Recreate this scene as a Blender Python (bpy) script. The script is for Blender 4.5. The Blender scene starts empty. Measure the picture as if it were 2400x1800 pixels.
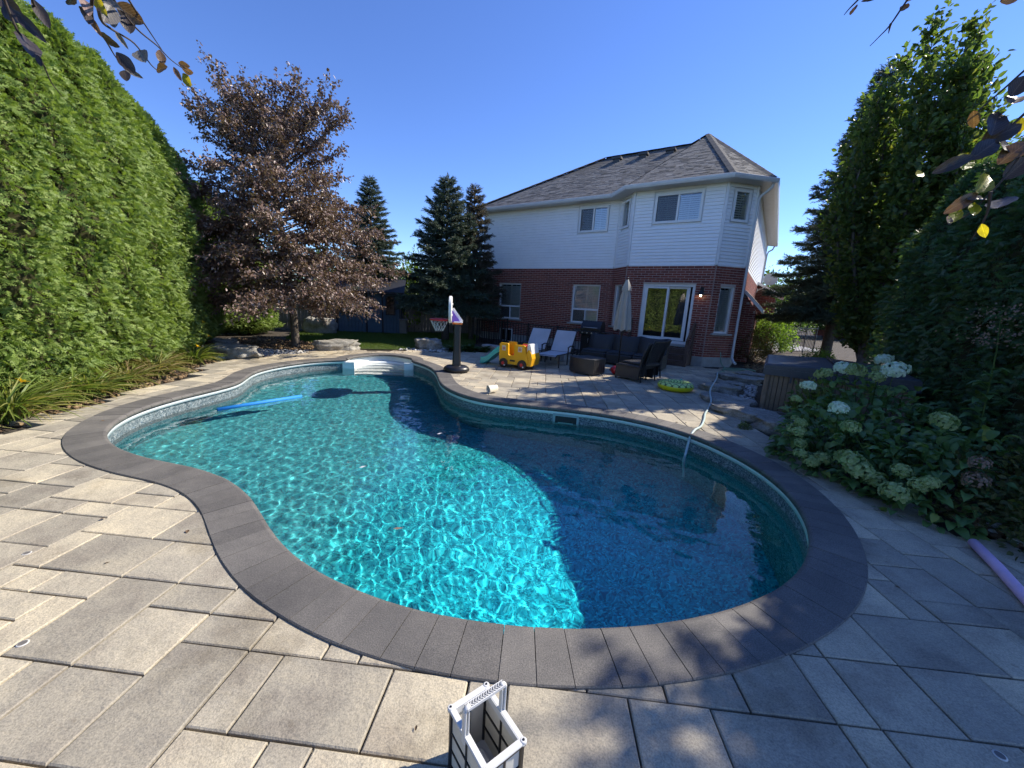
import bpy, math, random
import numpy as np
from mathutils import Vector, Matrix, noise, geometry

random.seed(7)
RNG = np.random.default_rng(11)
R = math.radians
scene = bpy.context.scene
COL = scene.collection

# ------------------------------------------------------------------ camera
PITCH, ROLL, EYE = R(12.0), R(3.1), 1.70
fw = Vector((0, math.cos(PITCH), -math.sin(PITCH)))
rt = Vector((1, 0, 0))
up = rt.cross(fw)
rt2 = rt * math.cos(ROLL) + up * math.sin(ROLL)
up2 = up * math.cos(ROLL) - rt * math.sin(ROLL)
cam = bpy.data.cameras.new("camera")
cam.sensor_width = 36.0
cam.lens = 13.53
cam.clip_start = 0.02
cam.clip_end = 1500
cam_ob = bpy.data.objects.new("camera", cam)
m = Matrix((rt2, up2, -fw)).transposed().to_4x4()
m.translation = Vector((0, 0, EYE))
cam_ob.matrix_world = m
COL.objects.link(cam_ob)
scene.camera = cam_ob

# ------------------------------------------------------------------ sky and sun
SUN_AZ, SUN_EL = 21.0, 40.5          # degrees from +X towards +Y, degrees above the horizon
world = bpy.data.worlds.new("World")
scene.world = world
world.use_nodes = True
wn = world.node_tree
bg = wn.nodes["Background"]
sky = wn.nodes.new("ShaderNodeTexSky")
sky.sky_type = 'NISHITA'
sky.sun_disc = False
sky.sun_elevation = R(SUN_EL)
sky.sun_rotation = R(90 - SUN_AZ)
sky.altitude = 200
sky.air_density = 0.85
sky.dust_density = 0.0
sky.ozone_density = 6.0
hsv = wn.nodes.new('ShaderNodeHueSaturation')
hsv.inputs['Saturation'].default_value = 1.09
hsv.inputs['Hue'].default_value = .512
wn.links.new(sky.outputs[0], hsv.inputs['Color'])
wn.links.new(hsv.outputs[0], bg.inputs[0])
bg.inputs[1].default_value = 0.14
sun = bpy.data.lights.new("sun", 'SUN')
sun.energy = 4.4
sun.angle = R(0.5)
sun.color = (1.0, 0.92, 0.79)
sun_ob = bpy.data.objects.new("sun", sun)
sd = Vector((math.cos(R(SUN_EL)) * math.cos(R(SUN_AZ)), math.cos(R(SUN_EL)) * math.sin(R(SUN_AZ)), math.sin(R(SUN_EL))))
sun_ob.rotation_euler = sd.to_track_quat('Z', 'Y').to_euler()
sun_ob.location = sd * 40
COL.objects.link(sun_ob)
sun.cycles.is_caustics_light = True

scene.view_settings.view_transform = 'Standard'
scene.view_settings.look = 'None'
scene.view_settings.exposure = 0.85
scene.view_settings.gamma = 1.0
scene.view_settings.use_curve_mapping = False
cy = scene.cycles
cy.use_denoising = True
cy.max_bounces = 10
cy.diffuse_bounces = 4
cy.glossy_bounces = 4
cy.transmission_bounces = 8
cy.transparent_max_bounces = 12
cy.caustics_reflective = False
cy.caustics_refractive = True
cy.blur_glossy = 0.3
cy.sample_clamp_indirect = 6.0
cy.use_adaptive_sampling = True
cy.adaptive_threshold = 0.015

# ------------------------------------------------------------------ helpers
def tag(o, label=None, cat=None, group=None, kind=None):
    if label: o['label'] = label
    if cat: o['category'] = cat
    if group: o['group'] = group
    if kind: o['kind'] = kind
    return o

def thing(name, label, cat, loc=(0, 0, 0), rz=0.0, group=None):
    o = bpy.data.objects.new(name, None)
    o.empty_display_size = 0.2
    COL.objects.link(o)
    o.location = loc
    o.rotation_euler = (0, 0, rz)
    return tag(o, label, cat, group)

def link(name, me, parent=None, loc=(0, 0, 0), rot=(0, 0, 0), scale=(1, 1, 1), kind=None, label=None):
    o = bpy.data.objects.new(name, me)
    COL.objects.link(o)
    o.location = loc
    o.rotation_euler = rot
    o.scale = scale
    if parent: o.parent = parent
    if kind: o['kind'] = kind
    if label: o['label'] = label
    return o

def children(o):
    return [c for c in o.children]

def copy_tree(o, parent=None):
    c = o.copy()
    COL.objects.link(c)
    c.parent = parent
    for ch in children(o):
        copy_tree(ch, c)
    return c

class MB:
    """collects verts and faces, then becomes ONE mesh"""
    def __init__(s):
        s.v, s.f, s.mi, s.sm = [], [], [], []
    def add(s, vs, fs, mi=0, sm=False):
        b = len(s.v)
        s.v += [tuple(p) for p in vs]
        for f in fs:
            s.f.append(tuple(b + i for i in f)); s.mi.append(mi); s.sm.append(sm)
        return s
    def box(s, c, d, rz=0.0, mi=0, M=None):
        x, y, z = d[0] / 2, d[1] / 2, d[2] / 2
        vs = [Vector(p) for p in ((-x, -y, -z), (x, -y, -z), (x, y, -z), (-x, y, -z), (-x, -y, z), (x, -y, z), (x, y, z), (-x, y, z))]
        T = Matrix.Translation(c) @ (M.to_4x4() if M is not None else Matrix.Rotation(rz, 4, 'Z'))
        return s.add([T @ p for p in vs], [(3, 2, 1, 0), (4, 5, 6, 7), (0, 1, 5, 4), (1, 2, 6, 5), (2, 3, 7, 6), (3, 0, 4, 7)], mi)
    def bbox(s, c, d, bv=0.01, rz=0.0, mi=0, M=None):
        """box with chamfered top and vertical edges"""
        x, y, z = d[0] / 2, d[1] / 2, d[2] / 2
        T = Matrix.Translation(c) @ (M.to_4x4() if M is not None else Matrix.Rotation(rz, 4, 'Z'))
        def ring(ix, zz):
            a, b, k = x - ix, y - ix, bv
            return [(-a + k, -b, zz), (a - k, -b, zz), (a, -b + k, zz), (a, b - k, zz), (a - k, b, zz), (-a + k, b, zz), (-a, b - k, zz), (-a, -b + k, zz)]
        rs = [ring(bv * .7, -z), ring(0, -z + bv), ring(0, z - bv), ring(bv * .7, z)]
        vs = [T @ Vector(p) for r in rs for p in r]
        fs = [tuple(range(7, -1, -1)), tuple(24 + i for i in range(8))]
        for k in range(3):
            for i in range(8):
                j = (i + 1) % 8
                fs.append((k * 8 + i, k * 8 + j, k * 8 + 8 + j, k * 8 + 8 + i))
        return s.add(vs, fs, mi)
    def bar(s, a, b, wx, wy, mi=0, upv=(0, 0, 1)):
        a, b = Vector(a), Vector(b)
        d = b - a
        L = d.length
        z = d.normalized()
        u = Vector(upv)
        if abs(u.dot(z)) > .98: u = Vector((0, 1, 0))
        x = u.cross(z).normalized()
        y = z.cross(x)
        M = Matrix((x, y, z)).transposed()
        return s.box((a + b) / 2, (wx, wy, L), M=M, mi=mi)
    def tube(s, pts, rad, n=8, mi=0, cap=True, sm=True):
        pts = [Vector(p) for p in pts]
        rads = rad if isinstance(rad, (list, tuple)) else [rad] * len(pts)
        b = len(s.v)
        prev = None
        for i, p in enumerate(pts):
            t = (pts[min(i + 1, len(pts) - 1)] - pts[max(i - 1, 0)]).normalized()
            if prev is None:
                x = Vector((0, 0, 1)).cross(t)
                if x.length < .05: x = Vector((1, 0, 0)).cross(t)
            else:
                x = prev - t * prev.dot(t)
            x.normalize(); prev = x
            y = t.cross(x)
            for k in range(n):
                a = 2 * math.pi * k / n
                s.v.append(tuple(p + (x * math.cos(a) + y * math.sin(a)) * rads[i]))
        for i in range(len(pts) - 1):
            for k in range(n):
                k2 = (k + 1) % n
                s.f.append((b + i * n + k, b + i * n + k2, b + (i + 1) * n + k2, b + (i + 1) * n + k)); s.mi.append(mi); s.sm.append(sm)
        if cap:
            s.f.append(tuple(b + k for k in range(n - 1, -1, -1))); s.mi.append(mi); s.sm.append(False)
            e = b + (len(pts) - 1) * n
            s.f.append(tuple(e + k for k in range(n))); s.mi.append(mi); s.sm.append(False)
        return s
    def lathe(s, prof, n=24, c=(0, 0, 0), mi=0, sm=True, M=None, sq=None):
        """prof: list of (r, z) from bottom to top about a vertical axis"""
        b = len(s.v)
        T = Matrix.Translation(c) @ (M.to_4x4() if M is not None else Matrix.Identity(4))
        for r, z in prof:
            for k in range(n):
                a = 2 * math.pi * k / n
                s.v.append(tuple(T @ Vector((r * math.cos(a) * (sq[0] if sq else 1), r * math.sin(a) * (sq[1] if sq else 1), z))))
        for i in range(len(prof) - 1):
            for k in range(n):
                k2 = (k + 1) % n
                s.f.append((b + i * n + k, b + i * n + k2, b + (i + 1) * n + k2, b + (i + 1) * n + k)); s.mi.append(mi); s.sm.append(sm)
        s.f.append(tuple(b + k for k in range(n - 1, -1, -1))); s.mi.append(mi); s.sm.append(False)
        e = b + (len(prof) - 1) * n
        s.f.append(tuple(e + k for k in range(n))); s.mi.append(mi); s.sm.append(False)
        return s
    def prism(s, poly, z0, z1, mi=0, M=None, sm=False):
        """poly: ccw list of (x, y)"""
        n = len(poly)
        vs = [Vector((x, y, z0)) for x, y in poly] + [Vector((x, y, z1)) for x, y in poly]
        if M is not None: vs = [M @ p for p in vs]
        fs = [tuple(range(n - 1, -1, -1)), tuple(range(n, 2 * n))]
        b = len(s.v)
        s.add(vs, fs, mi, False)
        for i in range(n):
            j = (i + 1) % n
            s.f.append((b + i, b + j, b + n + j, b + n + i)); s.mi.append(mi); s.sm.append(sm)
        return s
    def mesh(s, name, mats):
        me = bpy.data.meshes.new(name)
        me.from_pydata(s.v, [], s.f)
        for mm in (mats if isinstance(mats, (list, tuple)) else [mats]):
            me.materials.append(mm)
        me.polygons.foreach_set('material_index', s.mi)
        me.polygons.foreach_set('use_smooth', s.sm)
        me.update()
        return me
    def build(s, name, mats, parent=None, kind=None, label=None, loc=(0, 0, 0)):
        return link(name, s.mesh(name, mats), parent, kind=kind, label=label, loc=loc)

def np_mesh(name, V, F, mats, mi=None, smooth=False):
    """V (n,3) array, F (m,k) array of equal-size faces"""
    me = bpy.data.meshes.new(name)
    nv, nf, k = len(V), len(F), F.shape[1]
    me.vertices.add(nv)
    me.vertices.foreach_set('co', np.ascontiguousarray(V, dtype=np.float32).ravel())
    me.loops.add(nf * k)
    me.loops.foreach_set('vertex_index', np.ascontiguousarray(F, dtype=np.int32).ravel())
    me.polygons.add(nf)
    me.polygons.foreach_set('loop_start', np.arange(0, nf * k, k, dtype=np.int32))
    for mm in (mats if isinstance(mats, (list, tuple)) else [mats]):
        me.materials.append(mm)
    if mi is not None:
        me.polygons.foreach_set('material_index', np.ascontiguousarray(mi, dtype=np.int32))
    me.polygons.foreach_set('use_smooth', np.full(nf, smooth, dtype=bool))
    me.update(calc_edges=True)
    me.validate()
    return me

# ------------------------------------------------------------------ materials
class NT:
    """small node builder"""
    def __init__(s, name):
        s.m = bpy.data.materials.new(name); s.m.use_nodes = True
        s.t = s.m.node_tree; s.n = s.t.nodes
        s.b = s.n["Principled BSDF"]; s.out = s.n["Material Output"]
    def node(s, t, **kw):
        x = s.n.new(t)
        for k, v in kw.items(): setattr(x, k, v)
        return x
    def l(s, a, b): s.t.links.new(a, b)
    def coord(s, kind='Object'):
        return s.node('ShaderNodeTexCoord').outputs[kind]
    def mapped(s, scale=(1, 1, 1), rot=(0, 0, 0), kind='Object'):
        mp = s.node('ShaderNodeMapping'); s.l(s.coord(kind), mp.inputs[0])
        mp.inputs['Scale'].default_value = scale; mp.inputs['Rotation'].default_value = rot
        return mp.outputs[0]
    def noise(s, scale, detail=4, rough=.55, vec=None):
        x = s.node('ShaderNodeTexNoise')
        x.inputs['Scale'].default_value = scale; x.inputs['Detail'].default_value = detail; x.inputs['Roughness'].default_value = rough
        s.l(vec if vec is not None else s.coord(), x.inputs['Vector'])
        return x.outputs['Fac']
    def ramp(s, fac, stops, interp='LINEAR'):
        x = s.node('ShaderNodeValToRGB'); s.l(fac, x.inputs[0])
        cr = x.color_ramp; cr.interpolation = interp
        while len(cr.elements) > 1: cr.elements.remove(cr.elements[-1])
        for i, (p, c) in enumerate(stops):
            e = cr.elements[0] if i == 0 else cr.elements.new(p)
            e.position = p; e.color = (*c, 1) if len(c) == 3 else c
        return x.outputs[0]
    def mix(s, fac, a, b, mode='MIX'):
        x = s.node('ShaderNodeMix', data_type='RGBA', blend_type=mode)
        if isinstance(fac, (int, float)): x.inputs[0].default_value = fac
        else: s.l(fac, x.inputs[0])
        for sock, val in ((x.inputs[6], a), (x.inputs[7], b)):
            if isinstance(val, (tuple, list)): sock.default_value = (*val[:3], 1)
            else: s.l(val, sock)
        return x.outputs[2]
    def math(s, op, a, b=0.0):
        x = s.node('ShaderNodeMath', operation=op)
        for sock, val in ((x.inputs[0], a), (x.inputs[1], b)):
            if isinstance(val, (int, float)): sock.default_value = val
            else: s.l(val, sock)
        return x.outputs[0]
    def bump(s, h, strength=.3, dist=.01):
        x = s.node('ShaderNodeBump'); x.inputs['Strength'].default_value = strength; x.inputs['Distance'].default_value = dist
        s.l(h, x.inputs['Height']); s.l(x.outputs[0], s.b.inputs['Normal'])
        return x
    def base(s, c):
        if isinstance(c, (tuple, list)): s.b.inputs['Base Color'].default_value = (*c[:3], 1)
        else: s.l(c, s.b.inputs['Base Color'])
    def set(s, **kw):
        for k, v in kw.items(): s.b.inputs[k.replace('_', ' ')].default_value = v
        return s
    def rnd(s): return s.node('ShaderNodeObjectInfo').outputs['Random']
    def isl(s): return s.node('ShaderNodeNewGeometry').outputs['Random Per Island']

def simple(name, c, rough=.6, var=.12, scale=9, bump=0.0, bscale=60, metal=0.0, spec=.5, kind='Object'):
    """one colour with a little grain and wear"""
    t = NT(name)
    lo = tuple(x * (1 - var) for x in c); hi = tuple(min(1, x * (1 + var)) for x in c)
    t.base(t.ramp(t.noise(scale, 5, .6), [(.3, lo), (.7, hi)]))
    t.set(Roughness=rough, Metallic=metal)
    t.b.inputs['Specular IOR Level'].default_value = spec
    if bump: t.bump(t.noise(bscale, 4, .6), bump, .01)
    return t.m

def leafmat(name, cols, trans=.3, rough=.45, spec=.3, island=True):
    """leaf colour differs leaf by leaf; light comes through"""
    t = NT(name)
    r = t.isl() if island else t.rnd()
    n = len(cols)
    col = t.ramp(r, [(i / max(1, n - 1), c) for i, c in enumerate(cols)])
    t.base(col)
    t.set(Roughness=rough); t.b.inputs['Specular IOR Level'].default_value = spec
    tr = t.node('ShaderNodeBsdfTranslucent')
    t.l(t.mix(1.0, col, (1.5, 1.6, .7), 'MULTIPLY'), tr.inputs[0])
    mx = t.node('ShaderNodeMixShader'); mx.inputs[0].default_value = trans
    t.l(t.b.outputs[0], mx.inputs[1]); t.l(tr.outputs[0], mx.inputs[2]); t.l(mx.outputs[0], t.out.inputs[0])
    return t.m
# ================================================================== POOL OUTLINE (metres; camera stands at the origin)
INNER = [(-4.40, 10.02), (-4.72, 9.80), (-5.05, 9.45), (-5.30, 8.90), (-5.42, 8.35), (-5.37, 7.80), (-5.18, 7.30), (-5.03, 6.85), (-5.05, 6.35),
         (-5.13, 5.80), (-5.13, 5.25), (-5.00, 4.75), (-4.73, 4.28), (-4.38, 3.95), (-3.95, 3.70), (-3.50, 3.54), (-3.10, 3.44), (-2.77, 3.33),
         (-2.45, 3.17), (-2.15, 2.95), (-1.88, 2.69), (-1.60, 2.42), (-1.28, 2.18), (-.88, 1.98), (-.45, 1.84), (.07, 1.77), (.60, 1.79),
         (1.10, 1.89), (1.60, 2.08), (2.05, 2.36), (2.42, 2.75), (2.69, 3.22), (2.84, 3.70), (2.87, 4.20), (2.79, 4.68), (2.60, 5.18), (2.29, 5.58),
         (1.92, 5.86), (1.50, 6.07), (1.06, 6.20), (.60, 6.29), (.17, 6.37), (-.28, 6.48), (-.66, 6.66), (-.98, 6.93), (-1.27, 7.32), (-1.50, 7.80),
         (-1.66, 8.35), (-1.86, 9.00), (-2.12, 9.58), (-2.48, 10.05), (-2.76, 10.36)]
def catmull(pts, n, closed=False):
    out = []
    N = len(pts)
    for i in range(N if closed else N - 1):
        g = lambda k: Vector(pts[k % N]) if closed else Vector(pts[max(0, min(N - 1, k))])
        p0, p1, p2, p3 = g(i - 1), g(i), g(i + 1), g(i + 2)
        for k in range(n):
            t = k / n
            out.append(.5 * ((2 * p1) + (p2 - p0) * t + (2 * p0 - 5 * p1 + 4 * p2 - p3) * t * t + (3 * p1 - p0 - 3 * p2 + p3) * t ** 3))
    if not closed: out.append(Vector(pts[-1]))
    return out
def smooth_open(pts, it=2):
    for _ in range(it):
        pts = [pts[0]] + [(pts[i - 1] + pts[i] * 2 + pts[i + 1]) / 4 for i in range(1, len(pts) - 1)] + [pts[-1]]
    return pts
def resample(pts, step):
    d = [0]
    for a, b in zip(pts, pts[1:]): d.append(d[-1] + (b - a).length)
    n = max(2, round(d[-1] / step))
    out, j = [], 0
    for k in range(n + 1):
        s = d[-1] * k / n
        while j < len(d) - 2 and d[j + 1] < s: j += 1
        f = (s - d[j]) / max(1e-9, d[j + 1] - d[j])
        out.append(pts[j].lerp(pts[j + 1], f))
    return out
def offset(pts, dist):
    """to the outside of the pool (the outline runs anticlockwise seen from above, so outside is on its right)"""
    out = []
    for i, p in enumerate(pts):
        t = (pts[min(i + 1, len(pts) - 1)] - pts[max(i - 1, 0)]).normalized()
        out.append(p + Vector((t.y, -t.x)) * dist)
    return out
LIP = resample(smooth_open(catmull(INNER, 6), 6), .04)      # inner edge of the coping, from the left end of the steps round to the right end
CW = .34                                                     # coping width
SL, SR = LIP[0], LIP[-1]                                     # the two ends at the entry steps
sdir = (SR - SL).normalized(); sback = Vector((-sdir.y, sdir.x))
# the steps recess: a shallow arc behind the line SL-SR
ARC = [SR.lerp(SL, k / 16) + sback * (.95 * math.sin(math.pi * (.10 + .80 * k / 16)) - .29 + .42) for k in range(17)]
RECESS = [SR] + ARC + [SL]
POOL = LIP + ARC                                             # closed inner outline
def inside(poly, x, y):
    c = False
    j = len(poly) - 1
    for i in range(len(poly)):
        a, b = poly[i], poly[j]
        if (a[1] > y) != (b[1] > y) and x < (b[0] - a[0]) * (y - a[1]) / (b[1] - a[1]) + a[0]: c = not c
        j = i
    return c
def np_inside(poly, X, Y):
    c = np.zeros(X.shape, bool)
    j = len(poly) - 1
    for i in range(len(poly)):
        ax, ay, bx, by = poly[i][0], poly[i][1], poly[j][0], poly[j][1]
        if ay != by:
            c ^= ((ay > Y) != (by > Y)) & (X < (bx - ax) * (Y - ay) / (by - ay) + ax)
        j = i
    return c
def np_dist(poly, X, Y):
    """distance to a polyline's points (dense enough)"""
    P = np.array([(p[0], p[1]) for p in poly])
    d = np.full(X.shape, 1e9)
    for px, py in P:
        d = np.minimum(d, (X - px) ** 2 + (Y - py) ** 2)
    return np.sqrt(d)
MID = offset(LIP, CW * .5)
ARCMID = offset(RECESS, .16)
HOLE = MID + ARCMID[1:-1]
WATER_Z = -.25
def depth_at(x, y):
    """metres of water: a shallow shelf on the left, a hopper on the right"""
    d = math.hypot((x - .9) / 1.0, (y - 3.6) / 1.05)
    t = min(1, max(0, (3.3 - d) / 3.0)); t = t * t * (3 - 2 * t)
    s = min(1, max(0, (x + 5.2) / 4.0))
    return .82 + .16 * s + t * .95

# ------------------------------------------------------------------ ground materials
t = NT("joint_sand")
t.base(t.ramp(t.noise(30, 6, .7), [(.3, (.035, .03, .025)), (.7, (.09, .078, .06))])); t.set(Roughness=.95)
t.bump(t.noise(120, 4), .5, .01); M_SAND = t.m
def stone_mat(name, lo, mid, hi, rnd):
    t = NT(name)
    r = t.rnd() if rnd else t.isl()
    off = t.node('ShaderNodeVectorMath', operation='ADD'); 
    sc = t.node('ShaderNodeVectorMath', operation='SCALE'); 
    cmb = t.node('ShaderNodeCombineXYZ'); t.l(r, cmb.inputs[0]); t.l(r, cmb.inputs[1]); t.l(cmb.outputs[0], sc.inputs[0]); sc.inputs['Scale'].default_value = 57.0
    geo = t.node('ShaderNodeNewGeometry')
    t.l(geo.outputs['Position'], off.inputs[0]); t.l(sc.outputs[0], off.inputs[1])
    vec = off.outputs[0]
    n1 = t.noise(2.6, 6, .62, vec); n2 = t.noise(130, 3, .75, vec); n3 = t.noise(9, 6, .7, vec)
    tone = t.ramp(r, [(0, lo), (.45, mid), (1, hi)])
    blot = t.ramp(n1, [(.34, (.72, .70, .70)), (.5, (.95, .94, .92)), (.68, (1.16, 1.13, 1.06))])
    c = t.mix(1, tone, blot, 'MULTIPLY')
    speck = t.ramp(n2, [(.36, (.74, .74, .74)), (.5, (1, 1, 1)), (.64, (1.22, 1.2, 1.17))])
    c = t.mix(1, c, speck, 'MULTIPLY')
    gv = t.node('ShaderNodeNewGeometry').outputs['Position']
    st1 = t.ramp(t.noise(.9, 6, .7, gv), [(.36, (.74, .72, .69)), (.47, (1, 1, 1)), (.66, (1.05, 1.04, 1.02))])
    st2 = t.ramp(t.noise(4.5, 5, .75, gv), [(.27, (.66, .63, .60)), (.36, (1, 1, 1))])
    c = t.mix(1, t.mix(1, c, st1, 'MULTIPLY'), st2, 'MULTIPLY')
    t.base(c); t.set(Roughness=.82); t.b.inputs['Specular IOR Level'].default_value = .3
    # cleft relief: ridged noise
    rid = t.node('ShaderNodeTexNoise'); rid.noise_type = 'RIDGED_MULTIFRACTAL' if hasattr(rid, 'noise_type') else None
    mpr = t.node('ShaderNodeMapping'); mpr.inputs['Scale'].default_value = (1.0, 2.3, 1.0); mpr.inputs['Rotation'].default_value = (0, 0, .5); t.l(vec, mpr.inputs[0])
    wrp = t.node('ShaderNodeVectorMath', operation='ADD'); wsc = t.node('ShaderNodeVectorMath', operation='SCALE'); wsc.inputs['Scale'].default_value = .35
    wno = t.node('ShaderNodeTexNoise'); wno.inputs['Scale'].default_value = 2.2; t.l(vec, wno.inputs['Vector']); t.l(wno.outputs['Color'], wsc.inputs[0]); t.l(mpr.outputs[0], wrp.inputs[0]); t.l(wsc.outputs[0], wrp.inputs[1])
    rid.inputs['Scale'].default_value = 2.1; rid.inputs['Detail'].default_value = 4; t.l(wrp.outputs[0], rid.inputs['Vector'])
    # cleft layers: thin ledges where a warped field crosses a few levels
    fld = t.noise(1.7, 5, .55, wrp.outputs[0])
    led = None
    for q in (.40, .47, .53, .60):
        mr = t.node('ShaderNodeMapRange'); mr.inputs[1].default_value = q; mr.inputs[2].default_value = q + .03; t.l(fld, mr.inputs[0])
        led = mr.outputs[0] if led is None else t.math('ADD', led, mr.outputs[0])
    h = t.math('ADD', t.math('MULTIPLY', led, .12), t.math('ADD', t.math('MULTIPLY', n3, .9), t.math('MULTIPLY', n2, .13)))
    t.bump(h, .85, .012)
    return t.m
M_PAVER = stone_mat("paver_stone", (.30, .275, .225), (.39, .355, .285), (.50, .445, .335), True)
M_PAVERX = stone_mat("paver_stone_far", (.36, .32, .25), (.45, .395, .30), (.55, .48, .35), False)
t = NT("coping_stone")
tone = t.ramp(t.rnd(), [(0, (.108, .102, .096)), (1, (.146, .138, .128))])
geo = t.node('ShaderNodeNewGeometry'); 
c = t.mix(1, tone, t.ramp(t.noise(150, 3, .8, geo.outputs['Position']), [(.35, (.6, .6, .6)), (.5, (1, 1, 1)), (.66, (1.55, 1.52, 1.5))]), 'MULTIPLY')
c = t.mix(1, c, t.ramp(t.noise(3, 6, .65, geo.outputs['Position']), [(.3, (.78, .78, .78)), (.7, (1.2, 1.18, 1.14))]), 'MULTIPLY')
c = t.mix(1, c, t.ramp(t.noise(.8, 7, .75, geo.outputs['Position']), [(.38, (.82, .82, .83)), (.5, (1, 1, 1)), (.68, (1.22, 1.2, 1.16))]), 'MULTIPLY')
t.base(c); t.set(Roughness=.72); t.bump(t.noise(200, 3, .7, geo.outputs['Position']), .4, .004); M_COPING = t.m

# liner: printed mosaic flecks, with the water's tint mixed in below the waterline
def liner(name, cols, vs, deep_light=None):
    t = NT(name)
    geo = t.node('ShaderNodeNewGeometry')
    v = t.node('ShaderNodeTexVoronoi'); v.inputs['Scale'].default_value = vs; t.l(geo.outputs['Position'], v.inputs['Vector'])
    sp = t.node('ShaderNodeSeparateColor'); t.l(v.outputs['Color'], sp.inputs[0])
    c = t.ramp(sp.outputs[0], cols, 'CONSTANT')
    c = t.mix(1, c, t.ramp(t.noise(14, 3, .6, geo.outputs['Position']), [(.35, (.8, .8, .8)), (.65, (1.15, 1.15, 1.15))]), 'MULTIPLY')
    if deep_light:  # deep water's blue and brightness painted into the floor colour by depth
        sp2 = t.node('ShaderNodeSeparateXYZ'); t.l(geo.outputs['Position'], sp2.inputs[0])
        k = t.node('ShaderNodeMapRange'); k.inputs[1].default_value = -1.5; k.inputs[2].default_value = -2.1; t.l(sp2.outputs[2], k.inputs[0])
        c = t.mix(k.outputs[0], c, t.mix(1, c, deep_light, 'MULTIPLY'))
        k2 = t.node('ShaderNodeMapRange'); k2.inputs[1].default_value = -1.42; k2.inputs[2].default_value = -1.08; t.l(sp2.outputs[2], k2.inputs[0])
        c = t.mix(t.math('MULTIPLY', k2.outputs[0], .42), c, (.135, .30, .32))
    t.base(c); t.set(Roughness=.6); t.b.inputs['Specular IOR Level'].default_value = .05
    return t.m
M_LINER = liner("liner_print", [(0, (.07, .10, .12)), (.2, (.13, .17, .19)), (.45, (.19, .23, .245)), (.72, (.25, .29, .30)), (.92, (.36, .39, .39))], 70)
M_LINERLOW = liner("liner_print_wall", [(0, (.02, .10, .14)), (.2, (.04, .18, .22)), (.5, (.06, .25, .29)), (.75, (.10, .31, .35)), (.92, (.18, .39, .42))], 70)
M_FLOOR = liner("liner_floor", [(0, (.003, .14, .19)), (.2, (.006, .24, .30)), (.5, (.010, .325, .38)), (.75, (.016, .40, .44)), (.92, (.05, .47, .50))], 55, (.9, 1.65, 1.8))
M_WHITE = simple("white_plastic", (.78, .80, .80), .35, .04, 5)
M_STEPS = simple("step_plastic", (.78, .82, .80), .4, .05, 4)

# water: a clear body with a wavy skin
M_WATER = bpy.data.materials.new("water"); M_WATER.use_nodes = True
nt = M_WATER.node_tree
nt.nodes.remove(nt.nodes["Principled BSDF"])
rf = nt.nodes.new('ShaderNodeBsdfGlass'); rf.inputs['IOR'].default_value = 1.36; rf.inputs['Roughness'].default_value = 0.0
nt.links.new(rf.outputs[0], nt.nodes['Material Output'].inputs['Surface'])

# ------------------------------------------------------------------ ground sheet with the pool cut out
def sheet(name, outer, z, mat, kind='structure', hole=None):
    polys = [[Vector((p[0], p[1], 0)) for p in outer]]
    if hole: polys.append([Vector((p[0], p[1], 0)) for p in hole])
    tris = geometry.tessellate_polygon(polys)
    vs = [(p.x, p.y, z) for pl in polys for p in pl]
    me = bpy.data.meshes.new(name)
    fs = []
    for a, b, c3 in tris:
        A, B, C = Vector(vs[a]), Vector(vs[b]), Vector(vs[c3])
        fs.append((a, b, c3) if (B - A).cross(C - A).z > 0 else (a, c3, b))
    me.from_pydata(vs, [], fs); me.materials.append(mat); me.update()
    return tag(link(name, me), kind=kind)
t = NT("earth")
t.base(t.ramp(t.noise(6, 6, .7), [(.3, (.03, .024, .018)), (.55, (.06, .046, .033)), (.75, (.10, .08, .06))])); t.set(Roughness=.95)
t.bump(t.noise(40, 5, .7), .8, .03); M_EARTH = t.m
sheet("ground", [(-400, -400), (400, -400), (400, 600), (-400, 600)], -.075, M_SAND if False else M_EARTH, hole=HOLE)

# ------------------------------------------------------------------ the pool shell
pool = thing("swimming_pool", "freeform pool with dark grey coping and white entry steps amid the paving", "swimming pool", (0, 0, 0))
def curtain(pts, z0, z1, n=(1), closed=False):
    mb = MB()
    k = len(pts)
    for z in (z0, z1): mb.v += [(p.x, p.y, z) for p in pts]
    for i in range(k if closed else k - 1):
        j = (i + 1) % k
        mb.f.append((i, i + k, j + k, j)); mb.mi.append(0); mb.sm.append(True)
    return mb
WALLLINE = offset(LIP, .035)
curtain(WALLLINE, -2.9, -.44).build("liner_wall", M_LINERLOW, pool)
curtain(WALLLINE, -.44, -.05).build("liner_band", M_LINER, pool)
mb = MB()                                                   # white liner track under the coping
for off_, z0, z1 in ((.012, -.115, -.068),):
    a = offset(LIP, off_); b = offset(LIP, off_ + .05)
    k = len(a)
    mb.v += [(p.x, p.y, z0) for p in a] + [(p.x, p.y, z1) for p in a] + [(p.x, p.y, z0) for p in b]
    for i in range(k - 1):
        mb.f.append((i, i + k, i + 1 + k, i + 1)); mb.mi.append(0); mb.sm.append(True)
        mb.f.append((i, i + 1, i + 1 + 2 * k, i + 2 * k)); mb.mi.append(0); mb.sm.append(True)
mb.build("liner_track", M_WHITE, pool)
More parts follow.
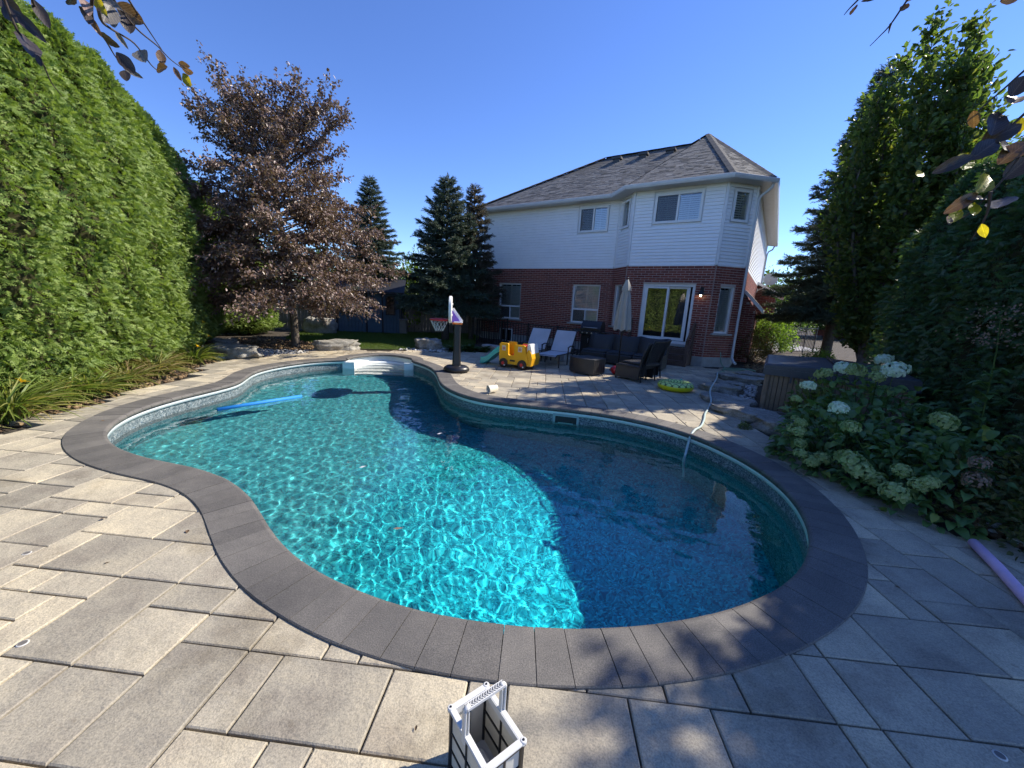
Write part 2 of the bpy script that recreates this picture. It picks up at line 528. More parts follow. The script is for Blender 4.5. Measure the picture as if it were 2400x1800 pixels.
# floor
gx = np.arange(-5.9, 3.4, .12); gy = np.arange(1.3, 12.2, .12)
X, Y = np.meshgrid(gx, gy)
keep = np_inside(POOL, X, Y) | (np_dist(POOL, X, Y) < .32)
Z = np.vectorize(lambda x, y: WATER_Z - depth_at(x, y))(X, Y)
idx = -np.ones(X.shape, int); idx[keep] = np.arange(keep.sum())
q = np.stack([idx[:-1, :-1], idx[:-1, 1:], idx[1:, 1:], idx[1:, :-1]], -1).reshape(-1, 4)
q = q[(q >= 0).all(1)]
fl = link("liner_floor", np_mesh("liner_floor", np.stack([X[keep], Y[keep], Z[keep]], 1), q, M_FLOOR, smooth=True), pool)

# entry steps: moulded white unit in the recess
mb = MB()
def arcline(f, drop=0):     # a line that bows back by f (0 front .. 1 back wall)
    return [SL.lerp(SR, k / 20) + sback * (f * (.66 * math.sin(math.pi * (.10 + .8 * k / 20)) + .12)) for k in range(21)]
back = arcline(1.55)
lev = [(1.55, -.07), (1.45, -.16), (1.16, -.24), (.86, -.44), (.56, -.66), (.26, -.88), (-.02, -1.25)]
def strip(mb, A, za, B, zb):
    b = len(mb.v); k = len(A)
    mb.v += [(p.x, p.y, za) for p in A] + [(p.x, p.y, zb) for p in B]
    for i in range(k - 1):
        mb.f.append((b + i, b + i + k, b + i + 1 + k, b + i + 1)); mb.mi.append(0); mb.sm.append(False)
strip(mb, arcline(1.55), -.05, arcline(1.50), -.20)
mb2 = MB()
steps_back = mb.build("step_back_panel", M_STEPS, pool)
fs_ = [1.50, 1.17, .86, .55, .24]
zs_ = [-.20, -.235, -.42, -.62, -.84]
prevf, prevz = 1.50, -.20
for k in range(1, 6):
    z = [-.20, -.30, -.50, -.72, -.95][k - 1]
    f0 = [1.50, 1.20, .90, .60, .30][k - 1]; f1 = [1.20, .90, .60, .30, .0][k - 1]
    mbk = MB()
    strip(mbk, arcline(f0), z, arcline(f1 + .04), z)
    strip(mbk, arcline(f1 + .04), z, arcline(f1), z - .03)
    strip(mbk, arcline(f1), z - .03, arcline(f1), z - .26)
    mbk.build("step_tread", M_STEPS, pool)
for S, sgn in ((SL, 1), (SR, -1)):                          # side cheeks
    mbk = MB()
    p0 = S + sback * .9 - sdir * sgn * .05
    d1 = (S - sdir * sgn * .05)
    ang = math.atan2(sback.y, sback.x)
    mbk.box(((p0.x + d1.x) / 2, (p0.y + d1.y) / 2, -.66), (.92, .10, 1.20), ang)
    c0 = S - sback * .02 + sdir * sgn * .08
    mbk.box((c0.x, c0.y, -.665), (.05, .24, 1.18), ang)
    mbk.build("step_side_panel", M_STEPS, pool)

# coping stones, each its own wedge with a rounded nose
def coping_run(line, width, pitch, nose=True):
    N = len(line)
    d = [0]
    for a, b in zip(line, line[1:]): d.append(d[-1] + (b - a).length)
    outl = offset(line, width)
    n = round(d[-1] / pitch)
    cuts = [0]
    for k in range(1, n):
        s = d[-1] * k / n
        cuts.append(min(range(N), key=lambda i: abs(d[i] - s)))
    cuts.append(N - 1)
    stones = []
    for a, b in zip(cuts, cuts[1:]):
        if b <= a: continue
        ids = [a, (a + b) // 2, b] if b - a > 1 else [a, b]
        g = .0022
        jz = random.uniform(-.0018, .0018)
        prof = [(1.0, -.062), (1.0, .0 - .006), (.982, 0), (.10, 0), (.035, -.006), (.0, -.026), (.012, -.048), (.05, -.062)]
        cols_ = []
        for m_, i in enumerate(ids):
            tdir = (line[min(i + 1, N - 1)] - line[max(i - 1, 0)]).normalized()
            sh = g if m_ == 0 else (-g if m_ == len(ids) - 1 else 0)
            cols_.append([(*(line[i].lerp(outl[i], w_) + tdir * sh), z_ + jz) for w_, z_ in prof])
        mb = MB()
        K = len(prof)
        for cc in cols_: mb.v += cc
        for m_ in range(len(ids) - 1):
            for k in range(K):
                k2 = (k + 1) % K
                mb.f.append((m_ * K + k, (m_ + 1) * K + k, (m_ + 1) * K + k2, m_ * K + k2)); mb.mi.append(0); mb.sm.append(3 <= k <= 6)
        mb.add(cols_[0], [tuple(range(K))[::-1]]); mb.add(cols_[-1], [tuple(range(K))])
        me = mb.mesh("coping_stone", M_COPING)
        link("coping_stone", me, pool)
def bmfix(me):
    import bmesh
    bm = bmesh.new(); bm.from_mesh(me)
    bmesh.ops.recalc_face_normals(bm, faces=bm.faces[:])
    bm.to_mesh(me); bm.free()
coping_run(LIP, CW, .172)
coping_run(resample(smooth_open([SR - sdir * .02 + sback * .10] + ARC + [SL + sdir * .02 + sback * .10], 1), .05), .33, .30)

# skimmer mouth in the far wall
def along(line, p):
    i = min(range(len(line)), key=lambda k: (line[k] - Vector(p)).length)
    tdir = (line[i + 1] - line[i - 1]).normalized()
    return line[i], math.atan2(tdir.y, tdir.x)
sk, ska = along(WALLLINE, (.93, 6.23))
M_DARK = simple("dark_void", (.012, .014, .016), .6, .1)
M_SKIM = simple("skimmer_plastic", (.30, .36, .37), .4, .06)
nrm = Vector((-math.sin(ska), math.cos(ska)))               # towards the water
fr = MB()
W_, H_ = .36, .17
cz = -.225
for dx, dz, w, h in ((0, H_ / 2 + .02, W_ + .08, .04), (0, -H_ / 2 - .02, W_ + .08, .04), (-W_ / 2 - .02, 0, .04, H_), (W_ / 2 + .02, 0, .04, H_)):
    p = sk + Vector((math.cos(ska), math.sin(ska))) * dx + nrm * .012
    fr.box((p.x, p.y, cz + dz), (w, .03, h), ska)
skf = fr.build("skimmer_frame", M_SKIM, pool)
p = sk + nrm * .003
MB().box((p.x, p.y, cz + .02), (W_, .004, H_ - .04), ska).build("skimmer_mouth", M_DARK, skf)
p = sk + nrm * .008
MB().box((p.x, p.y, cz - .055), (W_ - .10, .012, .05), ska).build("skimmer_flap", M_WHITE, skf)

# ------------------------------------------------------------------ water body
STEP = .017
gx = np.arange(-5.75, 3.2, STEP); gy = np.arange(1.45, 11.6, STEP)
X, Y = np.meshgrid(gx, gy)
WPOLY = offset(LIP, .10) + [p + sback * .10 for p in ARC]
keep = np_inside(WPOLY, X, Y)
rw = np.random.default_rng(5)
calm = 1 / (1 + np.exp(-((-X - .15 * Y) + 1.4) * 1.1))       # livelier on the left, calmer under the far wall
calm = (.30 + .70 * calm) * (.50 + .50 / (1 + np.exp((Y - 4.4) * 1.3)))
Zw = np.zeros_like(X)
for k in range(56):
    lam = .085 * (1.05 ** k)
    lam = min(lam, 1.1)
    th = rw.normal(.35, 1.0) if k % 3 else rw.uniform(0, 6.28)
    a = .000095 * (lam / .085) ** 1.10 * (1 if lam < .5 else .5)
    kx, ky = 2 * math.pi / lam * math.cos(th), 2 * math.pi / lam * math.sin(th)
    Zw += a * np.sin(kx * X + ky * Y + rw.uniform(0, 6.28))
Zw = Zw * calm * 1.0
idx = -np.ones(X.shape, int); idx[keep] = np.arange(keep.sum())
q = np.stack([idx[:-1, :-1], idx[:-1, 1:], idx[1:, 1:], idx[1:, :-1]], -1).reshape(-1, 4)
q = q[(q >= 0).all(1)]
V = np.stack([X[keep], Y[keep], WATER_Z + Zw[keep]], 1)
# close the body: skirt and bottom
from collections import defaultdict
ed = np.concatenate([q[:, [0, 1]], q[:, [1, 2]], q[:, [2, 3]], q[:, [3, 0]]])
key = np.sort(ed, 1)
_, inv, cnt = np.unique(key[:, 0].astype(np.int64) * 10000000 + key[:, 1], return_inverse=True, return_counts=True)
bed = ed[cnt[inv] == 1]
nb = len(V)
bv = np.unique(bed)
mp = {int(v): nb + i for i, v in enumerate(bv)}
Vb = V[bv].copy(); Vb[:, 2] = -3.2
side = np.array([(a, mp[int(a)], mp[int(b)], b) for a, b in bed], int)
V2 = np.concatenate([V, Vb, V * [1, 1, 0] + [0, 0, -3.2]])
qb = (q + nb + len(bv))[:, ::-1]
# keep the bottom light: reuse the same grid only where needed
water = link("water", np_mesh("water", np.concatenate([V, Vb]), np.concatenate([q, side]), M_WATER, smooth=True))
tag(water, kind='structure')
water.cycles.is_caustics_caster = True
for o in pool.children: o.cycles.is_caustics_receiver = True
# ================================================================== PATIO PAVERS
PATIO = [(-7.2, -1.2), (-6.6, 2.6), (-5.78, 4.1), (-5.86, 5.2), (-5.95, 5.9), (-6.2, 6.9), (-6.62, 8.2), (-6.75, 9.2), (-6.45, 10.0), (-5.85, 11.0),
         (-5.2, 11.6), (-3.56, 12.3), (-1.8, 12.68), (-1.05, 13.0), (.2, 13.9), (1.25, 14.3), (3.4, 13.4), (5.3, 12.6), (6.4, 12.1), (7.3, 12.6), (7.6, 12.3), (6.6, 11.1),
         (5.7, 10.3), (4.75, 8.9), (4.3, 8.3), (4.0, 7.6), (3.85, 6.9), (3.8, 6.2), (3.9, 5.5), (4.0, 4.9), (3.72, 4.5), (3.72, 3.95), (3.82, 3.4),
         (4.1, 3.0), (4.3, 2.4), (4.5, 1.5), (4.7, .2), (4.7, -1.2)]
MX, MY = .18, .1745
pa = R(-4.2)
cA, sA = math.cos(pa), math.sin(pa)
ox, oy = -.59, 1.10
def p2w(i, j):
    x, y = ox + i * MX, oy + j * MY
    return Vector((x * cA - y * sA, x * sA + y * cA))
I0, I1, J0, J1 = -44, 56, -14, 84
occ = {}
rects = []
def place(i, j, w, h):
    for a in range(w):
        for b in range(h):
            occ[(i + a, j + b)] = 1
    rects.append((i, j, w, h))
for r_ in [(-3, 0, 3, 2), (-4, 0, 1, 2), (0, 0, 2, 2), (-6, -1, 2, 3), (-8, 1, 2, 2), (-6, 2, 2, 1), (-8, 3, 2, 1), (-13, 4, 3, 2), (-10, 4, 2, 2), (-10, 1, 2, 3),
           (-12, 3, 2, 1), (6, 0, 2, 2), (8, 0, 3, 2), (11, 2, 1, 2), (12, 2, 2, 2), (14, 2, 2, 2), (2, 0, 1, 2), (3, -1, 3, 3), (14, 4, 3, 2), (-8, -1, 2, 2), (-4, -2, 2, 2), (-2, -2, 1, 2), (-1, -2, 3, 2)]:
    place(*r_)
rp = random.Random(21)
SIZES = [(3, 2), (2, 2), (2, 3), (2, 1), (1, 2), (2, 2), (3, 2)]
for j in range(J0, J1):
    for i in range(I0, I1):
        if (i, j) in occ: continue
        opts = SIZES[:]; rp.shuffle(opts)
        opts.append((1, 1))
        for w, h in opts:
            if all((i + a, j + b) not in occ for a in range(w) for b in range(h)):
                # avoid leaving one-module slivers
                if w >= 1 and (i + w, j) not in occ and (i + w + 1, j) in occ and (w, h) != (1, 1): continue
                place(i, j, w, h); break
CM = [Vector(p) for p in HOLE]
def clip_half(poly, a, n):
    out = []
    for k in range(len(poly)):
        p, q = poly[k], poly[(k + 1) % len(poly)]
        dp, dq = (p - a).dot(n), (q - a).dot(n)
        if dp >= 0: out.append(p)
        if (dp >= 0) != (dq >= 0): out.append(p.lerp(q, dp / (dp - dq)))
    return out
def paver_poly(rc):
    i, j, w, h = rc
    ps = [p2w(i, j), p2w(i + w, j), p2w(i + w, j + h), p2w(i, j + h)]
    ins = [inside(HOLE, p.x, p.y) for p in ps]
    c = sum(ps, Vector((0, 0))) / 4
    near = min((c - q).length for q in CM)
    if all(ins) and near > .05: return None
    if near < .5:
        # the piece of the coping's middle line that crosses this slab
        N = len(CM)
        for _ in range(5):
            bad = [p for p in ps if inside(HOLE, p.x, p.y)]
            ed_ = [q for q in CM if len(ps) > 2 and all((ps[(k + 1) % len(ps)] - ps[k]).cross(q - ps[k]) > .002 for k in range(len(ps)))]
            if not bad and not ed_: break
            def near_k(p): return min(range(N), key=lambda k: (CM[k] - p).length)
            deep = max(bad, key=lambda p: (CM[near_k(p)] - p).length) if bad else None
            if deep is not None and (CM[near_k(deep)] - deep).length > .02: k0 = near_k(deep)
            elif ed_:
                cc = sum(ed_, Vector((0, 0))) / len(ed_); k0 = near_k(cc)
            else: break
            tdir = (CM[(k0 + 1) % N] - CM[(k0 - 1) % N]).normalized()
            n = Vector((tdir.y, -tdir.x))
            pp = CM[k0] + n * .06
            if inside(HOLE, pp.x, pp.y): n = -n
            ps = clip_half(ps, CM[k0] + n * .03, n)
            if len(ps) < 3: return None
    if len(ps) < 3: return None
    return ps
def clip_contains(ps, q):
    return all((ps[(k + 1) % 4] - ps[k]).cross(q - ps[k]) >= -1e-6 for k in range(4))
def area(ps):
    return .5 * sum(ps[k].cross(ps[(k + 1) % len(ps)]) for k in range(len(ps)))
def paver_shape(mb, ps, ztop):
    """a slab with a worn, slightly uneven rounded edge"""
    g, bv = .0045, .006
    n = len(ps)
    def inset(d):
        out = []
        for k in range(n):
            a, b, c2 = ps[k - 1], ps[k], ps[(k + 1) % n]
            e1 = (b - a); e2 = (c2 - b)
            if e1.length < 1e-5 or e2.length < 1e-5: out.append(b); continue
            n1 = Vector((-e1.y, e1.x)).normalized(); n2 = Vector((-e2.y, e2.x)).normalized()
            mm = n1 + n2
            if mm.length < 1e-4: out.append(b + n1 * d); continue
            mm.normalize()
            out.append(b + mm * (d / max(.35, mm.dot(n1))))
        return out
    tx, ty = rp.uniform(-.004, .004), rp.uniform(-.004, .004)
    c = sum(ps, Vector((0, 0))) / n
    zz = lambda p: ztop + (p.x - c.x) * tx + (p.y - c.y) * ty
    r0, r1, r2 = inset(g), inset(g), inset(g + bv)
    vs = [(p.x, p.y, -.07) for p in r0] + [(p.x, p.y, zz(p) - bv * .8) for p in r1] + [(p.x, p.y, zz(p)) for p in r2]
    fs = [tuple(2 * n + k for k in range(n))]
    for lv in range(2):
        for k in range(n):
            k2 = (k + 1) % n
            fs.append((lv * n + k, lv * n + k2, (lv + 1) * n + k2, (lv + 1) * n + k))
    mb.add(vs, fs)
cand = []
for rc in rects:
    i, j, w, h = rc
    c = p2w(i + w / 2, j + h / 2)
    if not inside(PATIO, c.x, c.y): continue
    ps = paver_poly(rc)
    if ps is None: continue
    a = area(ps)
    if a < .0015: continue
    c = sum(ps, Vector((0, 0))) / len(ps)
    d = (c.x, c.y, -EYE)
    depth = c.y * math.cos(PITCH) + EYE * math.sin(PITCH)
    if depth < .25: continue
    px = c.x / depth * 902; py = (c.y * math.sin(PITCH) - EYE * math.cos(PITCH)) / depth * 902
    infr = abs(px) < 1350 and py > -1050
    size = a * EYE / (depth ** 3) if infr else 0
    cand.append((size, ps))
cand.sort(key=lambda q: -q[0])
patio = sheet("patio", PATIO, -.071, M_SAND, hole=HOLE) if False else None
bed_me = MB()
patio = tag(link("patio", None), kind='structure') if False else None
def sheet_with_hole(name, outer, z, mat):
    return sheet(name, outer, z, mat, hole=HOLE)
patio = sheet_with_hole("patio", PATIO, -.068, M_SAND)
rest = MB()
for k, (s_, ps) in enumerate(cand):
    zt = -.012 + rp.uniform(-.0025, .0025)
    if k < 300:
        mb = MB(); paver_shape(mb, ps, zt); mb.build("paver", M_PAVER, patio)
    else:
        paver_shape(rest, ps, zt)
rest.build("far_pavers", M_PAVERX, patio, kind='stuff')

# ================================================================== HOUSE   (local frame: x along the facade, y into the house)
HA = R(-33.5)
HO = (-1.62, 18.91, 0)
house = thing("house", "two storey house of red brick below and white siding above, with a grey shingle roof", "house", HO, HA)
HM = Matrix.Translation(HO) @ Matrix.Rotation(HA, 4, 'Z')
BW = .77
SEGS = {'main': ((0, 0), (6.36, 0)), 'baywest': ((6.36, 0), (7.12, -BW)), 'bay': ((7.12, -BW), (9.95, -BW)), 'bayeast': ((9.95, -BW), (10.7, 0)), 'side': ((10.7, 0), (10.7, 12.3))}
ZF, ZB, ZS = .25, 3.20, 5.60
def brick_mat(name, isl):
    t = NT(name)
    r = t.isl() if isl else t.rnd()
    c = t.ramp(r, [(0, (.135, .034, .026)), (.35, (.205, .05, .034)), (.7, (.26, .068, .044)), (1, (.17, .042, .032))])
    c = t.mix(1, c, t.ramp(t.noise(30, 5, .7), [(.3, (.78, .78, .78)), (.7, (1.2, 1.2, 1.2))]), 'MULTIPLY')
    t.base(c); t.set(Roughness=.85); t.bump(t.noise(90, 4, .7), .4, .006)
    return t.m
M_BRICK, M_BRICKS = brick_mat("red_brick", False), brick_mat("red_brick_rows", True)
M_MORTAR = simple("mortar", (.50, .40, .35), .95, .12, 20)
M_CONC = simple("concrete", (.33, .32, .30), .9, .15, 6, .3, 60)
M_SILL = simple("precast_sill", (.36, .345, .32), .85, .12, 9)
t = NT("vinyl_siding")
c = t.ramp(t.noise(2.2, 4, .6), [(.3, (.84, .84, .83)), (.7, (.89, .89, .885))])
c = t.mix(1, c, t.ramp(t.noise(50, 2, .5, t.mapped((.12, 1, 5))), [(.4, (.95, .95, .94)), (.6, (1.02, 1.02, 1.02))]), 'MULTIPLY')
t.base(c); t.set(Roughness=.5); M_SIDING = t.m
M_TRIM = simple("white_trim", (.76, .76, .745), .42, .05, 5)
M_SOFFIT = simple("soffit_vinyl", (.62, .585, .52), .55, .06, 5)
M_GUTTER = simple("gutter_metal", (.58, .58, .57), .38, .07, 4)
t = NT("window_glass")
fr_ = t.node('ShaderNodeFresnel'); fr_.inputs[0].default_value = 1.52
tb = t.node('ShaderNodeBsdfTransparent'); tb.inputs[0].default_value = (.84, .88, .88, 1)
gb = t.node('ShaderNodeBsdfGlossy'); gb.inputs['Roughness'].default_value = .015; gb.inputs[0].default_value = (1, 1, 1, 1)
mx = t.node('ShaderNodeMixShader')
t.l(t.math('ADD', t.math('MULTIPLY', fr_.outputs[0], 1.7), .10), mx.inputs[0]); t.l(tb.outputs[0], mx.inputs[1]); t.l(gb.outputs[0], mx.inputs[2]); t.l(mx.outputs[0], t.out.inputs[0])
M_GLASS = t.m
M_SHUT = simple("shutter_slat", (.80, .80, .79), .45, .05, 5)
M_ROOM = simple("dark_room", (.035, .035, .038), .9, .1, 3)
t = NT("insect_screen")
tb = t.node('ShaderNodeBsdfTransparent'); mx = t.node('ShaderNodeMixShader'); mx.inputs[0].default_value = .55
t.base((.05, .055, .06)); t.l(tb.outputs[0], mx.inputs[1]); t.l(t.b.outputs[0], mx.inputs[2]); t.l(mx.outputs[0], t.out.inputs[0]); M_SCREEN = t.m

# openings: seg -> (s0, s1, z0, z1, style)
OPEN = {
 'main': [(4.74, 5.91, 4.55, 5.45, 'slider'), (.97, 2.16, .96, 2.53, 'tall'), (4.70, 5.88, 1.02, 2.54, 'tall')],
 'baywest': [(.28, .80, 4.55, 5.46, 'narrow'), (.30, .86, 1.02, 2.54, 'narrow')],
 'bay': [(.72, 2.17, 4.55, 5.45, 'slider'), (.64, 2.33, .60, 2.59, 'door')],
 'bayeast': [(.27, .84, 4.53, 5.43, 'narrow'), (.28, .82, 1.05, 2.56, 'narrowlow')],
 'side': [],
}
def seg_frame(k):
    a, b = Vector(SEGS[k][0]), Vector(SEGS[k][1])
    d = (b - a); L = d.length; d.normalize()
    ang = math.atan2(d.y, d.x)
    # local: x along, y inwards
    return Matrix.Translation((a.x, a.y, 0)) @ Matrix.Rotation(ang, 4, 'Z'), L
def sheet_holes(mb, M, x0, x1, z0, z1, holes, y, mi=0):
    xs = sorted({x0, x1, *[h[0] for h in holes if x0 < h[0] < x1], *[h[1] for h in holes if x0 < h[1] < x1]})
    zs = sorted({z0, z1, *[h[2] for h in holes if z0 < h[2] < z1], *[h[3] for h in holes if z0 < h[3] < z1]})
    for i in range(len(xs) - 1):
        for j in range(len(zs) - 1):
            cx, cz = (xs[i] + xs[i + 1]) / 2, (zs[j] + zs[j + 1]) / 2
            if any(h[0] < cx < h[1] and h[2] < cz < h[3] for h in holes): continue
            mb.add([M @ Vector(p) for p in ((xs[i], y, zs[j]), (xs[i + 1], y, zs[j]), (xs[i + 1], y, zs[j + 1]), (xs[i], y, zs[j + 1]))], [(0, 1, 2, 3)], mi)
# dark rooms behind the glass, and the plain body of the house
mb = MB()
mb.prism([(.05, .42), (6.5, .42), (7.25, -.36), (9.82, -.36), (10.35, .2), (10.35, 12.2), (.05, 12.2)], -.3, 5.6)
mb.build("interior_core", M_ROOM, house)
wall_m = MB(); wall_s = MB(); found = MB()
for k in SEGS:
    M, L = seg_frame(k)
    hs = OPEN[k]
    sheet_holes(wall_m, M, 0, L, ZF - .02, ZB + .02, hs, -.0215)
    sheet_holes(wall_s, M, 0, L, ZB + .02, ZS, hs, .02)
    for h in hs:                                            # reveals
        mbx = wall_s if h[2] > ZB else wall_m
        y0, y1 = (.02 if h[2] > ZB else -.0215), .30
        for p in (((h[0], y0, h[2]), (h[1], y0, h[2]), (h[1], y1, h[2]), (h[0], y1, h[2])), ((h[0], y0, h[3]), (h[0], y1, h[3]), (h[1], y1, h[3]), (h[1], y0, h[3])),
                  ((h[0], y0, h[2]), (h[0], y1, h[2]), (h[0], y1, h[3]), (h[0], y0, h[3])), ((h[1], y0, h[2]), (h[1], y0, h[3]), (h[1], y1, h[3]), (h[1], y1, h[2]))):
            mbx.add([M @ Vector(q) for q in p], [(0, 1, 2, 3)])
wall_m.build("brick_wall", M_MORTAR, house)
wall_s.build("siding_wall", M_TRIM, house)
found.prism([(-.03, -.03), (6.35, -.03), (7.1, -BW - .03), (9.97, -BW - .03), (10.73, -.01), (10.73, 12.3), (-.03, 12.3)], -.5, ZF)
found.build("foundation", M_CONC, house)
# bricks
rb = random.Random(3)
BL, BH, BJ = .26, .0766, .0145
cells = []
full = MB().box((0, .02, 0), (BL - BJ, .05, BH - BJ)); 
def brick_clear(h, x0, x1, z0, z1):
    return x1 <= h[0] + .004 or x0 >= h[1] - .004 or z1 <= h[2] + .004 or z0 >= h[3] - .004
for k in SEGS:
    M, L = seg_frame(k)
    rows = int((ZB - ZF) / BH)
    Lr = min(L, 9.0)
    for r_ in range(rows):
        z0 = ZF + r_ * BH; z1 = z0 + BH
        x = -(BL / 2 if r_ % 2 else 0)
        while x < Lr:
            parts = [(max(0.0, x), min(Lr, x + BL))]
            for h in OPEN[k]:
                np_ = []
                for a, b in parts:
                    if brick_clear(h, a, b, z0, z1): np_.append((a, b))
                    else:
                        if a < h[0] - .03: np_.append((a, h[0]))
                        if b > h[1] + .03: np_.append((h[1], b))
                parts = np_
            for a, b in parts:
                if b - a > .03: cells.append((k, M, (a + b) / 2, (z0 + z1) / 2, b - a))
            x += BL
def bdist(cl):
    p = HM @ (cl[1] @ Vector((cl[2], 0, cl[3])))
    return (p - Vector((0, 0, EYE))).length - (3 if cl[0] in ('bay', 'bayeast') else 0)
fullones = sorted([cl for cl in cells if abs(cl[4] - BL) < .002 and cl[0] in ('bay', 'bayeast')], key=bdist)[:300]
fs_ids = {id(cl) for cl in fullones}
bme = full.mesh("brick", M_BRICK)
rows_mb = MB()
for cl in cells:
    k, M, s_, z_, w_ = cl
    yj = rb.uniform(-.0025, .0025)
    if id(cl) in fs_ids:
        T = M @ Matrix.Translation((s_, -.005 + yj - .02 + .0, z_))
        o = link("brick", bme, house); o.matrix_local = T
    else:
        rows_mb.box(M @ Vector((s_, -.005 + yj, z_)), (w_ - BJ, .05, BH - BJ), M=M.to_3x3())
rows_mb.build("brick_rows", M_BRICKS, house, kind='stuff')
# siding courses (double-lap vinyl boards), each a part
NB = 23
bh = (ZS - ZB) / NB
for k in SEGS:
    M, L = seg_frame(k)
    for r_ in range(NB):
        z0 = ZB + r_ * bh; z1 = z0 + bh
        spans = [(.045, L - .045)]
        for h in OPEN[k]:
            if z1 <= h[2] - .05 or z0 >= h[3] + .05: continue
            ns = []
            for a, b in spans:
                if h[1] + .06 <= a or h[0] - .06 >= b: ns.append((a, b)); continue
                if h[0] - .06 > a: ns.append((a, h[0] - .06))
                if h[1] + .06 < b: ns.append((h[1] + .06, b))
            spans = ns
        for a, b in spans:
            mb = MB()
            prof = [(-.002, z0), (-.027, z0), (-.029, z0 + .006), (-.010, z0 + bh * .97), (-.002, z1)]
            vs = [M @ Vector((a, y, z)) for y, z in prof] + [M @ Vector((b, y, z)) for y, z in prof]
            n = len(prof)
            fs = [(i, i + 1 + 0, n + i + 1, n + i)[::-1] for i in range(n - 1)]
            fs += [tuple(range(n)), tuple(range(n, 2 * n))[::-1]]
            mb.add(vs, fs); mb.build("siding_board", M_SIDING, house)
# trim at the corners and under the soffit
def vpost(name, x, y, z0, z1, w=.085, rz=0, mat=None):
    MB().bbox((x, y, (z0 + z1) / 2), (w, w, z1 - z0), .008, rz).build(name, mat or M_TRIM, house)
for x, y, rz in ((0, 0, 0), (6.36, .01, R(22)), (7.12, -BW, R(-22)), (9.95, -BW, R(22)), (10.7, 0, R(-22)), (10.7, 12.3, 0)):
    vpost("corner_trim", x, y, ZB - .01, ZS, .09, rz)
for k in ('main', 'baywest', 'bay', 'bayeast', 'side'):
    M, L = seg_frame(k)
    mb = MB().box(M @ Vector((L / 2, -.012, ZB - .012)), (L - .09, .045, .05), M=M.to_3x3()); mb.build("starter_strip", M_TRIM, house)
    mb = MB().box(M @ Vector((L / 2, -.014, ZS - .03)), (L - .09, .035, .06), M=M.to_3x3()); mb.build("frieze_strip", M_TRIM, house)
for x, y in ((6.36, -.012), (7.1, -BW - .008), (9.97, -BW - .008)):   # sealed joints in the brickwork
    MB().box((x, y, (ZF + ZB) / 2), (.014, .014, ZB - ZF - .05)).build("control_joint", M_MORTAR, house)

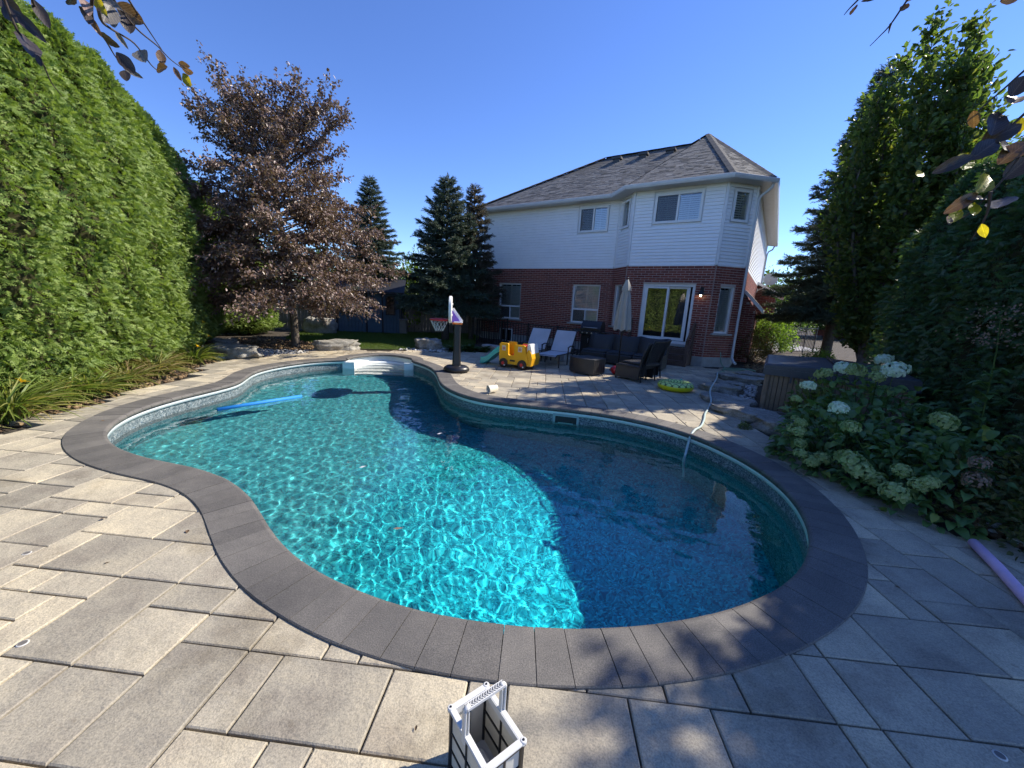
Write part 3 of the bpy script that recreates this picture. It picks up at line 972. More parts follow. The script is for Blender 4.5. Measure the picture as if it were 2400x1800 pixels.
# windows
def window(seg, s0, s1, z0, z1, style):
    M, L = seg_frame(seg)
    W, Hh = s1 - s0, z1 - z0
    up_ = z0 > ZB
    fr = MB()
    fw_ = .055 if style != 'door' else .085
    proud = -.035 if up_ else .035
    yc = proud + .05
    def bar(x0, x1, a, b, y0=None, y1=None, mi=0):
        y0 = proud if y0 is None else y0; y1 = proud + .10 if y1 is None else y1
        fr.box(((x0 + x1) / 2, (y0 + y1) / 2, (a + b) / 2), (x1 - x0, y1 - y0, b - a), mi=mi)
    o_ = .02 if up_ else 0
    bar(-o_, fw_, -o_, Hh + o_); bar(W - fw_, W + o_, -o_, Hh + o_); bar(fw_, W - fw_, -o_, fw_); bar(fw_, W - fw_, Hh - fw_, Hh + o_)
    panes = []
    if style == 'slider':
        bar(W / 2 - .03, W / 2 + .03, fw_, Hh - fw_, proud + .01, proud + .09)
        panes = [(fw_, W / 2 - .03, fw_, Hh - fw_, True), (W / 2 + .03, W - fw_, fw_, Hh - fw_, False)]
    elif style == 'tall':
        zm = Hh * .36
        bar(fw_, W - fw_, zm - .035, zm + .035, proud + .004)
        bar(W / 2 - .02, W / 2 + .02, fw_, zm - .035, proud + .01, proud + .09); 
        panes = [(fw_, W / 2 - .02, fw_, zm - .035, True), (W / 2 + .02, W - fw_, fw_, zm - .035, False), (fw_, W - fw_, zm + .035, Hh - fw_, False)]
    elif style in ('narrow', 'narrowlow'):
        panes = [(fw_, W - fw_, fw_, Hh - fw_, False)]
    wo = fr.build("window" if style != 'door' else "sliding_door", M_TRIM, house)
    wo.matrix_local = M @ Matrix.Translation((s0, 0, z0))
    if style == 'door':
        wo['label'] = "white framed sliding glass door"
        x0, x1 = fw_, W - fw_
        xm = x0 + (x1 - x0) * .49
        def leaf(xa, xb, y, name):
            mb = MB()
            st = .065
            for a in ((xa, xa + st, .1, Hh - .09), (xb - st, xb, .1, Hh - .09), (xa + st, xb - st, .1, .1 + st + .03), (xa + st, xb - st, Hh - .09 - st, Hh - .09)):
                mb.box(((a[0] + a[1]) / 2, y, (a[2] + a[3]) / 2), (a[1] - a[0], .045, a[3] - a[2]))
            lf = mb.build(name, M_TRIM, wo)
            gl = MB().add([(xa + st, y, .2), (xb - st, y, .2), (xb - st, y, Hh - .15), (xa + st, y, Hh - .15)], [(0, 1, 2, 3)]).build("pane", M_GLASS, wo)
            return lf
        leaf(x0, xm + .03, .075, "door_panel")
        leaf(xm - .03, x1 - .12, .135, "door_panel")
        MB().bar((x1 - .10, .10, .1), (x1 - .10, .10, Hh - .1), .05, .04).build("screen_frame", M_TRIM, wo)
        MB().bbox((xm - .01, .035, Hh * .47), (.03, .04, .18), .008).build("handle", M_TRIM, wo)
    for x0, x1, a, b, scr in panes:
        MB().add([(x0, yc, a), (x1, yc, a), (x1, yc, b), (x0, yc, b)], [(0, 1, 2, 3)]).build("pane", M_GLASS, wo)
        if scr:
            MB().add([(x0, yc - .022, a), (x1, yc - .022, a), (x1, yc - .022, b), (x0, yc - .022, b)], [(0, 1, 2, 3)]).build("insect_screen", M_SCREEN, wo)
    if style != 'door':
        # plantation shutters inside: stiles and tilted slats, one by one
        st = MB()
        lights = {'slider': [(fw_, W / 2 - .01), (W / 2 + .01, W - fw_)], 'tall': [(fw_, W / 2), (W / 2, W - fw_)]}.get(style, [(fw_, W - fw_)])
        sl_ = .064 if style != 'narrow' else .07
        sme = None
        for x0, x1 in lights:
            for xa in (x0 + .02, x1 - .02):
                st.box((xa, yc + .05, Hh / 2), (.04, .03, Hh - 2 * fw_))
            st.box(((x0 + x1) / 2, yc + .02, Hh / 2), (.012, .012, Hh - 2 * fw_))
            n = int((Hh - 2 * fw_) / sl_)
            sm_ = MB().box((0, 0, 0), (x1 - x0 - .08, .066, .008), M=Matrix.Rotation(R(56), 3, 'X')).mesh("slat", M_SHUT)
            for q in range(n):
                link("slat", sm_, wo, ((x0 + x1) / 2, yc + .055, fw_ + sl_ * (q + .5)))
        st.build("shutter_frame", M_SHUT, wo)
    if not up_ and style != 'door':
        MB().bbox((W / 2, -.02, -.035), (W + .24, .16, .065), .01).build("sill", M_SILL, wo)
    if style == 'door':
        MB().bbox((W / 2, -.03, -.045), (W + .06, .18, .08), .01).build("sill", M_SILL, wo)
    return wo
for k in OPEN:
    for h in OPEN[k]: window(k, *h)
# basement window behind the railing
mb = MB()
for a in ((0, .05, 0, .6), (.65, .70, 0, .6), (.05, .65, 0, .05), (.05, .65, .55, .6), (.33, .37, .05, .55)):
    mb.box(((a[0] + a[1]) / 2, 0, (a[2] + a[3]) / 2), (a[1] - a[0], .05, a[3] - a[2]))
bw = mb.build("basement_window", M_TRIM, house, loc=(1.15, -.055, -.10))
MB().add([(.05, .005, .05), (.65, .005, .05), (.65, .005, .55), (.05, .005, .55)], [(0, 1, 2, 3)]).build("pane", simple("black_glass", (.01, .012, .014), .05, .0), bw)

# roof
ZE = 5.70
EA = .45
VA, VB, VC, VD, VE = (-EA, -EA, ZE), (6.18, -EA, ZE), (6.93, -BW - EA, ZE), (10.12, -BW - EA, ZE), (11.13, -.19, ZE)
VF, VG = (11.13, 12.7, ZE), (-EA, 12.7, ZE)
RL, RR_, PK = (3.95, 3.95, 8.55), (7.72, 3.98, 8.55), (8.30, 3.95, 8.80)
RB, RBL = (8.30, 9.3, 8.80), (3.95, 9.0, 8.55)
M_ROOFB = simple("roof_felt", (.05, .05, .05), .95, .1)
mb = MB()
rf_faces = [(VA, VB, RR_, RL), (VB, VC, PK), (VB, PK, RR_), (VC, VD, PK), (VD, VE, PK), (VE, VF, RB, PK), (VF, VG, RBL, RB), (VG, VA, RL, RBL), (RL, RR_, PK, RB, RBL)]
for f in rf_faces: mb.add(f, [tuple(range(len(f)))])
roof = mb.build("roof", M_ROOFB, house)
t = NT("asphalt_shingle")
c = t.ramp(t.isl(), [(0, (.065, .065, .066)), (.3, (.115, .114, .113)), (.6, (.16, .158, .155)), (.85, (.105, .104, .104)), (1, (.21, .206, .20))])
c = t.mix(1, c, t.ramp(t.noise(160, 2, .8), [(.35, (.7, .7, .7)), (.65, (1.3, 1.3, 1.3))]), 'MULTIPLY')
t.base(c); t.set(Roughness=.9); M_SHING = t.m
M_CAPS = simple("ridge_cap_shingle", (.075, .074, .073), .92, .25, 30)
def clip3(poly, z0, z1):
    def cl(ps, zc, sgn):
        out = []
        for i in range(len(ps)):
            p, q = ps[i], ps[(i + 1) % len(ps)]
            dp, dq = (p.z - zc) * sgn, (q.z - zc) * sgn
            if dp >= 0: out.append(p)
            if (dp >= 0) != (dq >= 0): out.append(p.lerp(q, dp / (dp - dq)))
        return out
    return cl(cl(poly, z0, 1), z1, -1)
def shingle_face(mb, poly, rsd):
    P = [Vector(p) for p in poly]
    nrm = (P[1] - P[0]).cross(P[2] - P[0]).normalized()
    if nrm.z < 0: nrm = -nrm
    hor = Vector((0, 0, 1)).cross(nrm).normalized()
    upd = nrm.cross(hor)
    if upd.z < 0: upd = -upd
    dz = .145 * upd.z
    z = min(p.z for p in P); zt = max(p.z for p in P)
    row = 0
    while z < zt - .01:
        ps = clip3(P, z, min(zt, z + dz))
        if len(ps) >= 3:
            xs = [p.dot(hor) for p in ps]
            lo_b = [p.dot(hor) for p in ps if p.z < z + dz * .25] or xs
            hi_b = [p.dot(hor) for p in ps if p.z > min(zt, z + dz) - dz * .25] or xs
            a0, a1, b0, b1 = min(lo_b), max(lo_b), min(hi_b), max(hi_b)
            base = ps[0] - hor * ps[0].dot(hor)
            org = base + upd * ((z - base.z) / upd.z)
            s = a0 if a0 < b0 else b0
            e_ = max(a1, b1); s0 = min(a0, b0)
            x = s0 - rsd.uniform(0, .3)
            while x < e_:
                w = rsd.choice((.14, .18, .22, .26, .33))
                xa, xb = x, x + w - .006
                x += w
                def lim(v, f): return min(max(v, a0 + (b0 - a0) * f), a1 + (b1 - a1) * f)
                p0, p1 = lim(xa, 0), lim(xb, 0); q0, q1 = lim(xa, 1), lim(xb, 1)
                if p1 - p0 < .01 and q1 - q0 < .01: continue
                th = rsd.choice((.009, .012, .019))
                top = upd * .145
                v = [org + hor * p0 + nrm * .004, org + hor * p1 + nrm * .004, org + hor * p0 + nrm * th, org + hor * p1 + nrm * th, org + top + hor * q1 + nrm * .005, org + top + hor * q0 + nrm * .005]
                mb.add(v, [(0, 1, 3, 2), (2, 3, 4, 5)])
        z += dz; row += 1
rs_ = random.Random(4)
sh = MB()
for f in rf_faces[:6]:
    for tri in ([f] if len(f) == 3 or f is rf_faces[0] or f is rf_faces[5] else [f]):
        shingle_face(sh, tri, rs_)
sh.build("shingles", M_SHING, house, kind='stuff')
# hip and ridge caps, one by one
capm = MB().add([(-.15, -.13, 0), (.15, -.13, 0), (.15, 0, .045), (-.15, 0, .045), (.15, .13, 0), (-.15, .13, 0)], [(0, 1, 2, 3), (3, 2, 4, 5)]).mesh("ridge_cap", M_CAPS)
def caps(a, b, lift=.02):
    a, b = Vector(a), Vector(b)
    d = (b - a); L = d.length; d.normalize()
    x = d; y = Vector((0, 0, 1)).cross(x).normalized(); z = x.cross(y)
    n = int(L / .27)
    for i in range(n):
        o = link("ridge_cap", capm, house)
        o.matrix_local = Matrix.Translation(a + d * (i + .5) * L / n + z * (lift + .004 * (i % 2))) @ Matrix((x, y, z)).transposed().to_4x4()
caps(VA, RL); caps(RL, RR_); caps(PK, VD); caps(PK, VE); caps(RR_, PK)
# soffit, fascia and gutter
eave = [VA, VB, VC, VD, VE, VF]
wallp = [(0, 0), (6.36, 0), (7.12, -BW), (9.95, -BW), (10.7, 0), (10.7, 12.3)]
sf = MB()
for i in range(5):
    a, b = eave[i], eave[i + 1]; c_, d_ = wallp[i], wallp[i + 1]
    n = max(1, int((Vector(b) - Vector(a)).length / .3))
    for q in range(n):                                      # narrow soffit panels with V joints
        f0, f1 = q / n + .02 / n, (q + 1) / n - .02 / n
        A, B = Vector(a[:2]).lerp(Vector(b[:2]), f0), Vector(a[:2]).lerp(Vector(b[:2]), f1)
        Cc, Dd = Vector(c_).lerp(Vector(d_), f0), Vector(c_).lerp(Vector(d_), f1)
        MBq = sf
        MBq.add([(A.x, A.y, ZS), (Cc.x, Cc.y, ZS), (Dd.x, Dd.y, ZS), (B.x, B.y, ZS)], [(0, 1, 2, 3)])
    sf.add([(a[0], a[1], ZS + .006), (c_[0], c_[1], ZS + .006), (d_[0], d_[1], ZS + .006), (b[0], b[1], ZS + .006)], [(0, 1, 2, 3)])
sf.build("soffit", M_SOFFIT, house)
gt = MB()
prof = [(0, 0), (.09, .0), (.115, .05), (.125, .115), (.11, .125), (.105, .10), (.02, .10), (0, .12)]
pts = [Vector((*p[:2], ZS - .005)) for p in eave]
b0 = len(gt.v); K = len(prof)
for i, p in enumerate(pts):
    d1 = (pts[i] - pts[i - 1]).normalized() if i > 0 else (pts[1] - pts[0]).normalized()
    d2 = (pts[i + 1] - pts[i]).normalized() if i < len(pts) - 1 else d1
    n1 = Vector((d1.y, -d1.x, 0)); n2 = Vector((d2.y, -d2.x, 0))
    nn = (n1 + n2).normalized(); nn /= max(.5, nn.dot(n1))
    for o_, h_ in prof: gt.v.append(tuple(p + nn * (o_ - .03) + Vector((0, 0, h_))))
for i in range(len(pts) - 1):
    for k in range(K):
        k2 = (k + 1) % K
        gt.f.append((b0 + i * K + k, b0 + i * K + k2, b0 + (i + 1) * K + k2, b0 + (i + 1) * K + k)); gt.mi.append(0); gt.sm.append(False)
gt.f.append(tuple(b0 + k for k in range(K))); gt.mi.append(0); gt.sm.append(False)
gt.build("gutter", M_GUTTER, house)
def pipe(name, pts, w=.075, d=.055):
    mb = MB()
    mb.tube(pts, w * .55, 8, sm=True); return mb.build(name, M_GUTTER, house)
cx, cyy = 10.74, -.07
pipe("downspout", [(11.08, -.20, 5.60), (11.06, -.19, 5.50), (10.98, -.16, 5.42), (10.82, -.11, 5.30), (10.77, -.085, 5.22), (10.765, -.08, 4.5), (10.765, -.08, .42), (10.77, -.10, .28), (10.84, -.22, .15), (10.92, -.34, .10)])
pipe("downspout", [(11.06, 12.45, 5.58), (11.0, 12.42, 5.40), (10.82, 12.36, 5.28), (10.78, 12.33, 5.1), (10.78, 12.33, .3)])
M_VENT = simple("vent_plastic", (.035, .035, .036), .5, .1)
for u_ in (4.75, 5.92, 7.05):
    mb = MB(); z_ = ZE + .643 * (3.35 + EA)
    mb.bbox((u_, 3.35, z_ + .10), (.40, .34, .11), .02); mb.box((u_, 3.35, z_ + .02), (.30, .26, .16)); mb.build("roof_vent", M_VENT, house)
# lantern beside the door, lit
M_IRON = simple("black_iron", (.012, .012, .014), .45, .1)
lm = MB()
lx, lz = 9.66, 2.30
lm.bbox((lx, -BW - .03, lz + .05), (.11, .04, .30), .01)
lm.tube([(lx, -BW - .04, lz + .12), (lx, -BW - .10, lz + .20), (lx, -BW - .16, lz + .17), (lx, -BW - .165, lz + .08)], .011, 6)
lm.lathe([(.02, .10), (.035, .08), (.06, .045), (.085, -.01), (.12, -.05), (.118, -.056), (.08, -.02)], 16, (lx, -BW - .165, lz))
lant = lm.build("wall_lantern", M_IRON, house)
t = NT("lit_bulb"); t.base((1, .9, .75)); t.b.inputs['Emission Color'].default_value = (1, .82, .55, 1); t.b.inputs['Emission Strength'].default_value = 9
MB().lathe([(.008, .06), (.02, .045), (.03, .015), (.033, -.01), (.024, -.035), (.006, -.045)], 12, (lx, -BW - .165, lz - .06)).build("bulb", t.m, lant)

# lower wings on the right
wing = MB()
def brick_box(x0, x1, y0, y1, z0, ztl, ztr, name):
    """a lean-to of brick: its own core, brick rows on the two faces in view"""
    core = MB()
    vs = [(x0, y0, z0), (x1, y0, z0), (x1, y1, z0), (x0, y1, z0), (x0, y0, ztl), (x1, y0, ztr), (x1, y1, ztr), (x0, y1, ztl)]
    core.add(vs, [(0, 1, 5, 4), (1, 2, 6, 5), (2, 3, 7, 6), (4, 5, 6, 7)])
    w_ = core.build(name, M_MORTAR, house)
    mb = MB()
    for k in range(int((max(ztl, ztr) - z0) / BH)):
        z = z0 + k * BH + BH / 2
        x = x0 - (BL / 2 if k % 2 else 0)
        while x < x1:
            a, b = max(x0, x), min(x1, x + BL)
            zl = ztl + (ztr - ztl) * ((a + b) / 2 - x0) / (x1 - x0)
            if b - a > .04 and z + BH / 2 < zl: mb.box(((a + b) / 2, y0 - .006, z), (b - a - BJ, .03, BH - BJ))
            x += BL
        y = y0 - (BL / 2 if k % 2 else 0)
        while y < y1:
            a, b = max(y0, y), min(y1, y + BL)
            if b - a > .04 and z + BH / 2 < ztr: mb.box((x1 + .006, (a + b) / 2, z), (.03, b - a - BJ, BH - BJ))
            y += BL
    mb.build("brick_rows", M_BRICKS, house, kind='stuff')
brick_box(10.70, 11.13, 1.5, 3.2, 0, 2.42, 1.80, "side_chase")
brick_box(10.70, 11.60, 9.0, 13.0, 0, 3.25, 2.55, "garage_wing")
def leanroof(x0, x1, y0, y1, za, zb, th=.13):
    mb = MB()
    vs = [(x0, y0, za), (x1, y0, zb), (x1, y1, zb), (x0, y1, za)]
    top = [(a, b, c2 + th) for a, b, c2 in vs]
    mb.add(vs + top, [(3, 2, 1, 0), (0, 1, 5, 4), (1, 2, 6, 5), (2, 3, 7, 6)], 0)
    mb.add([(a, b, c2 + .004) for a, b, c2 in top], [(0, 1, 2, 3)], 1)
    mb.build("lean_to_roof", [M_TRIM, M_SHING], house)
leanroof(10.72, 11.36, 1.36, 3.3, 2.45, 1.78)
leanroof(10.72, 11.95, 8.85, 13.0, 3.24, 2.62)
# ================================================================== VEGETATION
def unit(a):
    return a / np.maximum(1e-9, np.linalg.norm(a, axis=-1, keepdims=True))
def scatter(TV, TF, pos, fwd, nrm, scale):
    """copies of a template (local y = forwards, z = its face) turned to fwd / nrm"""
    N = len(pos)
    y = unit(fwd); x = unit(np.cross(y, nrm)); z = np.cross(x, y)
    Rm = np.stack([x, y, z], 2)                              # N,3,3 columns
    sc = np.asarray(scale)
    if sc.ndim == 1: sc = sc[:, None]
    T = TV[None] * (sc[:, None, :] if sc.shape[1] == 3 else sc[:, :, None])
    V = np.einsum('nij,nkj->nki', Rm, T) + pos[:, None]
    F = TF[None] + (np.arange(N) * len(TV))[:, None, None]
    return V.reshape(-1, 3), F.reshape(-1, TF.shape[1])
def rdir(rg, n):
    return unit(rg.normal(size=(n, 3)))
LEAF_V = np.array([(0, 0, 0), (.27, .32, .06), (.24, .68, .05), (0, 1, -.06), (-.24, .68, .05), (-.27, .32, .06)])
LEAF_F = np.array([(0, 1, 2, 3), (0, 3, 4, 5)])
def frond(nseg, width, fwd=.30, droop=.05):
    """a flat fern-like spray with toothed sides"""
    ax = [(0, k / nseg, -droop * (k / nseg) ** 2) for k in range(nseg + 1)]
    V = list(ax); F = []
    for k in range(nseg):
        w = width * (1 - (k / nseg) ** 1.6) * (.75 if k == 0 else 1) + .03
        for s in (1, -1):
            V.append((s * w, (k + .5) / nseg + fwd * (1 - .5 * k / nseg), -.06 - droop * (k / nseg) ** 2))
            F.append((k, k + 1, len(V) - 1) if s < 0 else (k + 1, k, len(V) - 1))
    return np.array(V), np.array(F)
CED_V, CED_F = frond(4, .34, .22, .12)
def needle_sprig(n=14, rs=1):
    rg = np.random.default_rng(rs)
    V, F = [(0, 0, 0), (0, 1, 0)], []
    for k in range(n):
        t = k / n
        a = k * 2.4
        b = np.array((0, t * .85, 0)); d = np.array((math.cos(a) * .24, .26, math.sin(a) * .24))
        w = np.array((-math.sin(a), 0, math.cos(a))) * .045
        i = len(V)
        V += [tuple(b - w), tuple(b + w), tuple(b + d)]
        F.append((i, i + 1, i + 2))
    # a twig that joins them into one sprig
    i = len(V); V += [(.012, 0, 0), (-.012, 0, 0), (0, .95, 0)]; F.append((i, i + 1, i + 2))
    return np.array(V), np.array(F)
SPR_V, SPR_F = needle_sprig()

M_BARK = simple("grey_bark", (.115, .095, .078), .95, .3, 14, .8, 40)
M_TWIG = simple("dark_twig", (.06, .045, .035), .9, .25, 20)
M_CEDAR = leafmat("cedar_green", [(.13, .19, .045), (.17, .24, .055), (.22, .30, .075), (.15, .225, .06), (.29, .36, .11), (.18, .26, .06)], .30, .55, .25)
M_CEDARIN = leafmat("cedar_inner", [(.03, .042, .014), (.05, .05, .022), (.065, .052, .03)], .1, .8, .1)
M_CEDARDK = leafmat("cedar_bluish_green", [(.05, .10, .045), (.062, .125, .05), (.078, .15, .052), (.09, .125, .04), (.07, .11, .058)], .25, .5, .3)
M_SPRUCE = leafmat("spruce_needles", [(.04, .062, .042), (.055, .083, .055), (.07, .10, .068), (.06, .075, .04)], .12, .55, .3)
M_SPRUCEB = leafmat("spruce_needles_brown_tips", [(.05, .06, .04), (.085, .07, .045), (.11, .075, .05), (.06, .075, .05)], .12, .6, .25)
M_BEECH = leafmat("purple_beech_leaf", [(.10, .058, .05), (.16, .10, .082), (.24, .165, .14), (.13, .078, .066), (.32, .24, .205), (.19, .115, .07)], .16, .42, .5)
M_HORN = leafmat("hornbeam_leaf", [(.055, .092, .03), (.07, .115, .035), (.095, .145, .04), (.13, .17, .04), (.066, .105, .036), (.18, .19, .05)], .50, .42, .4)

# ---- cedars (thuja): columns of drooping sprays over a dark inner mass
def cedar_mesh(name, h, rad, n, seed, mats, size=(.065, .13)):
    rg = np.random.default_rng(seed)
    ph = rg.uniform(0, 6.28, 6)
    def radius(z, a):
        t = z / h
        base = rad * np.minimum(1, (t + .06) * 7) * np.clip((1.02 - t) * 2.3, 0, 1) ** .62
        return base * (1 + .10 * np.sin(3 * a + ph[0] + z * 1.3) + .09 * np.sin(5 * a + ph[1] - z * 2.1) + .07 * np.sin(z * 5.1 + ph[2] + 2 * a) + .05 * np.sin(z * 11 + 7 * a + ph[3]) + .055 * np.sin(17 * a + z * 9 + ph[4]) * np.sin(z * 13 + ph[5] + 6 * a))
    z = h * rg.uniform(.01, 1.0, n) ** .95; a = rg.uniform(0, 2 * np.pi, n)
    r = radius(z, a)
    depth = rg.uniform(0, 1, n) ** 2
    rr = r * (1 - .30 * depth) + rg.normal(0, .02, n)
    pos = np.stack([rr * np.cos(a), rr * np.sin(a), z], 1)
    out = np.stack([np.cos(a), np.sin(a), np.zeros(n)], 1)
    tan = np.stack([-np.sin(a), np.cos(a), np.zeros(n)], 1)
    fwd = out * rg.uniform(.45, 1.1, n)[:, None] + tan * rg.normal(0, .7, n)[:, None] + np.array((0, 0, 1)) * rg.normal(-.15, .62, n)[:, None]
    top = (z > h * .9)
    fwd[top] += np.array((0, 0, .9))
    nrm = tan * rg.normal(0, 1, n)[:, None] + np.array((0, 0, 1)) * rg.uniform(.1, 1, n)[:, None] + out * .35
    sc = rg.uniform(size[0], size[1], n)
    V, F = scatter(CED_V, CED_F, pos, fwd, nrm, sc)
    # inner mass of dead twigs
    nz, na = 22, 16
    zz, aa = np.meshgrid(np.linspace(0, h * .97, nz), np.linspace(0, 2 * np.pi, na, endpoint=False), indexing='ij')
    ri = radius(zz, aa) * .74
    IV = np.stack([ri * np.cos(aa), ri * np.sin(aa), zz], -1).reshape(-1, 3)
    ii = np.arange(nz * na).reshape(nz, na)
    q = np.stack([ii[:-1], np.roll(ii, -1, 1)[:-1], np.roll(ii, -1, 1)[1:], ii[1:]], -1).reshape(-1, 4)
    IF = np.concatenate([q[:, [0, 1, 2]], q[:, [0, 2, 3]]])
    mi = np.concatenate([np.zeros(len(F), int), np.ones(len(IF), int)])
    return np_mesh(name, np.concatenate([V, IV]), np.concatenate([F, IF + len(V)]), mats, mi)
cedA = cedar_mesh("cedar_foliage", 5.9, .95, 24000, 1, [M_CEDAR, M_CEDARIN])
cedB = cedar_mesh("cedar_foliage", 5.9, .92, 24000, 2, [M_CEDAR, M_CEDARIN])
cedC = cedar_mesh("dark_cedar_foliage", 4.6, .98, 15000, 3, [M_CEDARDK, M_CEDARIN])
ctr = MB().tube([(0, 0, -.1), (.02, 0, 1.2), (0, .02, 3.5)], [.09, .07, .04], 7)
ctm = ctr.mesh("trunk", M_BARK)
def cedar(me, x, y, rz, sc, label, group):
    o = thing("cedar_tree", label, "cedar tree", (x, y, -.06), rz, group)
    o.scale = (sc[0], sc[0], sc[1])
    link("foliage", me, o); link("trunk", ctm, o)
    return o
g_ = "cedars of the tall clipped hedge on the left"
LH = [(-7.05, 3.3, .98), (-7.2, 4.25, 1.01), (-7.35, 5.2, .97), (-7.55, 6.15, 1.02), (-7.85, 7.1, 1.0), (-8.2, 8.05, 1.01), (-8.65, 9.0, .98), (-9.15, 9.95, .99), (-9.65, 10.9, .97), (-10.1, 11.8, .96)]
LL = ["nearest bright green cedar of the left hedge, cut by the left edge of the photo", "bright green cedar second from the photo's left edge, behind the yellow daylily clump",
      "bright green cedar of the left hedge behind the second daylily clump", "sunlit cedar in the middle of the left hedge behind straw coloured daylilies",
      "sunlit hedge cedar between the middle daylily clumps and the far ones", "green hedge cedar behind the far yellow flowered daylilies", "green hedge cedar behind the long white boulder",
      "green hedge cedar beside the small half hidden boulder, third cedar from the dark gap",
      "green hedge cedar next to last before the dark gap", "far end cedar of the left hedge, beside the dark gap before the purple tree"]
for k, (x, y, s) in enumerate(LH):
    cedar((cedA, cedB)[k % 2], x, y, k * 1.9, (1.0, s * (1 - .004 * k)), LL[k], g_)
g_ = "cedars in the shade behind the purple beech"
for k, (x, y, s, lab) in enumerate([(-11.2, 13.1, .90, "shaded cedar just beyond the far end of the left hedge"), (-11.4, 14.3, .88, "shaded dark cedar deep in the gap left of the purple beech"),
                                    (-10.5, 15.1, .72, "small sunlit cedar seen past the left side of the purple beech trunk"), (-11.6, 16.2, .85, "cedar behind the purple beech trunk near the dark fence")]):
    cedar((cedB, cedA)[k % 2], x, y, k * 1.3 + .5, (1.05, s), lab, g_)
g_ = "dark cedars of the shaded hedge on the right"
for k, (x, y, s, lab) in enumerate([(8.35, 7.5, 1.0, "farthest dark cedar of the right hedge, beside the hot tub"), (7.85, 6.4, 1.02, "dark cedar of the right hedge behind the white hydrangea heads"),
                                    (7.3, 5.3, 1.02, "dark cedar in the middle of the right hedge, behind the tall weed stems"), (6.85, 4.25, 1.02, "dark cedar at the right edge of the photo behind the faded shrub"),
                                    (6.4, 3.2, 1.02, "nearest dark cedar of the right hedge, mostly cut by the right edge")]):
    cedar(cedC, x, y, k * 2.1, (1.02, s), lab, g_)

g_ = "hedge cedars mirrored in the glass door"
for k in range(6):
    cedar((cedA, cedB)[k % 2], -7.0 + .03 * k, 2.3 - .98 * k, k * 1.7, (1.0, 1.0), "bright hedge cedar left of the camera, seen only as a reflection in the glass door", g_)

# ---- spruces
def spruce_mesh(name, h, rad, seed, mats, z0=.9, n_br=120, dens=1.0):
    rg = np.random.default_rng(seed)
    P, Fw, Nn, S = [], [], [], []
    br = []
    for b in range(n_br):
        t = (b + rg.uniform(0, 1)) / n_br
        z = z0 + (h - z0) * t ** 1.05
        L = rad * (1 - t) ** .82 * rg.uniform(.75, 1.15) + .12
        a = b * 2.39996 + rg.normal(0, .25)
        dirv = np.array((math.cos(a), math.sin(a), 0))
        up0 = -.12 + .55 * t
        nn = int(max(10, L * 88 * dens))
        s = rg.uniform(.10, 1, nn)
        side = rg.normal(0, .26, nn) * (1.05 - s) * L + rg.normal(0, .05, nn)
        sagz = up0 * s * L - .16 * (s ** 2) * L * (1 - t) + .22 * L * np.clip(s - .72, 0, 1) - np.abs(side) * .25
        lat = np.array((-dirv[1], dirv[0], 0))
        p = dirv * (s * L)[:, None] + lat * side[:, None] + np.array((0, 0, 1)) * (z + sagz)[:, None]
        P.append(p)
        sg = np.sign(side) * rg.uniform(.1, 1.0, nn)
        Fw.append(dirv * rg.uniform(.5, 1, nn)[:, None] + lat * sg[:, None] + np.array((0, 0, 1)) * rg.normal(-.05 + .35 * t, .30, nn)[:, None])
        Nn.append(np.array((0, 0, 1)) + rg.normal(0, .5, (nn, 3)))
        S.append(rg.uniform(.19, .34, nn) * (1 - .30 * t))
        br.append((z, dirv, L, up0, t))
    nl = 14                                                  # the leader
    P.append(np.stack([np.zeros(nl), np.zeros(nl), h - .5 + np.linspace(0, .55, nl)], 1)); Fw.append(rg.normal(0, .35, (nl, 3)) + (0, 0, 1)); Nn.append(rdir(rg, nl)); S.append(np.full(nl, .16))
    V, F = scatter(SPR_V, SPR_F, np.concatenate(P), np.concatenate(Fw), np.concatenate(Nn), np.concatenate(S))
    me = np_mesh(name, V, F, mats)
    tr = MB().tube([(0, 0, -.15), (0, 0, z0), (.01, 0, h * .6), (0, 0, h)], [rad * .085, rad * .075, rad * .04, .01], 8)
    for z, d, L, u0, t in br[::2]:
        tr.tube([(0, 0, z), (d[0] * L * .5, d[1] * L * .5, z + u0 * .5 * L - .04 * L * (1 - t)), (d[0] * L * .85, d[1] * L * .85, z + u0 * .85 * L - .11 * L * (1 - t))], [.022, .014, .006], 4, cap=False)
    return me, tr.mesh("trunk", M_BARK)
sprA, sprAt = spruce_mesh("spruce_needles", 6.35, 1.95, 21, [M_SPRUCE], 1.55, 130, 1.25)
sprB, sprBt = spruce_mesh("spruce_needles", 6.3, 1.35, 22, [M_SPRUCEB], 1.3, 110, 1.1)
sprC, sprCt = spruce_mesh("spruce_needles", 9.3, 1.95, 23, [M_SPRUCE], 1.9, 165, 1.3)
def tree(name, label, cat, x, y, crown, trunk, cname="crown", rz=0, group=None, sc=(1, 1, 1)):
    o = thing(name, label, cat, (x, y, -.06), rz, group); o.scale = sc
    link(cname, crown, o); link("trunk", trunk, o)
    return o
tree("spruce_tree", "broad blue green spruce left of the house, in front of the grey wooden fence", "spruce tree", -2.95, 16.4, sprA, sprAt, group="spruces and pines round the garden")
tree("spruce_tree", "thin spruce with brownish top, tight against the left corner of the house", "spruce tree", -1.95, 17.2, sprB, sprBt, group="spruces and pines round the garden", rz=1)
tree("pine_tree", "green conifer showing above and behind the right side of the purple beech", "pine tree", -7.2, 19.6, sprC, sprCt, rz=2, group="spruces and pines round the garden", sc=(.95, .95, .76))
tree("spruce_tree", "tall dark spruce right of the house, leaning out past the leafy columnar tree", "spruce tree", 10.95, 13.6, sprC, sprCt, group="spruces and pines round the garden", sc=(1.0, 1.0, 1.0))

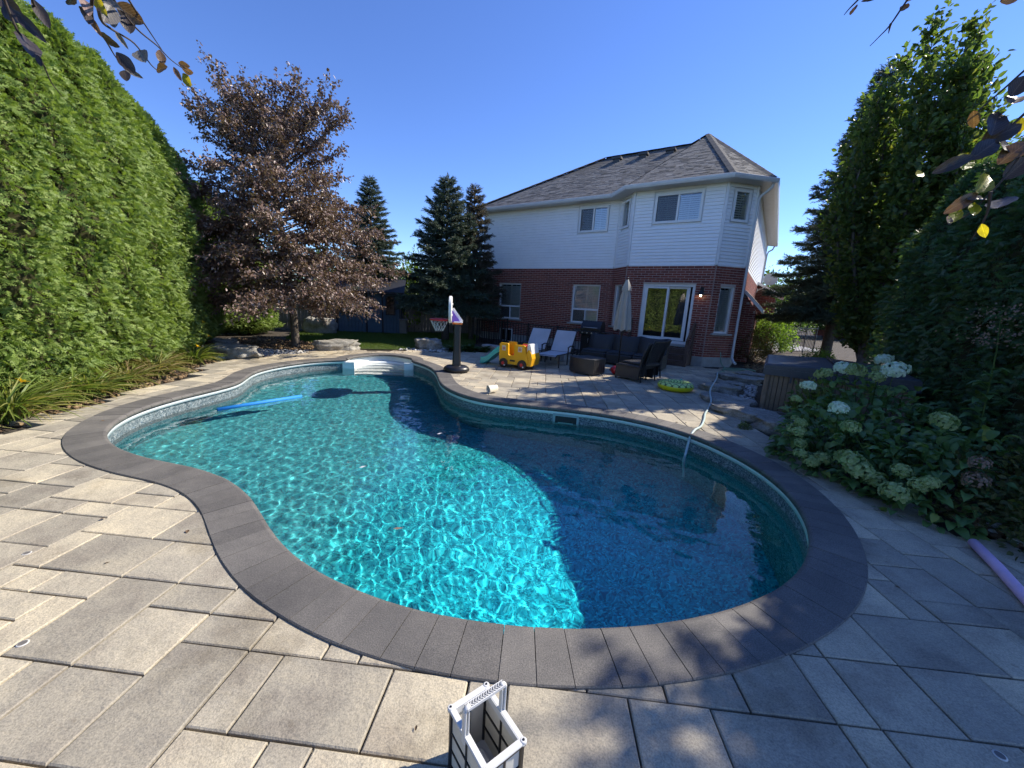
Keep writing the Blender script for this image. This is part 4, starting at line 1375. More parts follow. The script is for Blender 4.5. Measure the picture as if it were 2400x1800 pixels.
# ---- purple beech
def beech():
    rg = np.random.default_rng(8)
    tr = MB()
    tr.tube([(0, 0, -.1), (.02, 0, .25), (0, .02, 1.1), (-.05, 0, 2.0), (-.16, .05, 3.2), (-.34, .05, 4.6), (-.52, 0, 6.0), (-.62, 0, 7.2), (-.7, 0, 7.9)], [.20, .15, .135, .125, .10, .075, .05, .028, .008], 10)
    def axis(z): return np.array((-.08 * max(0, z - 1.5) - .02, 0, 0))
    P, Fw, Nn, S = [], [], [], []
    nb = 150
    for b in range(nb):
        t = (b + rg.uniform(0, 1)) / nb
        z0 = 1.75 + 5.4 * t ** 1.15
        a = b * 2.39996 + rg.normal(0, .3)
        prof = np.interp(z0, [1.7, 2.3, 3.2, 4.2, 5.2, 6.2, 7.0, 7.3], [2.9, 3.5, 3.5, 3.1, 2.6, 2.1, 1.35, .8])
        L = prof * rg.uniform(.6, 1.08)
        if math.cos(a) > .3 and z0 < 3.2: L *= 1.08
        rise = np.interp(z0, [1.7, 3.0, 5.0, 7.2], [.02, .22, .48, 1.1]) + rg.normal(0, .10)
        d = np.array((math.cos(a), math.sin(a), 0)); lat = np.array((-d[1], d[0], 0))
        base = axis(z0) + np.array((0, 0, z0))
        bend = rg.normal(0, .12)
        def pt(s): return base + d * L * s + lat * bend * L * s * s + np.array((0, 0, 1)) * (rise * L * s - (.20 * L * s ** 2.2 if z0 < 5 else 0))
        tr.tube([pt(0), pt(.35), pt(.7), pt(1)], [.04 * (1 - .5 * t), .025, .013, .004], 5, cap=False)
        ntw = int(8 + L * 8.5)
        for k in range(ntw):                                 # side twigs with alternate leaves
            s = rg.uniform(.22, 1.02) ** .8
            p0 = pt(s)
            tw = d * rg.uniform(.2, 1) + lat * rg.normal(0, .9) + np.array((0, 0, 1)) * rg.normal(.05 if z0 < 5 else .5, .30)
            tw /= np.linalg.norm(tw)
            l = rg.uniform(.35, .85) * (1.1 - .35 * t)
            p1 = p0 + tw * l + np.array((0, 0, -.10 * l))
            if k % 3 == 0: tr.tube([p0, (p0 + p1) / 2 + (0, 0, .02), p1], [.007, .005, .002], 3, cap=False)
            nl = int(l * 40)
            f = np.linspace(.1, 1.05, nl)
            pp = p0 + (p1 - p0) * f[:, None] + rg.normal(0, .045, (nl, 3))
            lf = tw * .6 + rg.normal(0, .55, (nl, 3)) + np.array((0, 0, -.25))
            P.append(pp); Fw.append(lf); Nn.append(np.array((0, 0, 1)) + rg.normal(0, .65, (nl, 3))); S.append(rg.uniform(.075, .125, nl))
    V, F = scatter(LEAF_V, LEAF_F, np.concatenate(P), np.concatenate(Fw), np.concatenate(Nn), np.concatenate(S))

    return np_mesh("beech_leaves", V, F, [M_BEECH]), tr.mesh("trunk", M_BARK)
bm_, bt_ = beech()
tree("purple_beech", "purple brown leaved beech tree on the lawn left of centre", "beech tree", -6.92, 12.1, bm_, bt_, sc=(.80, .80, .875))

tree("purple_beech", "purple beech behind the right hedge, standing outside the picture and shading the paving", "beech tree", 8.5, 2.8, bm_, bt_, rz=2.4, sc=(.74, .74, .80))

# ---- columnar hornbeam with several upright leaders
def hornbeam(seed, h, spread):
    rg = np.random.default_rng(seed)
    tr = MB()
    tr.tube([(0, 0, -.1), (0, 0, .5), (.03, 0, 1.0)], [.17, .13, .12], 9)
    P, Fw, Nn, S = [], [], [], []
    for k in range(24):
        a = k * 2.39996 + rg.normal(0, .2)
        sp = spread * (.25 + .75 * math.sqrt((k + .5) / 24))
        hh = h * rg.uniform(.90, 1.0) * (1 - .30 * (sp / spread) ** 1.5)
        z0 = rg.uniform(.5, 1.1)
        d = np.array((math.cos(a), math.sin(a), 0))
        def pt(s): return d * sp * (1.0 * min(1, s * 1.6) ** .8 - .28 * max(0, s - .55)) + np.array((0, 0, 1)) * (z0 + (hh - z0) * s)
        pts = [np.array((.02, 0, z0))] + [pt(s) for s in (.1, .25, .45, .65, .85, 1)]
        tr.tube(pts, [.075, .06, .05, .04, .028, .014, .004], 6, cap=False)
        nt = int(hh * 17)
        for j in range(nt):
            s = rg.uniform(.04, 1.0)
            p0 = pt(s)
            b = rg.uniform(0, 6.28)
            tw = np.array((math.cos(b), math.sin(b), 0)) * rg.uniform(.3, .9) + np.array((0, 0, rg.uniform(.4, 1.0))) + d * .25
            tw /= np.linalg.norm(tw)
            l = rg.uniform(.25, .68) * (1.15 - .55 * s)
            if j % 3 == 0: tr.tube([p0, p0 + tw * l], [.008, .003], 3, cap=False)
            nl = int(l * 34)
            f = np.linspace(.15, 1.05, nl)
            P.append(p0 + tw * l * f[:, None] + rg.normal(0, .05, (nl, 3)))
            Fw.append(tw * .5 + rg.normal(0, .6, (nl, 3)) + np.array((0, 0, .1)))
            Nn.append(np.array((0, 0, 1)) * .7 + rg.normal(0, .7, (nl, 3))); S.append(rg.uniform(.10, .165, nl))
    V, F = scatter(LEAF_V, LEAF_F, np.concatenate(P), np.concatenate(Fw), np.concatenate(Nn), np.concatenate(S))

    return np_mesh("hornbeam_leaves", V, F, [M_HORN]), tr.mesh("trunk", M_BARK)
hbA, hbAt = hornbeam(31, 9.6, 1.3)
g_ = "columnar leafy trees behind the hot tub"
tree("hornbeam_tree", "tall columnar leafy tree behind the hot tub, sun glowing through its leaves", "hornbeam tree", 9.4, 10.4, hbA, hbAt, group=g_)
tree("hornbeam_tree", "columnar leafy tree partly hidden by the dark spruce right of the house", "hornbeam tree", 13.2, 13.0, hbA, hbAt, rz=2.2, group=g_, sc=(1.1, 1.1, .92))
# ---- round bushes built from leaves on twigs
def bush_mesh(name, rx, ry, rz_, n, seed, mat, size, twigs=60, bottom=.0, lump=.16):
    rg = np.random.default_rng(seed)
    u = rdir(rg, n); u[:, 2] = np.abs(u[:, 2]) * 1.1 - .18
    u = unit(u)
    ph = rg.uniform(0, 6.28, 6)
    a = np.arctan2(u[:, 1], u[:, 0])
    k = 1 + lump * np.sin(3 * a + ph[0] + 4 * u[:, 2]) + lump * .8 * np.sin(7 * a + ph[1] - 6 * u[:, 2]) + lump * .5 * np.sin(13 * a + ph[2] + 9 * u[:, 2])
    r = k * (1 - .45 * rg.uniform(0, 1, n) ** 2.2)
    pos = u * r[:, None] * np.array((rx, ry, rz_)) + np.array((0, 0, rz_ * .32 + bottom))
    pos[:, 2] = np.maximum(pos[:, 2], .02)
    V, F = scatter(LEAF_V, LEAF_F, pos, u * .8 + rg.normal(0, .55, (n, 3)) + np.array((0, 0, .15)), np.array((0, 0, 1)) * .7 + u * .6 + rg.normal(0, .5, (n, 3)), rg.uniform(size * .7, size * 1.25, n))
    tw = MB()
    for q in range(twigs):
        d = u[q] * np.array((rx, ry, rz_)) * r[q] * .9
        tw.tube([(d[0] * .08, d[1] * .08, 0), (d[0] * .45, d[1] * .45, max(.05, d[2] * .6 + bottom * .6)), (d[0], d[1], max(.05, d[2] + rz_ * .32 + bottom))], [.012, .008, .003], 4, cap=False)
    return np_mesh(name, V, F, [mat]), tw.mesh("stems", M_TWIG)
def bush(name, label, cat, x, y, me, st, rz=0, group=None, sc=(1, 1, 1), z=-.06):
    o = thing(name, label, cat, (x, y, z), rz, group); o.scale = sc
    link("leaves", me, o); link("stems", st, o, kind='stuff')
    return o
M_BARB = leafmat("barberry_leaf", [(.06, .075, .025), (.10, .10, .03), (.17, .085, .03), (.13, .11, .035), (.05, .055, .022)], .35, .5, .3)
M_LIME = leafmat("bright_green_leaf", [(.10, .17, .03), (.15, .24, .04), (.20, .29, .06), (.09, .14, .03)], .45, .5, .3)
M_GREENB = leafmat("mid_green_leaf", [(.05, .09, .025), (.075, .125, .03), (.10, .16, .04)], .35, .5, .3)
M_OLIVE = leafmat("olive_leaf", [(.05, .065, .025), (.08, .09, .03), (.11, .11, .04)], .3, .5, .3)
bA, bAs = bush_mesh("bush_leaves", .72, .72, 1.05, 5200, 41, M_BARB, .05)
bush("barberry_bush", "rounded bush with rusty orange tips beside the white downspout", "bush", 8.75, 14.3, bA, bAs)
bB, bBs = bush_mesh("bush_leaves", .9, .9, 1.3, 4200, 42, M_LIME, .09)
bush("garden_shrub", "bright green shrub behind the rusty bush, spilling over the iron gate", "bush", 12.1, 18.4, bB, bBs)
bush("garden_shrub", "low lime green shrub in front of the iron gate, behind the hot tub", "bush", 10.3, 13.0, bB, bBs, 1.0, sc=(.55, .55, .42))
bC, bCs = bush_mesh("bush_leaves", 2.2, 2.0, 2.3, 5200, 43, M_GREENB, .15)
g_ = "trees far off along the street"
for x, y, s, lab in [(21, 33, 1.5, "far street tree seen through the gap right of the house"), (26, 38, 1.7, "pale far tree seen over the iron gate"), (30, 36, 1.5, "far tree behind the leafy columnar tree"), (19.5, 40, 1.2, "far street tree close to the house wall")]:
    bush("street_tree", lab, "tree", x, y, bC, bCs, x, g_, (s, s, s), z=.2)
bush("garden_shrub", "yellow green shrub lit up between the purple beech and the spruce", "bush", -5.3, 20.2, bB, bBs, 2, sc=(1.3, 1.2, 2.0))
g_ = "neighbours' trees beyond the back fence"
for x, y, s, lab in [(-12.5, 24, 1.3, "neighbour's tree behind the dark fence, left of the shed"), (-9, 26, 1.2, "neighbour's tree behind the shed roof"), (-2.6, 25.5, .9, "neighbour's low tree behind the spruce and the grey fence"), (-15.5, 20, 1.5, "neighbour's tree far left behind the shaded cedars")]:
    bush("neighbour_tree", lab, "tree", x, y, bC, bCs, x, g_, (s, s, s), z=0)
M_HOSTA = leafmat("hosta_leaf", [(.04, .075, .028), (.06, .10, .035), (.08, .125, .04)], .3, .4, .4)

# ---- hosta: a mound of broad leaves
def curved_leaf(w, l, nseg, droop, cup=.10, wave=0.0):
    V, F = [], []
    for k in range(nseg + 1):
        t = k / nseg
        ww = w * math.sin(math.pi * min(1, t * .93 + .07)) ** .75 * (1 - .25 * t)
        if k == nseg: ww = .002
        y, z = l * t * (1 - .12 * droop * t), l * (.55 * t - droop * t * t)
        V += [(-ww, y, z + cup * ww * 2 + wave * math.sin(k * 2.1)), (0, y, z), (ww, y, z + cup * ww * 2 - wave * math.sin(k * 2.1))]
    for k in range(nseg):
        b = k * 3
        F += [(b, b + 1, b + 4, b + 3), (b + 1, b + 2, b + 5, b + 4)]
    return np.array(V), np.array(F)
HV, HF = curved_leaf(.20, 1, 4, .85)
def rosette(name, n, seed, TV, TF, mat, rad, length, tilt=(.2, 1.1)):
    rg = np.random.default_rng(seed)
    a = rg.uniform(0, 6.28, n)
    el = rg.uniform(*tilt, n)
    f = np.stack([np.cos(a) * np.cos(el), np.sin(a) * np.cos(el), np.sin(el)], 1)
    p = np.stack([np.cos(a), np.sin(a), np.zeros(n)], 1) * (rad * rg.uniform(0, 1, n) ** .7)[:, None]
    V, F = scatter(TV, TF, p, f, np.array((0, 0, 1.)) + rg.normal(0, .12, (n, 3)) - f * .0, rg.uniform(.7, 1.15, n) * length)
    return np_mesh(name, V, F, [mat])
hos = rosette("leaves", 46, 51, HV, HF, M_HOSTA, .14, .34)
g_ = "hostas along the foot of the railing"
for x, y, s, lab in [(-2.0, 12.95, 1.1, "leafy hosta next to the small white stones"), (-1.55, 13.15, 1.25, "biggest hosta, under the left end of the railing"), (-1.05, 13.35, 1.05, "right hosta at the corner of the stone ledge")]:
    o = thing("hosta_plant", lab, "hosta", (x, y, -.05), x, g_); o.scale = (s, s, s)
    link("leaves", hos, o)

# ---- daylilies: fountains of strap leaves
BV, BF = curved_leaf(.026, 1, 6, .95, .5)
M_LILY = leafmat("daylily_leaf", [(.13, .185, .035), (.17, .235, .045), (.215, .27, .06), (.11, .155, .03), (.26, .27, .08), (.30, .24, .11)], .35, .45, .35)
M_LILYDRY = leafmat("daylily_leaf_drying", [(.15, .19, .04), (.20, .22, .06), (.28, .23, .10), (.34, .26, .14), (.17, .20, .045), (.22, .155, .08)], .3, .5, .3)
M_YELLOW = leafmat("daylily_petal", [(.85, .55, .02), (.9, .62, .04), (.8, .48, .02)], .3, .5, .2)
lilA = rosette("strap_leaves", 210, 61, BV, BF, M_LILY, .15, .60, (.45, 1.4))
lilB = rosette("strap_leaves", 190, 62, BV, BF, M_LILYDRY, .17, .54, (.4, 1.4))
pv, pf = curved_leaf(.16, 1, 4, .55, .25, .03)
def flower_mesh(rs):
    rg = np.random.default_rng(rs)
    a = np.arange(6) * math.pi / 3 + (np.arange(6) % 2) * .08
    f = np.stack([np.cos(a) * .75, np.sin(a) * .75, np.full(6, .45)], 1)
    V, F = scatter(pv, pf, np.zeros((6, 3)), f, np.tile((0, 0, 1.), (6, 1)), np.where(np.arange(6) % 2, .062, .056))
    return np_mesh("flower", V, F, [M_YELLOW])
flm = flower_mesh(1)
stm = MB().tube([(0, 0, 0), (.02, 0, .3), (.05, 0, .62)], [.006, .005, .004], 5).mesh("flower_stem", M_LILY)
g_ = "daylilies in the bed under the left hedge"
def lily(x, y, me, s, rz, lab, flowers=()):
    o = thing("daylily_plant", lab, "daylily", (x, y, -.05), rz, g_); o.scale = (s, s, s * .95)
    link("strap_leaves", me, o)
    for fx, fy, fz in flowers:
        v = Matrix.Rotation(-rz, 3, 'Z') @ Vector((fx - x, fy - y, fz + .05)); v /= s
        sm = MB().tube([(v.x * .1, v.y * .1, 0), (v.x * .5, v.y * .5, v.z * .6), (v.x, v.y, v.z - .02)], [.007, .006, .004], 5).build("flower_stem", M_LILY, o)
        fo = link("flower", flm, sm, tuple(v), (.5, -.5, rz * 2), (1.3 / s, 1.3 / s, 1.3 / s))
    return o
lily(-6.15, 3.6, lilA, 1.05, .3, "nearest daylily clump, bent over the paving at the left edge")
lily(-6.1, 4.45, lilA, 1.15, 1.3, "big green daylily clump with one yellow flower at the left edge", [(-5.75, 4.35, .50)])
lily(-6.45, 5.25, lilA, .95, 2.2, "green daylily clump behind the big flowering one")
lily(-6.35, 5.6, lilA, .95, 3.0, "short green daylily between the big flowering clump and the straw coloured ones")
lily(-6.55, 6.35, lilB, 1.05, .4, "straw and green daylily clump arching toward the pool's left bend")
lily(-6.85, 7.15, lilB, 1.1, 2.4, "larger drying daylily clump under the middle of the hedge")
lily(-7.25, 7.8, lilB, .95, 4.4, "drying daylily clump tucked against the hedge foot")
lily(-7.2, 8.55, lilA, .95, 5.2, "far daylily clump with two yellow flowers before the boulders", [(-6.95, 8.35, .40), (-7.0, 8.75, .60)])
lily(-7.9, 9.4, lilA, .75, 1.2, "small far daylily with one high yellow flower by the white boulders", [(-7.7, 9.5, .85)])

# ---- hydrangeas: broad leaves and ball-shaped heads
M_HYL = leafmat("hydrangea_leaf", [(.08, .155, .055), (.10, .19, .062), (.13, .225, .07), (.09, .165, .062), (.21, .26, .06)], .3, .45, .35, island=True)
M_HYLO = leafmat("hydrangea_leaf_single", [(.08, .155, .055), (.10, .19, .062), (.13, .225, .07), (.09, .165, .062), (.21, .26, .06)], .3, .45, .35, island=False)
M_HWHITE = leafmat("hydrangea_white", [(.62, .70, .62), (.70, .76, .70), (.55, .64, .54)], .3, .6, .2)
M_HGREEN = leafmat("hydrangea_green", [(.30, .38, .17), (.38, .46, .22), (.26, .34, .13), (.44, .48, .27)], .3, .6, .2)
M_HPINK = leafmat("dried_flower", [(.24, .17, .13), (.30, .20, .16), (.18, .14, .10)], .2, .7, .2)
HLV, HLF = curved_leaf(.33, 1, 5, .75, .22, .008)
HLV = HLV - np.array((0, 0, 0))
def head_mesh(name, mat, seed, n=260, flat=.72):
    rg = np.random.default_rng(seed)
    u = rdir(rg, n * 2); u = u[u[:, 2] > -.55][:n]; n = len(u)
    lump = 1 + .07 * np.sin(5 * u[:, 0] * 3 + seed) + .06 * np.sin(u[:, 1] * 14)
    pos = u * lump[:, None] * np.array((1, 1, flat))
    TV = np.array([(0, 0, 0), (.13, .03, .02), (.10, .12, .03), (-.03, .13, .02), (-.12, .10, .03), (-.13, -.03, .02), (-.10, -.12, .03), (.03, -.13, .02), (.12, -.10, .03)])
    TF = np.array([(0, 1, 2, 3), (0, 3, 4, 5), (0, 5, 6, 7), (0, 7, 8, 1)])
    tang = np.cross(u, rdir(rg, n))
    V, F = scatter(TV, TF, pos, tang, u + rg.normal(0, .35, (n, 3)), rg.uniform(.75, 1.2, n))
    return np_mesh(name, V, F, [mat])
HM_W = head_mesh("flower_head", M_HWHITE, 3); HM_G = head_mesh("flower_head", M_HGREEN, 4); HM_P = head_mesh("flower_head", M_HPINK, 5, 140)
HEADS = [('w', 5.53, 5.77, 1.15, 0.104, 1), ('w', 4.53, 5.26, 1.05, 0.111, 1), ('g', 4.59, 5.14, 1.05, 0.116, 1), ('w', 4.93, 4.96, 1.10, 0.135, 1), ('g', 4.36, 5.36, 0.95, 0.101, 1), ('g', 4.75, 4.99, 1.00, 0.083, 1),
 ('g', 5.10, 5.35, 1.05, 0.073, 1), ('w', 3.80, 4.87, 0.85, 0.082, 0), ('w', 3.61, 4.14, 0.75, 0.087, 0), ('g', 3.57, 4.72, 0.70, 0.058, 0), ('g', 3.48, 4.56, 0.50, 0.043, 0), ('g', 3.41, 4.36, 0.50, 0.061, 0),
 ('g', 3.38, 4.36, 0.40, 0.095, 0), ('g', 3.33, 4.20, 0.30, 0.060, 0), ('g', 3.30, 4.13, 0.20, 0.072, 0), ('g', 3.35, 4.02, 0.16, 0.077, 0), ('g', 3.47, 4.03, 0.20, 0.077, 0), ('g', 3.48, 3.70, 0.30, 0.135, 2),
 ('g', 3.49, 3.59, 0.25, 0.115, 2), ('g', 3.60, 3.52, 0.20, 0.090, 2), ('g', 3.69, 3.39, 0.35, 0.081, 2), ('g', 3.56, 3.28, 0.18, 0.116, 2), ('g', 3.67, 3.21, 0.30, 0.072, 2), ('g', 3.70, 3.16, 0.35, 0.071, 2),
 ('d', 4.18, 3.60, 0.80, 0.100, 2), ('g', 3.44, 3.75, 0.65, 0.082, 2)]
def hydrangea(k, x, y, rx, ry, hz, n, label, seed, nparts):
    o = thing("hydrangea_shrub", label, "hydrangea", (x, y, -.05), 0, "hydrangeas in the bed on the right")
    rg = np.random.default_rng(seed)
    hs = [np.array((q[1] - x, q[2] - y, q[3] + .05)) for q in HEADS if q[5] == k]
    P, Fw, S = [], [], []
    u = rdir(rg, n); u[:, 2] = np.abs(u[:, 2]) * .95 - .10
    r = 1 - .40 * rg.uniform(0, 1, n) ** 2
    pos = u * r[:, None] * np.array((rx, ry, hz)) * (1 + .12 * np.sin(4 * np.arctan2(u[:, 1], u[:, 0]) + seed) + .07 * np.sin(9 * u[:, 0] + 7 * u[:, 2]))[:, None]
    pos[:, 2] = np.maximum(pos[:, 2], .06)
    for h in hs:                                            # a ruff of leaves below every head
        m_ = 5
        a = rg.uniform(0, 6.28, m_)
        pos = np.concatenate([pos, h + np.stack([np.cos(a) * .05, np.sin(a) * .05, rg.uniform(-.24, -.10, m_)], 1)])
        u = np.concatenate([u, np.stack([np.cos(a), np.sin(a), np.full(m_, .1)], 1)])
    N = len(pos)
    f = u * np.array((1, 1, .35)) + rg.normal(0, .32, (N, 3)) + np.array((0, 0, -.05))
    nn = np.array((0, 0, 1.)) + u * .45 + rg.normal(0, .22, (N, 3))
    sz = rg.uniform(.085, .165, N)
    order = np.argsort(np.hypot(pos[:, 0] + x, pos[:, 1] + y) / sz + (pos[:, 2] < .1) * 9)
    front = order[:nparts]; back = order[nparts:]
    lm_ = np_mesh("leaf", HLV, HLF, [M_HYLO], smooth=True)
    for i in front:
        yv = Vector(f[i]).normalized(); xv = yv.cross(Vector(nn[i])).normalized(); zv = xv.cross(yv)
        l = link("leaf", lm_, o)
        l.matrix_local = Matrix.Translation(Vector(pos[i])) @ Matrix((xv, yv, zv)).transposed().to_4x4() @ Matrix.Scale(float(sz[i]), 4)
    V, F = scatter(HLV, HLF, pos[back], f[back], nn[back], sz[back])
    link("back_leaves", np_mesh("back_leaves", V, F, [M_HYL], smooth=True), o, kind='stuff')
    st = MB()
    for h in hs:
        st.tube([(h[0] * .25, h[1] * .25, 0), (h[0] * .75, h[1] * .75, h[2] * .6), (h[0], h[1], h[2] - .02)], [.007, .005, .004], 5, cap=False)
    for q in range(26):
        p = pos[q * 3]
        st.tube([(p[0] * .2, p[1] * .2, 0), (p[0] * .6, p[1] * .6, p[2] * .6), tuple(p)], [.007, .005, .003], 4, cap=False)
    st.build("stems", M_GREENB, o, kind='stuff')
    for q in HEADS:
        if q[5] != k: continue
        hd = link("flower_head", HM_W if q[0] == 'w' else HM_G, o, (q[1] - x, q[2] - y, q[3] + .05), (rg.uniform(-.3, .3), rg.uniform(-.3, .3), rg.uniform(0, 6)), (q[4],) * 3)
        hd['label'] = "white hydrangea head" if q[0] == 'w' else "pale green hydrangea head"
    return o
hydrangea(1, 4.95, 5.05, 1.05, .80, 1.06, 760, "tall hydrangea with white flower heads right in front of the hot tub", 71, 100)
hydrangea(0, 4.05, 4.45, .70, .66, .84, 520, "middle hydrangea with a white head and many green heads over the path", 72, 110)
hydrangea(2, 4.25, 3.55, .74, .66, .86, 540, "nearest hydrangea with only pale green heads lying on the paving", 73, 90)
# dark faded shrub at the right edge with dried heads, and a tall weed
sp_, sps = bush_mesh("bush_leaves", .75, .8, .62, 4600, 81, M_OLIVE, .055)
o = bush("spiraea_shrub", "dark faded shrub with dried pinkish heads at the right edge, next to the pink noodle", "shrub", 4.75, 2.75, sp_, sps)
for x, y, z, r_ in [(3.92, 3.03, .45, .08), (3.92, 3.04, .60, .065), (4.1, 2.7, .5, .07), (4.2, 2.5, .62, .07), (4.35, 2.9, .75, .07), (4.3, 2.3, .45, .06)]:
    link("flower_head", HM_P, o, (x - 4.75, y - 2.75, z + .06), (.3, .2, x), (r_,) * 3)
o = thing("tall_weed", "tall thin weed with feathery seed head rising before the dark right hedge", "weed", (5.15, 4.1, -.05))
mb = MB().tube([(0, 0, 0), (.03, .02, .8), (0, .05, 1.5), (-.05, .08, 1.95)], [.012, .01, .007, .003], 5)
mb.build("stem", M_GREENB, o)
rg = np.random.default_rng(91)
n = 220
pos = np.stack([rg.normal(-.04, .14, n), rg.normal(.08, .14, n), rg.uniform(1.55, 2.0, n)], 1)
V, F = scatter(LEAF_V, LEAF_F, pos, rdir(rg, n) + (0, 0, .5), rdir(rg, n), rg.uniform(.018, .04, n))
link("seed_head", np_mesh("seed_head", V, F, [M_HPINK]), o, kind='stuff')
n = 34
zz = rg.uniform(.3, 1.35, n); a = rg.uniform(0, 6.28, n)
V, F = scatter(HLV, HLF, np.stack([np.zeros(n), np.full(n, .03), zz], 1), np.stack([np.cos(a), np.sin(a), np.full(n, .15)], 1), np.tile((0, 0, 1.), (n, 1)), rg.uniform(.12, .24, n) * (1.2 - .4 * zz))
link("leaves", np_mesh("leaves", V, F, [M_HYL], smooth=True), o)
# leafy perennial in the sun against the tub wall
M_PERN = leafmat("perennial_leaf", [(.08, .115, .03), (.12, .16, .04), (.17, .21, .06), (.10, .13, .03)], .35, .45, .4)
pn, pns = bush_mesh("bush_leaves", .42, .40, .62, 620, 82, M_PERN, .11, 30)
bush("leafy_perennial", "sunlit yellow green plant against the wooden side of the hot tub", "plant", 4.95, 6.05, pn, pns, sc=(.85, .85, .9))
bush("leafy_perennial", "tiny weed growing at the foot of the grey flat rock", "plant", 3.62, 5.72, pn, pns, 1, sc=(.22, .22, .16))

# ---- lawn
LAWN = [(-9.2, 15.9), (-8.3, 13.9), (-6.6, 13.1), (-5.2, 12.35), (-3.7, 12.75), (-2.3, 13.6), (-1.6, 15.5), (-1.7, 18.8), (-2.3, 20.2), (-5.4, 19.0), (-9.2, 17.2)]
t = NT("lawn_soil"); t.base(t.ramp(t.noise(5, 5, .7), [(.3, (.045, .065, .02)), (.7, (.085, .115, .03))])); t.set(Roughness=.95)
M_LAWN = t.m
lawn = sheet("lawn", LAWN, -.045, M_LAWN)
rg = np.random.default_rng(101)
n = 90000
px_ = rg.uniform(-9.2, -1.5, n); py_ = rg.uniform(12.3, 20.2, n)
k = np_inside([Vector(p) for p in LAWN], px_, py_)
px_, py_ = px_[k], py_[k]; n = len(px_)
GV = np.array([(-.045, 0, 0), (.045, 0, 0), (.02, .6, .06), (0, 1, .18)]) ; GF = np.array([(0, 1, 3), (1, 2, 3)])
M_GRASS = leafmat("grass_blade", [(.07, .12, .025), (.095, .16, .03), (.12, .19, .04), (.15, .21, .05), (.18, .18, .06)], .35, .5, .3)
f = np.stack([rg.normal(0, .45, n), rg.normal(0, .45, n), np.ones(n)], 1)
V, F = scatter(GV, GF, np.stack([px_, py_, np.full(n, -.045)], 1), f, rdir(rg, n) * (1, 1, .2), rg.uniform(.05, .10, n))
link("grass", np_mesh("grass", V, F, [M_GRASS]), kind='stuff')
# ================================================================== ROCKS, GRAVEL, BEDS
t = NT("limestone")
geo = t.node('ShaderNodeNewGeometry')
c = t.ramp(t.noise(3.2, 7, .68), [(.28, (.15, .14, .125)), (.48, (.30, .285, .25)), (.62, (.42, .40, .35)), (.8, (.55, .53, .48))])
c = t.mix(1, c, t.ramp(t.noise(38, 5, .75), [(.35, (.62, .61, .58)), (.6, (1.1, 1.1, 1.1))]), 'MULTIPLY')
t.base(c); t.set(Roughness=.92); t.bump(t.math('ADD', t.noise(11, 7, .75), t.math('MULTIPLY', t.noise(70, 4, .7), .4)), .9, .03); M_ROCK = t.m
def rock_mesh(sx, sy, sz, seed, layered=.5, n=22):
    """a weathered slab: a rounded box pushed about by noise, with a stepped, layered rim"""
    rg = random.Random(seed)
    off = Vector((rg.uniform(0, 50), rg.uniform(0, 50), rg.uniform(0, 50)))
    mb = MB(); vs = {}
    fs = []
    def vert(a, b, c2):
        k = (round(a, 4), round(b, 4), round(c2, 4))
        if k in vs: return vs[k]
        p = Vector((a, b, c2))
        q = Vector((a * math.sqrt(max(0, 1 - .38 * b * b)), b * math.sqrt(max(0, 1 - .38 * a * a)), c2))
        d = q.normalized()
        d1 = noise.noise(d * 1.4 + off) * .30 + noise.noise(d * 3.7 + off) * .16 + noise.noise(d * 9 + off) * .07
        r = 1 + d1
        lay = noise.noise(Vector((0, 0, c2 * 3.2)) + off) * .16 * layered
        x, y, z = q.x * (r + lay) * sx, q.y * (r + lay) * sy, q.z * sz * (1 + .35 * noise.noise(Vector((q.x * 1.6, q.y * 1.6, 3)) + off) + .12 * noise.noise(Vector((q.x * 5, q.y * 5, 9)) + off))
        mb.v.append((x, y, z + sz)); vs[k] = len(mb.v) - 1
        return vs[k]
    g = [-1 + 2 * i / n for i in range(n + 1)]
    gz = [-1 + 2 * i / max(4, n // 3) for i in range(max(4, n // 3) + 1)]
    for ax in range(3):
        for s in (-1, 1):
            A, B = (g, g) if ax == 2 else ((g, gz))
            for i in range(len(A) - 1):
                for j in range(len(B) - 1):
                    q = []
                    for a, b in ((A[i], B[j]), (A[i + 1], B[j]), (A[i + 1], B[j + 1]), (A[i], B[j + 1])):
                        q.append(vert(*((s, a, b) if ax == 0 else (a, s, b) if ax == 1 else (a, b, s))))
                    flip = (s > 0) == (ax == 1)
                    mb.f.append(tuple(q[::-1] if flip else q)); mb.mi.append(0); mb.sm.append(True)
    return mb.mesh("rock", M_ROCK)
def rock(x, y, z, sx, sy, sz, rz, seed, label, name="rock", group=None, tilt=(0, 0)):
    o = link(name, rock_mesh(sx, sy, sz, seed), None, (x, y, z), (tilt[0], tilt[1], rz))
    return tag(o, label, "rock", group)
g_ = "flat limestone rocks edging the bed beside the hot tub"
rock(4.05, 6.42, -.06, .50, .30, .085, R(-52), 1, "long pale flat rock in the sun, right of the hose at the paving edge", "flat_rock", g_)
rock(4.25, 5.62, -.06, .46, .28, .10, R(-48), 2, "dark shaded flat rock nearest the hydrangea", "flat_rock", g_)
rock(4.22, 7.35, -.06, .50, .34, .075, R(-70), 3, "grey flat rock with the hose lying across it", "flat_rock", g_)
rock(4.72, 8.55, -.06, .40, .27, .09, R(-20), 4, "thick grey flat rock behind the inflatable ring", "flat_rock", g_)
rock(5.35, 9.35, -.06, .33, .20, .06, R(-15), 5, "small flat rock with a bright sunlit edge", "flat_rock", g_)
rock(6.0, 10.1, -.06, .52, .30, .085, R(-38), 6, "broad grey rock next to the hose end", "flat_rock", g_)
rock(6.85, 10.35, -.06, .60, .33, .10, R(-38), 7, "dark rock next to the coiled green hose by the house", "flat_rock", g_)
g_ = "white limestone boulders along the left and back of the pool"
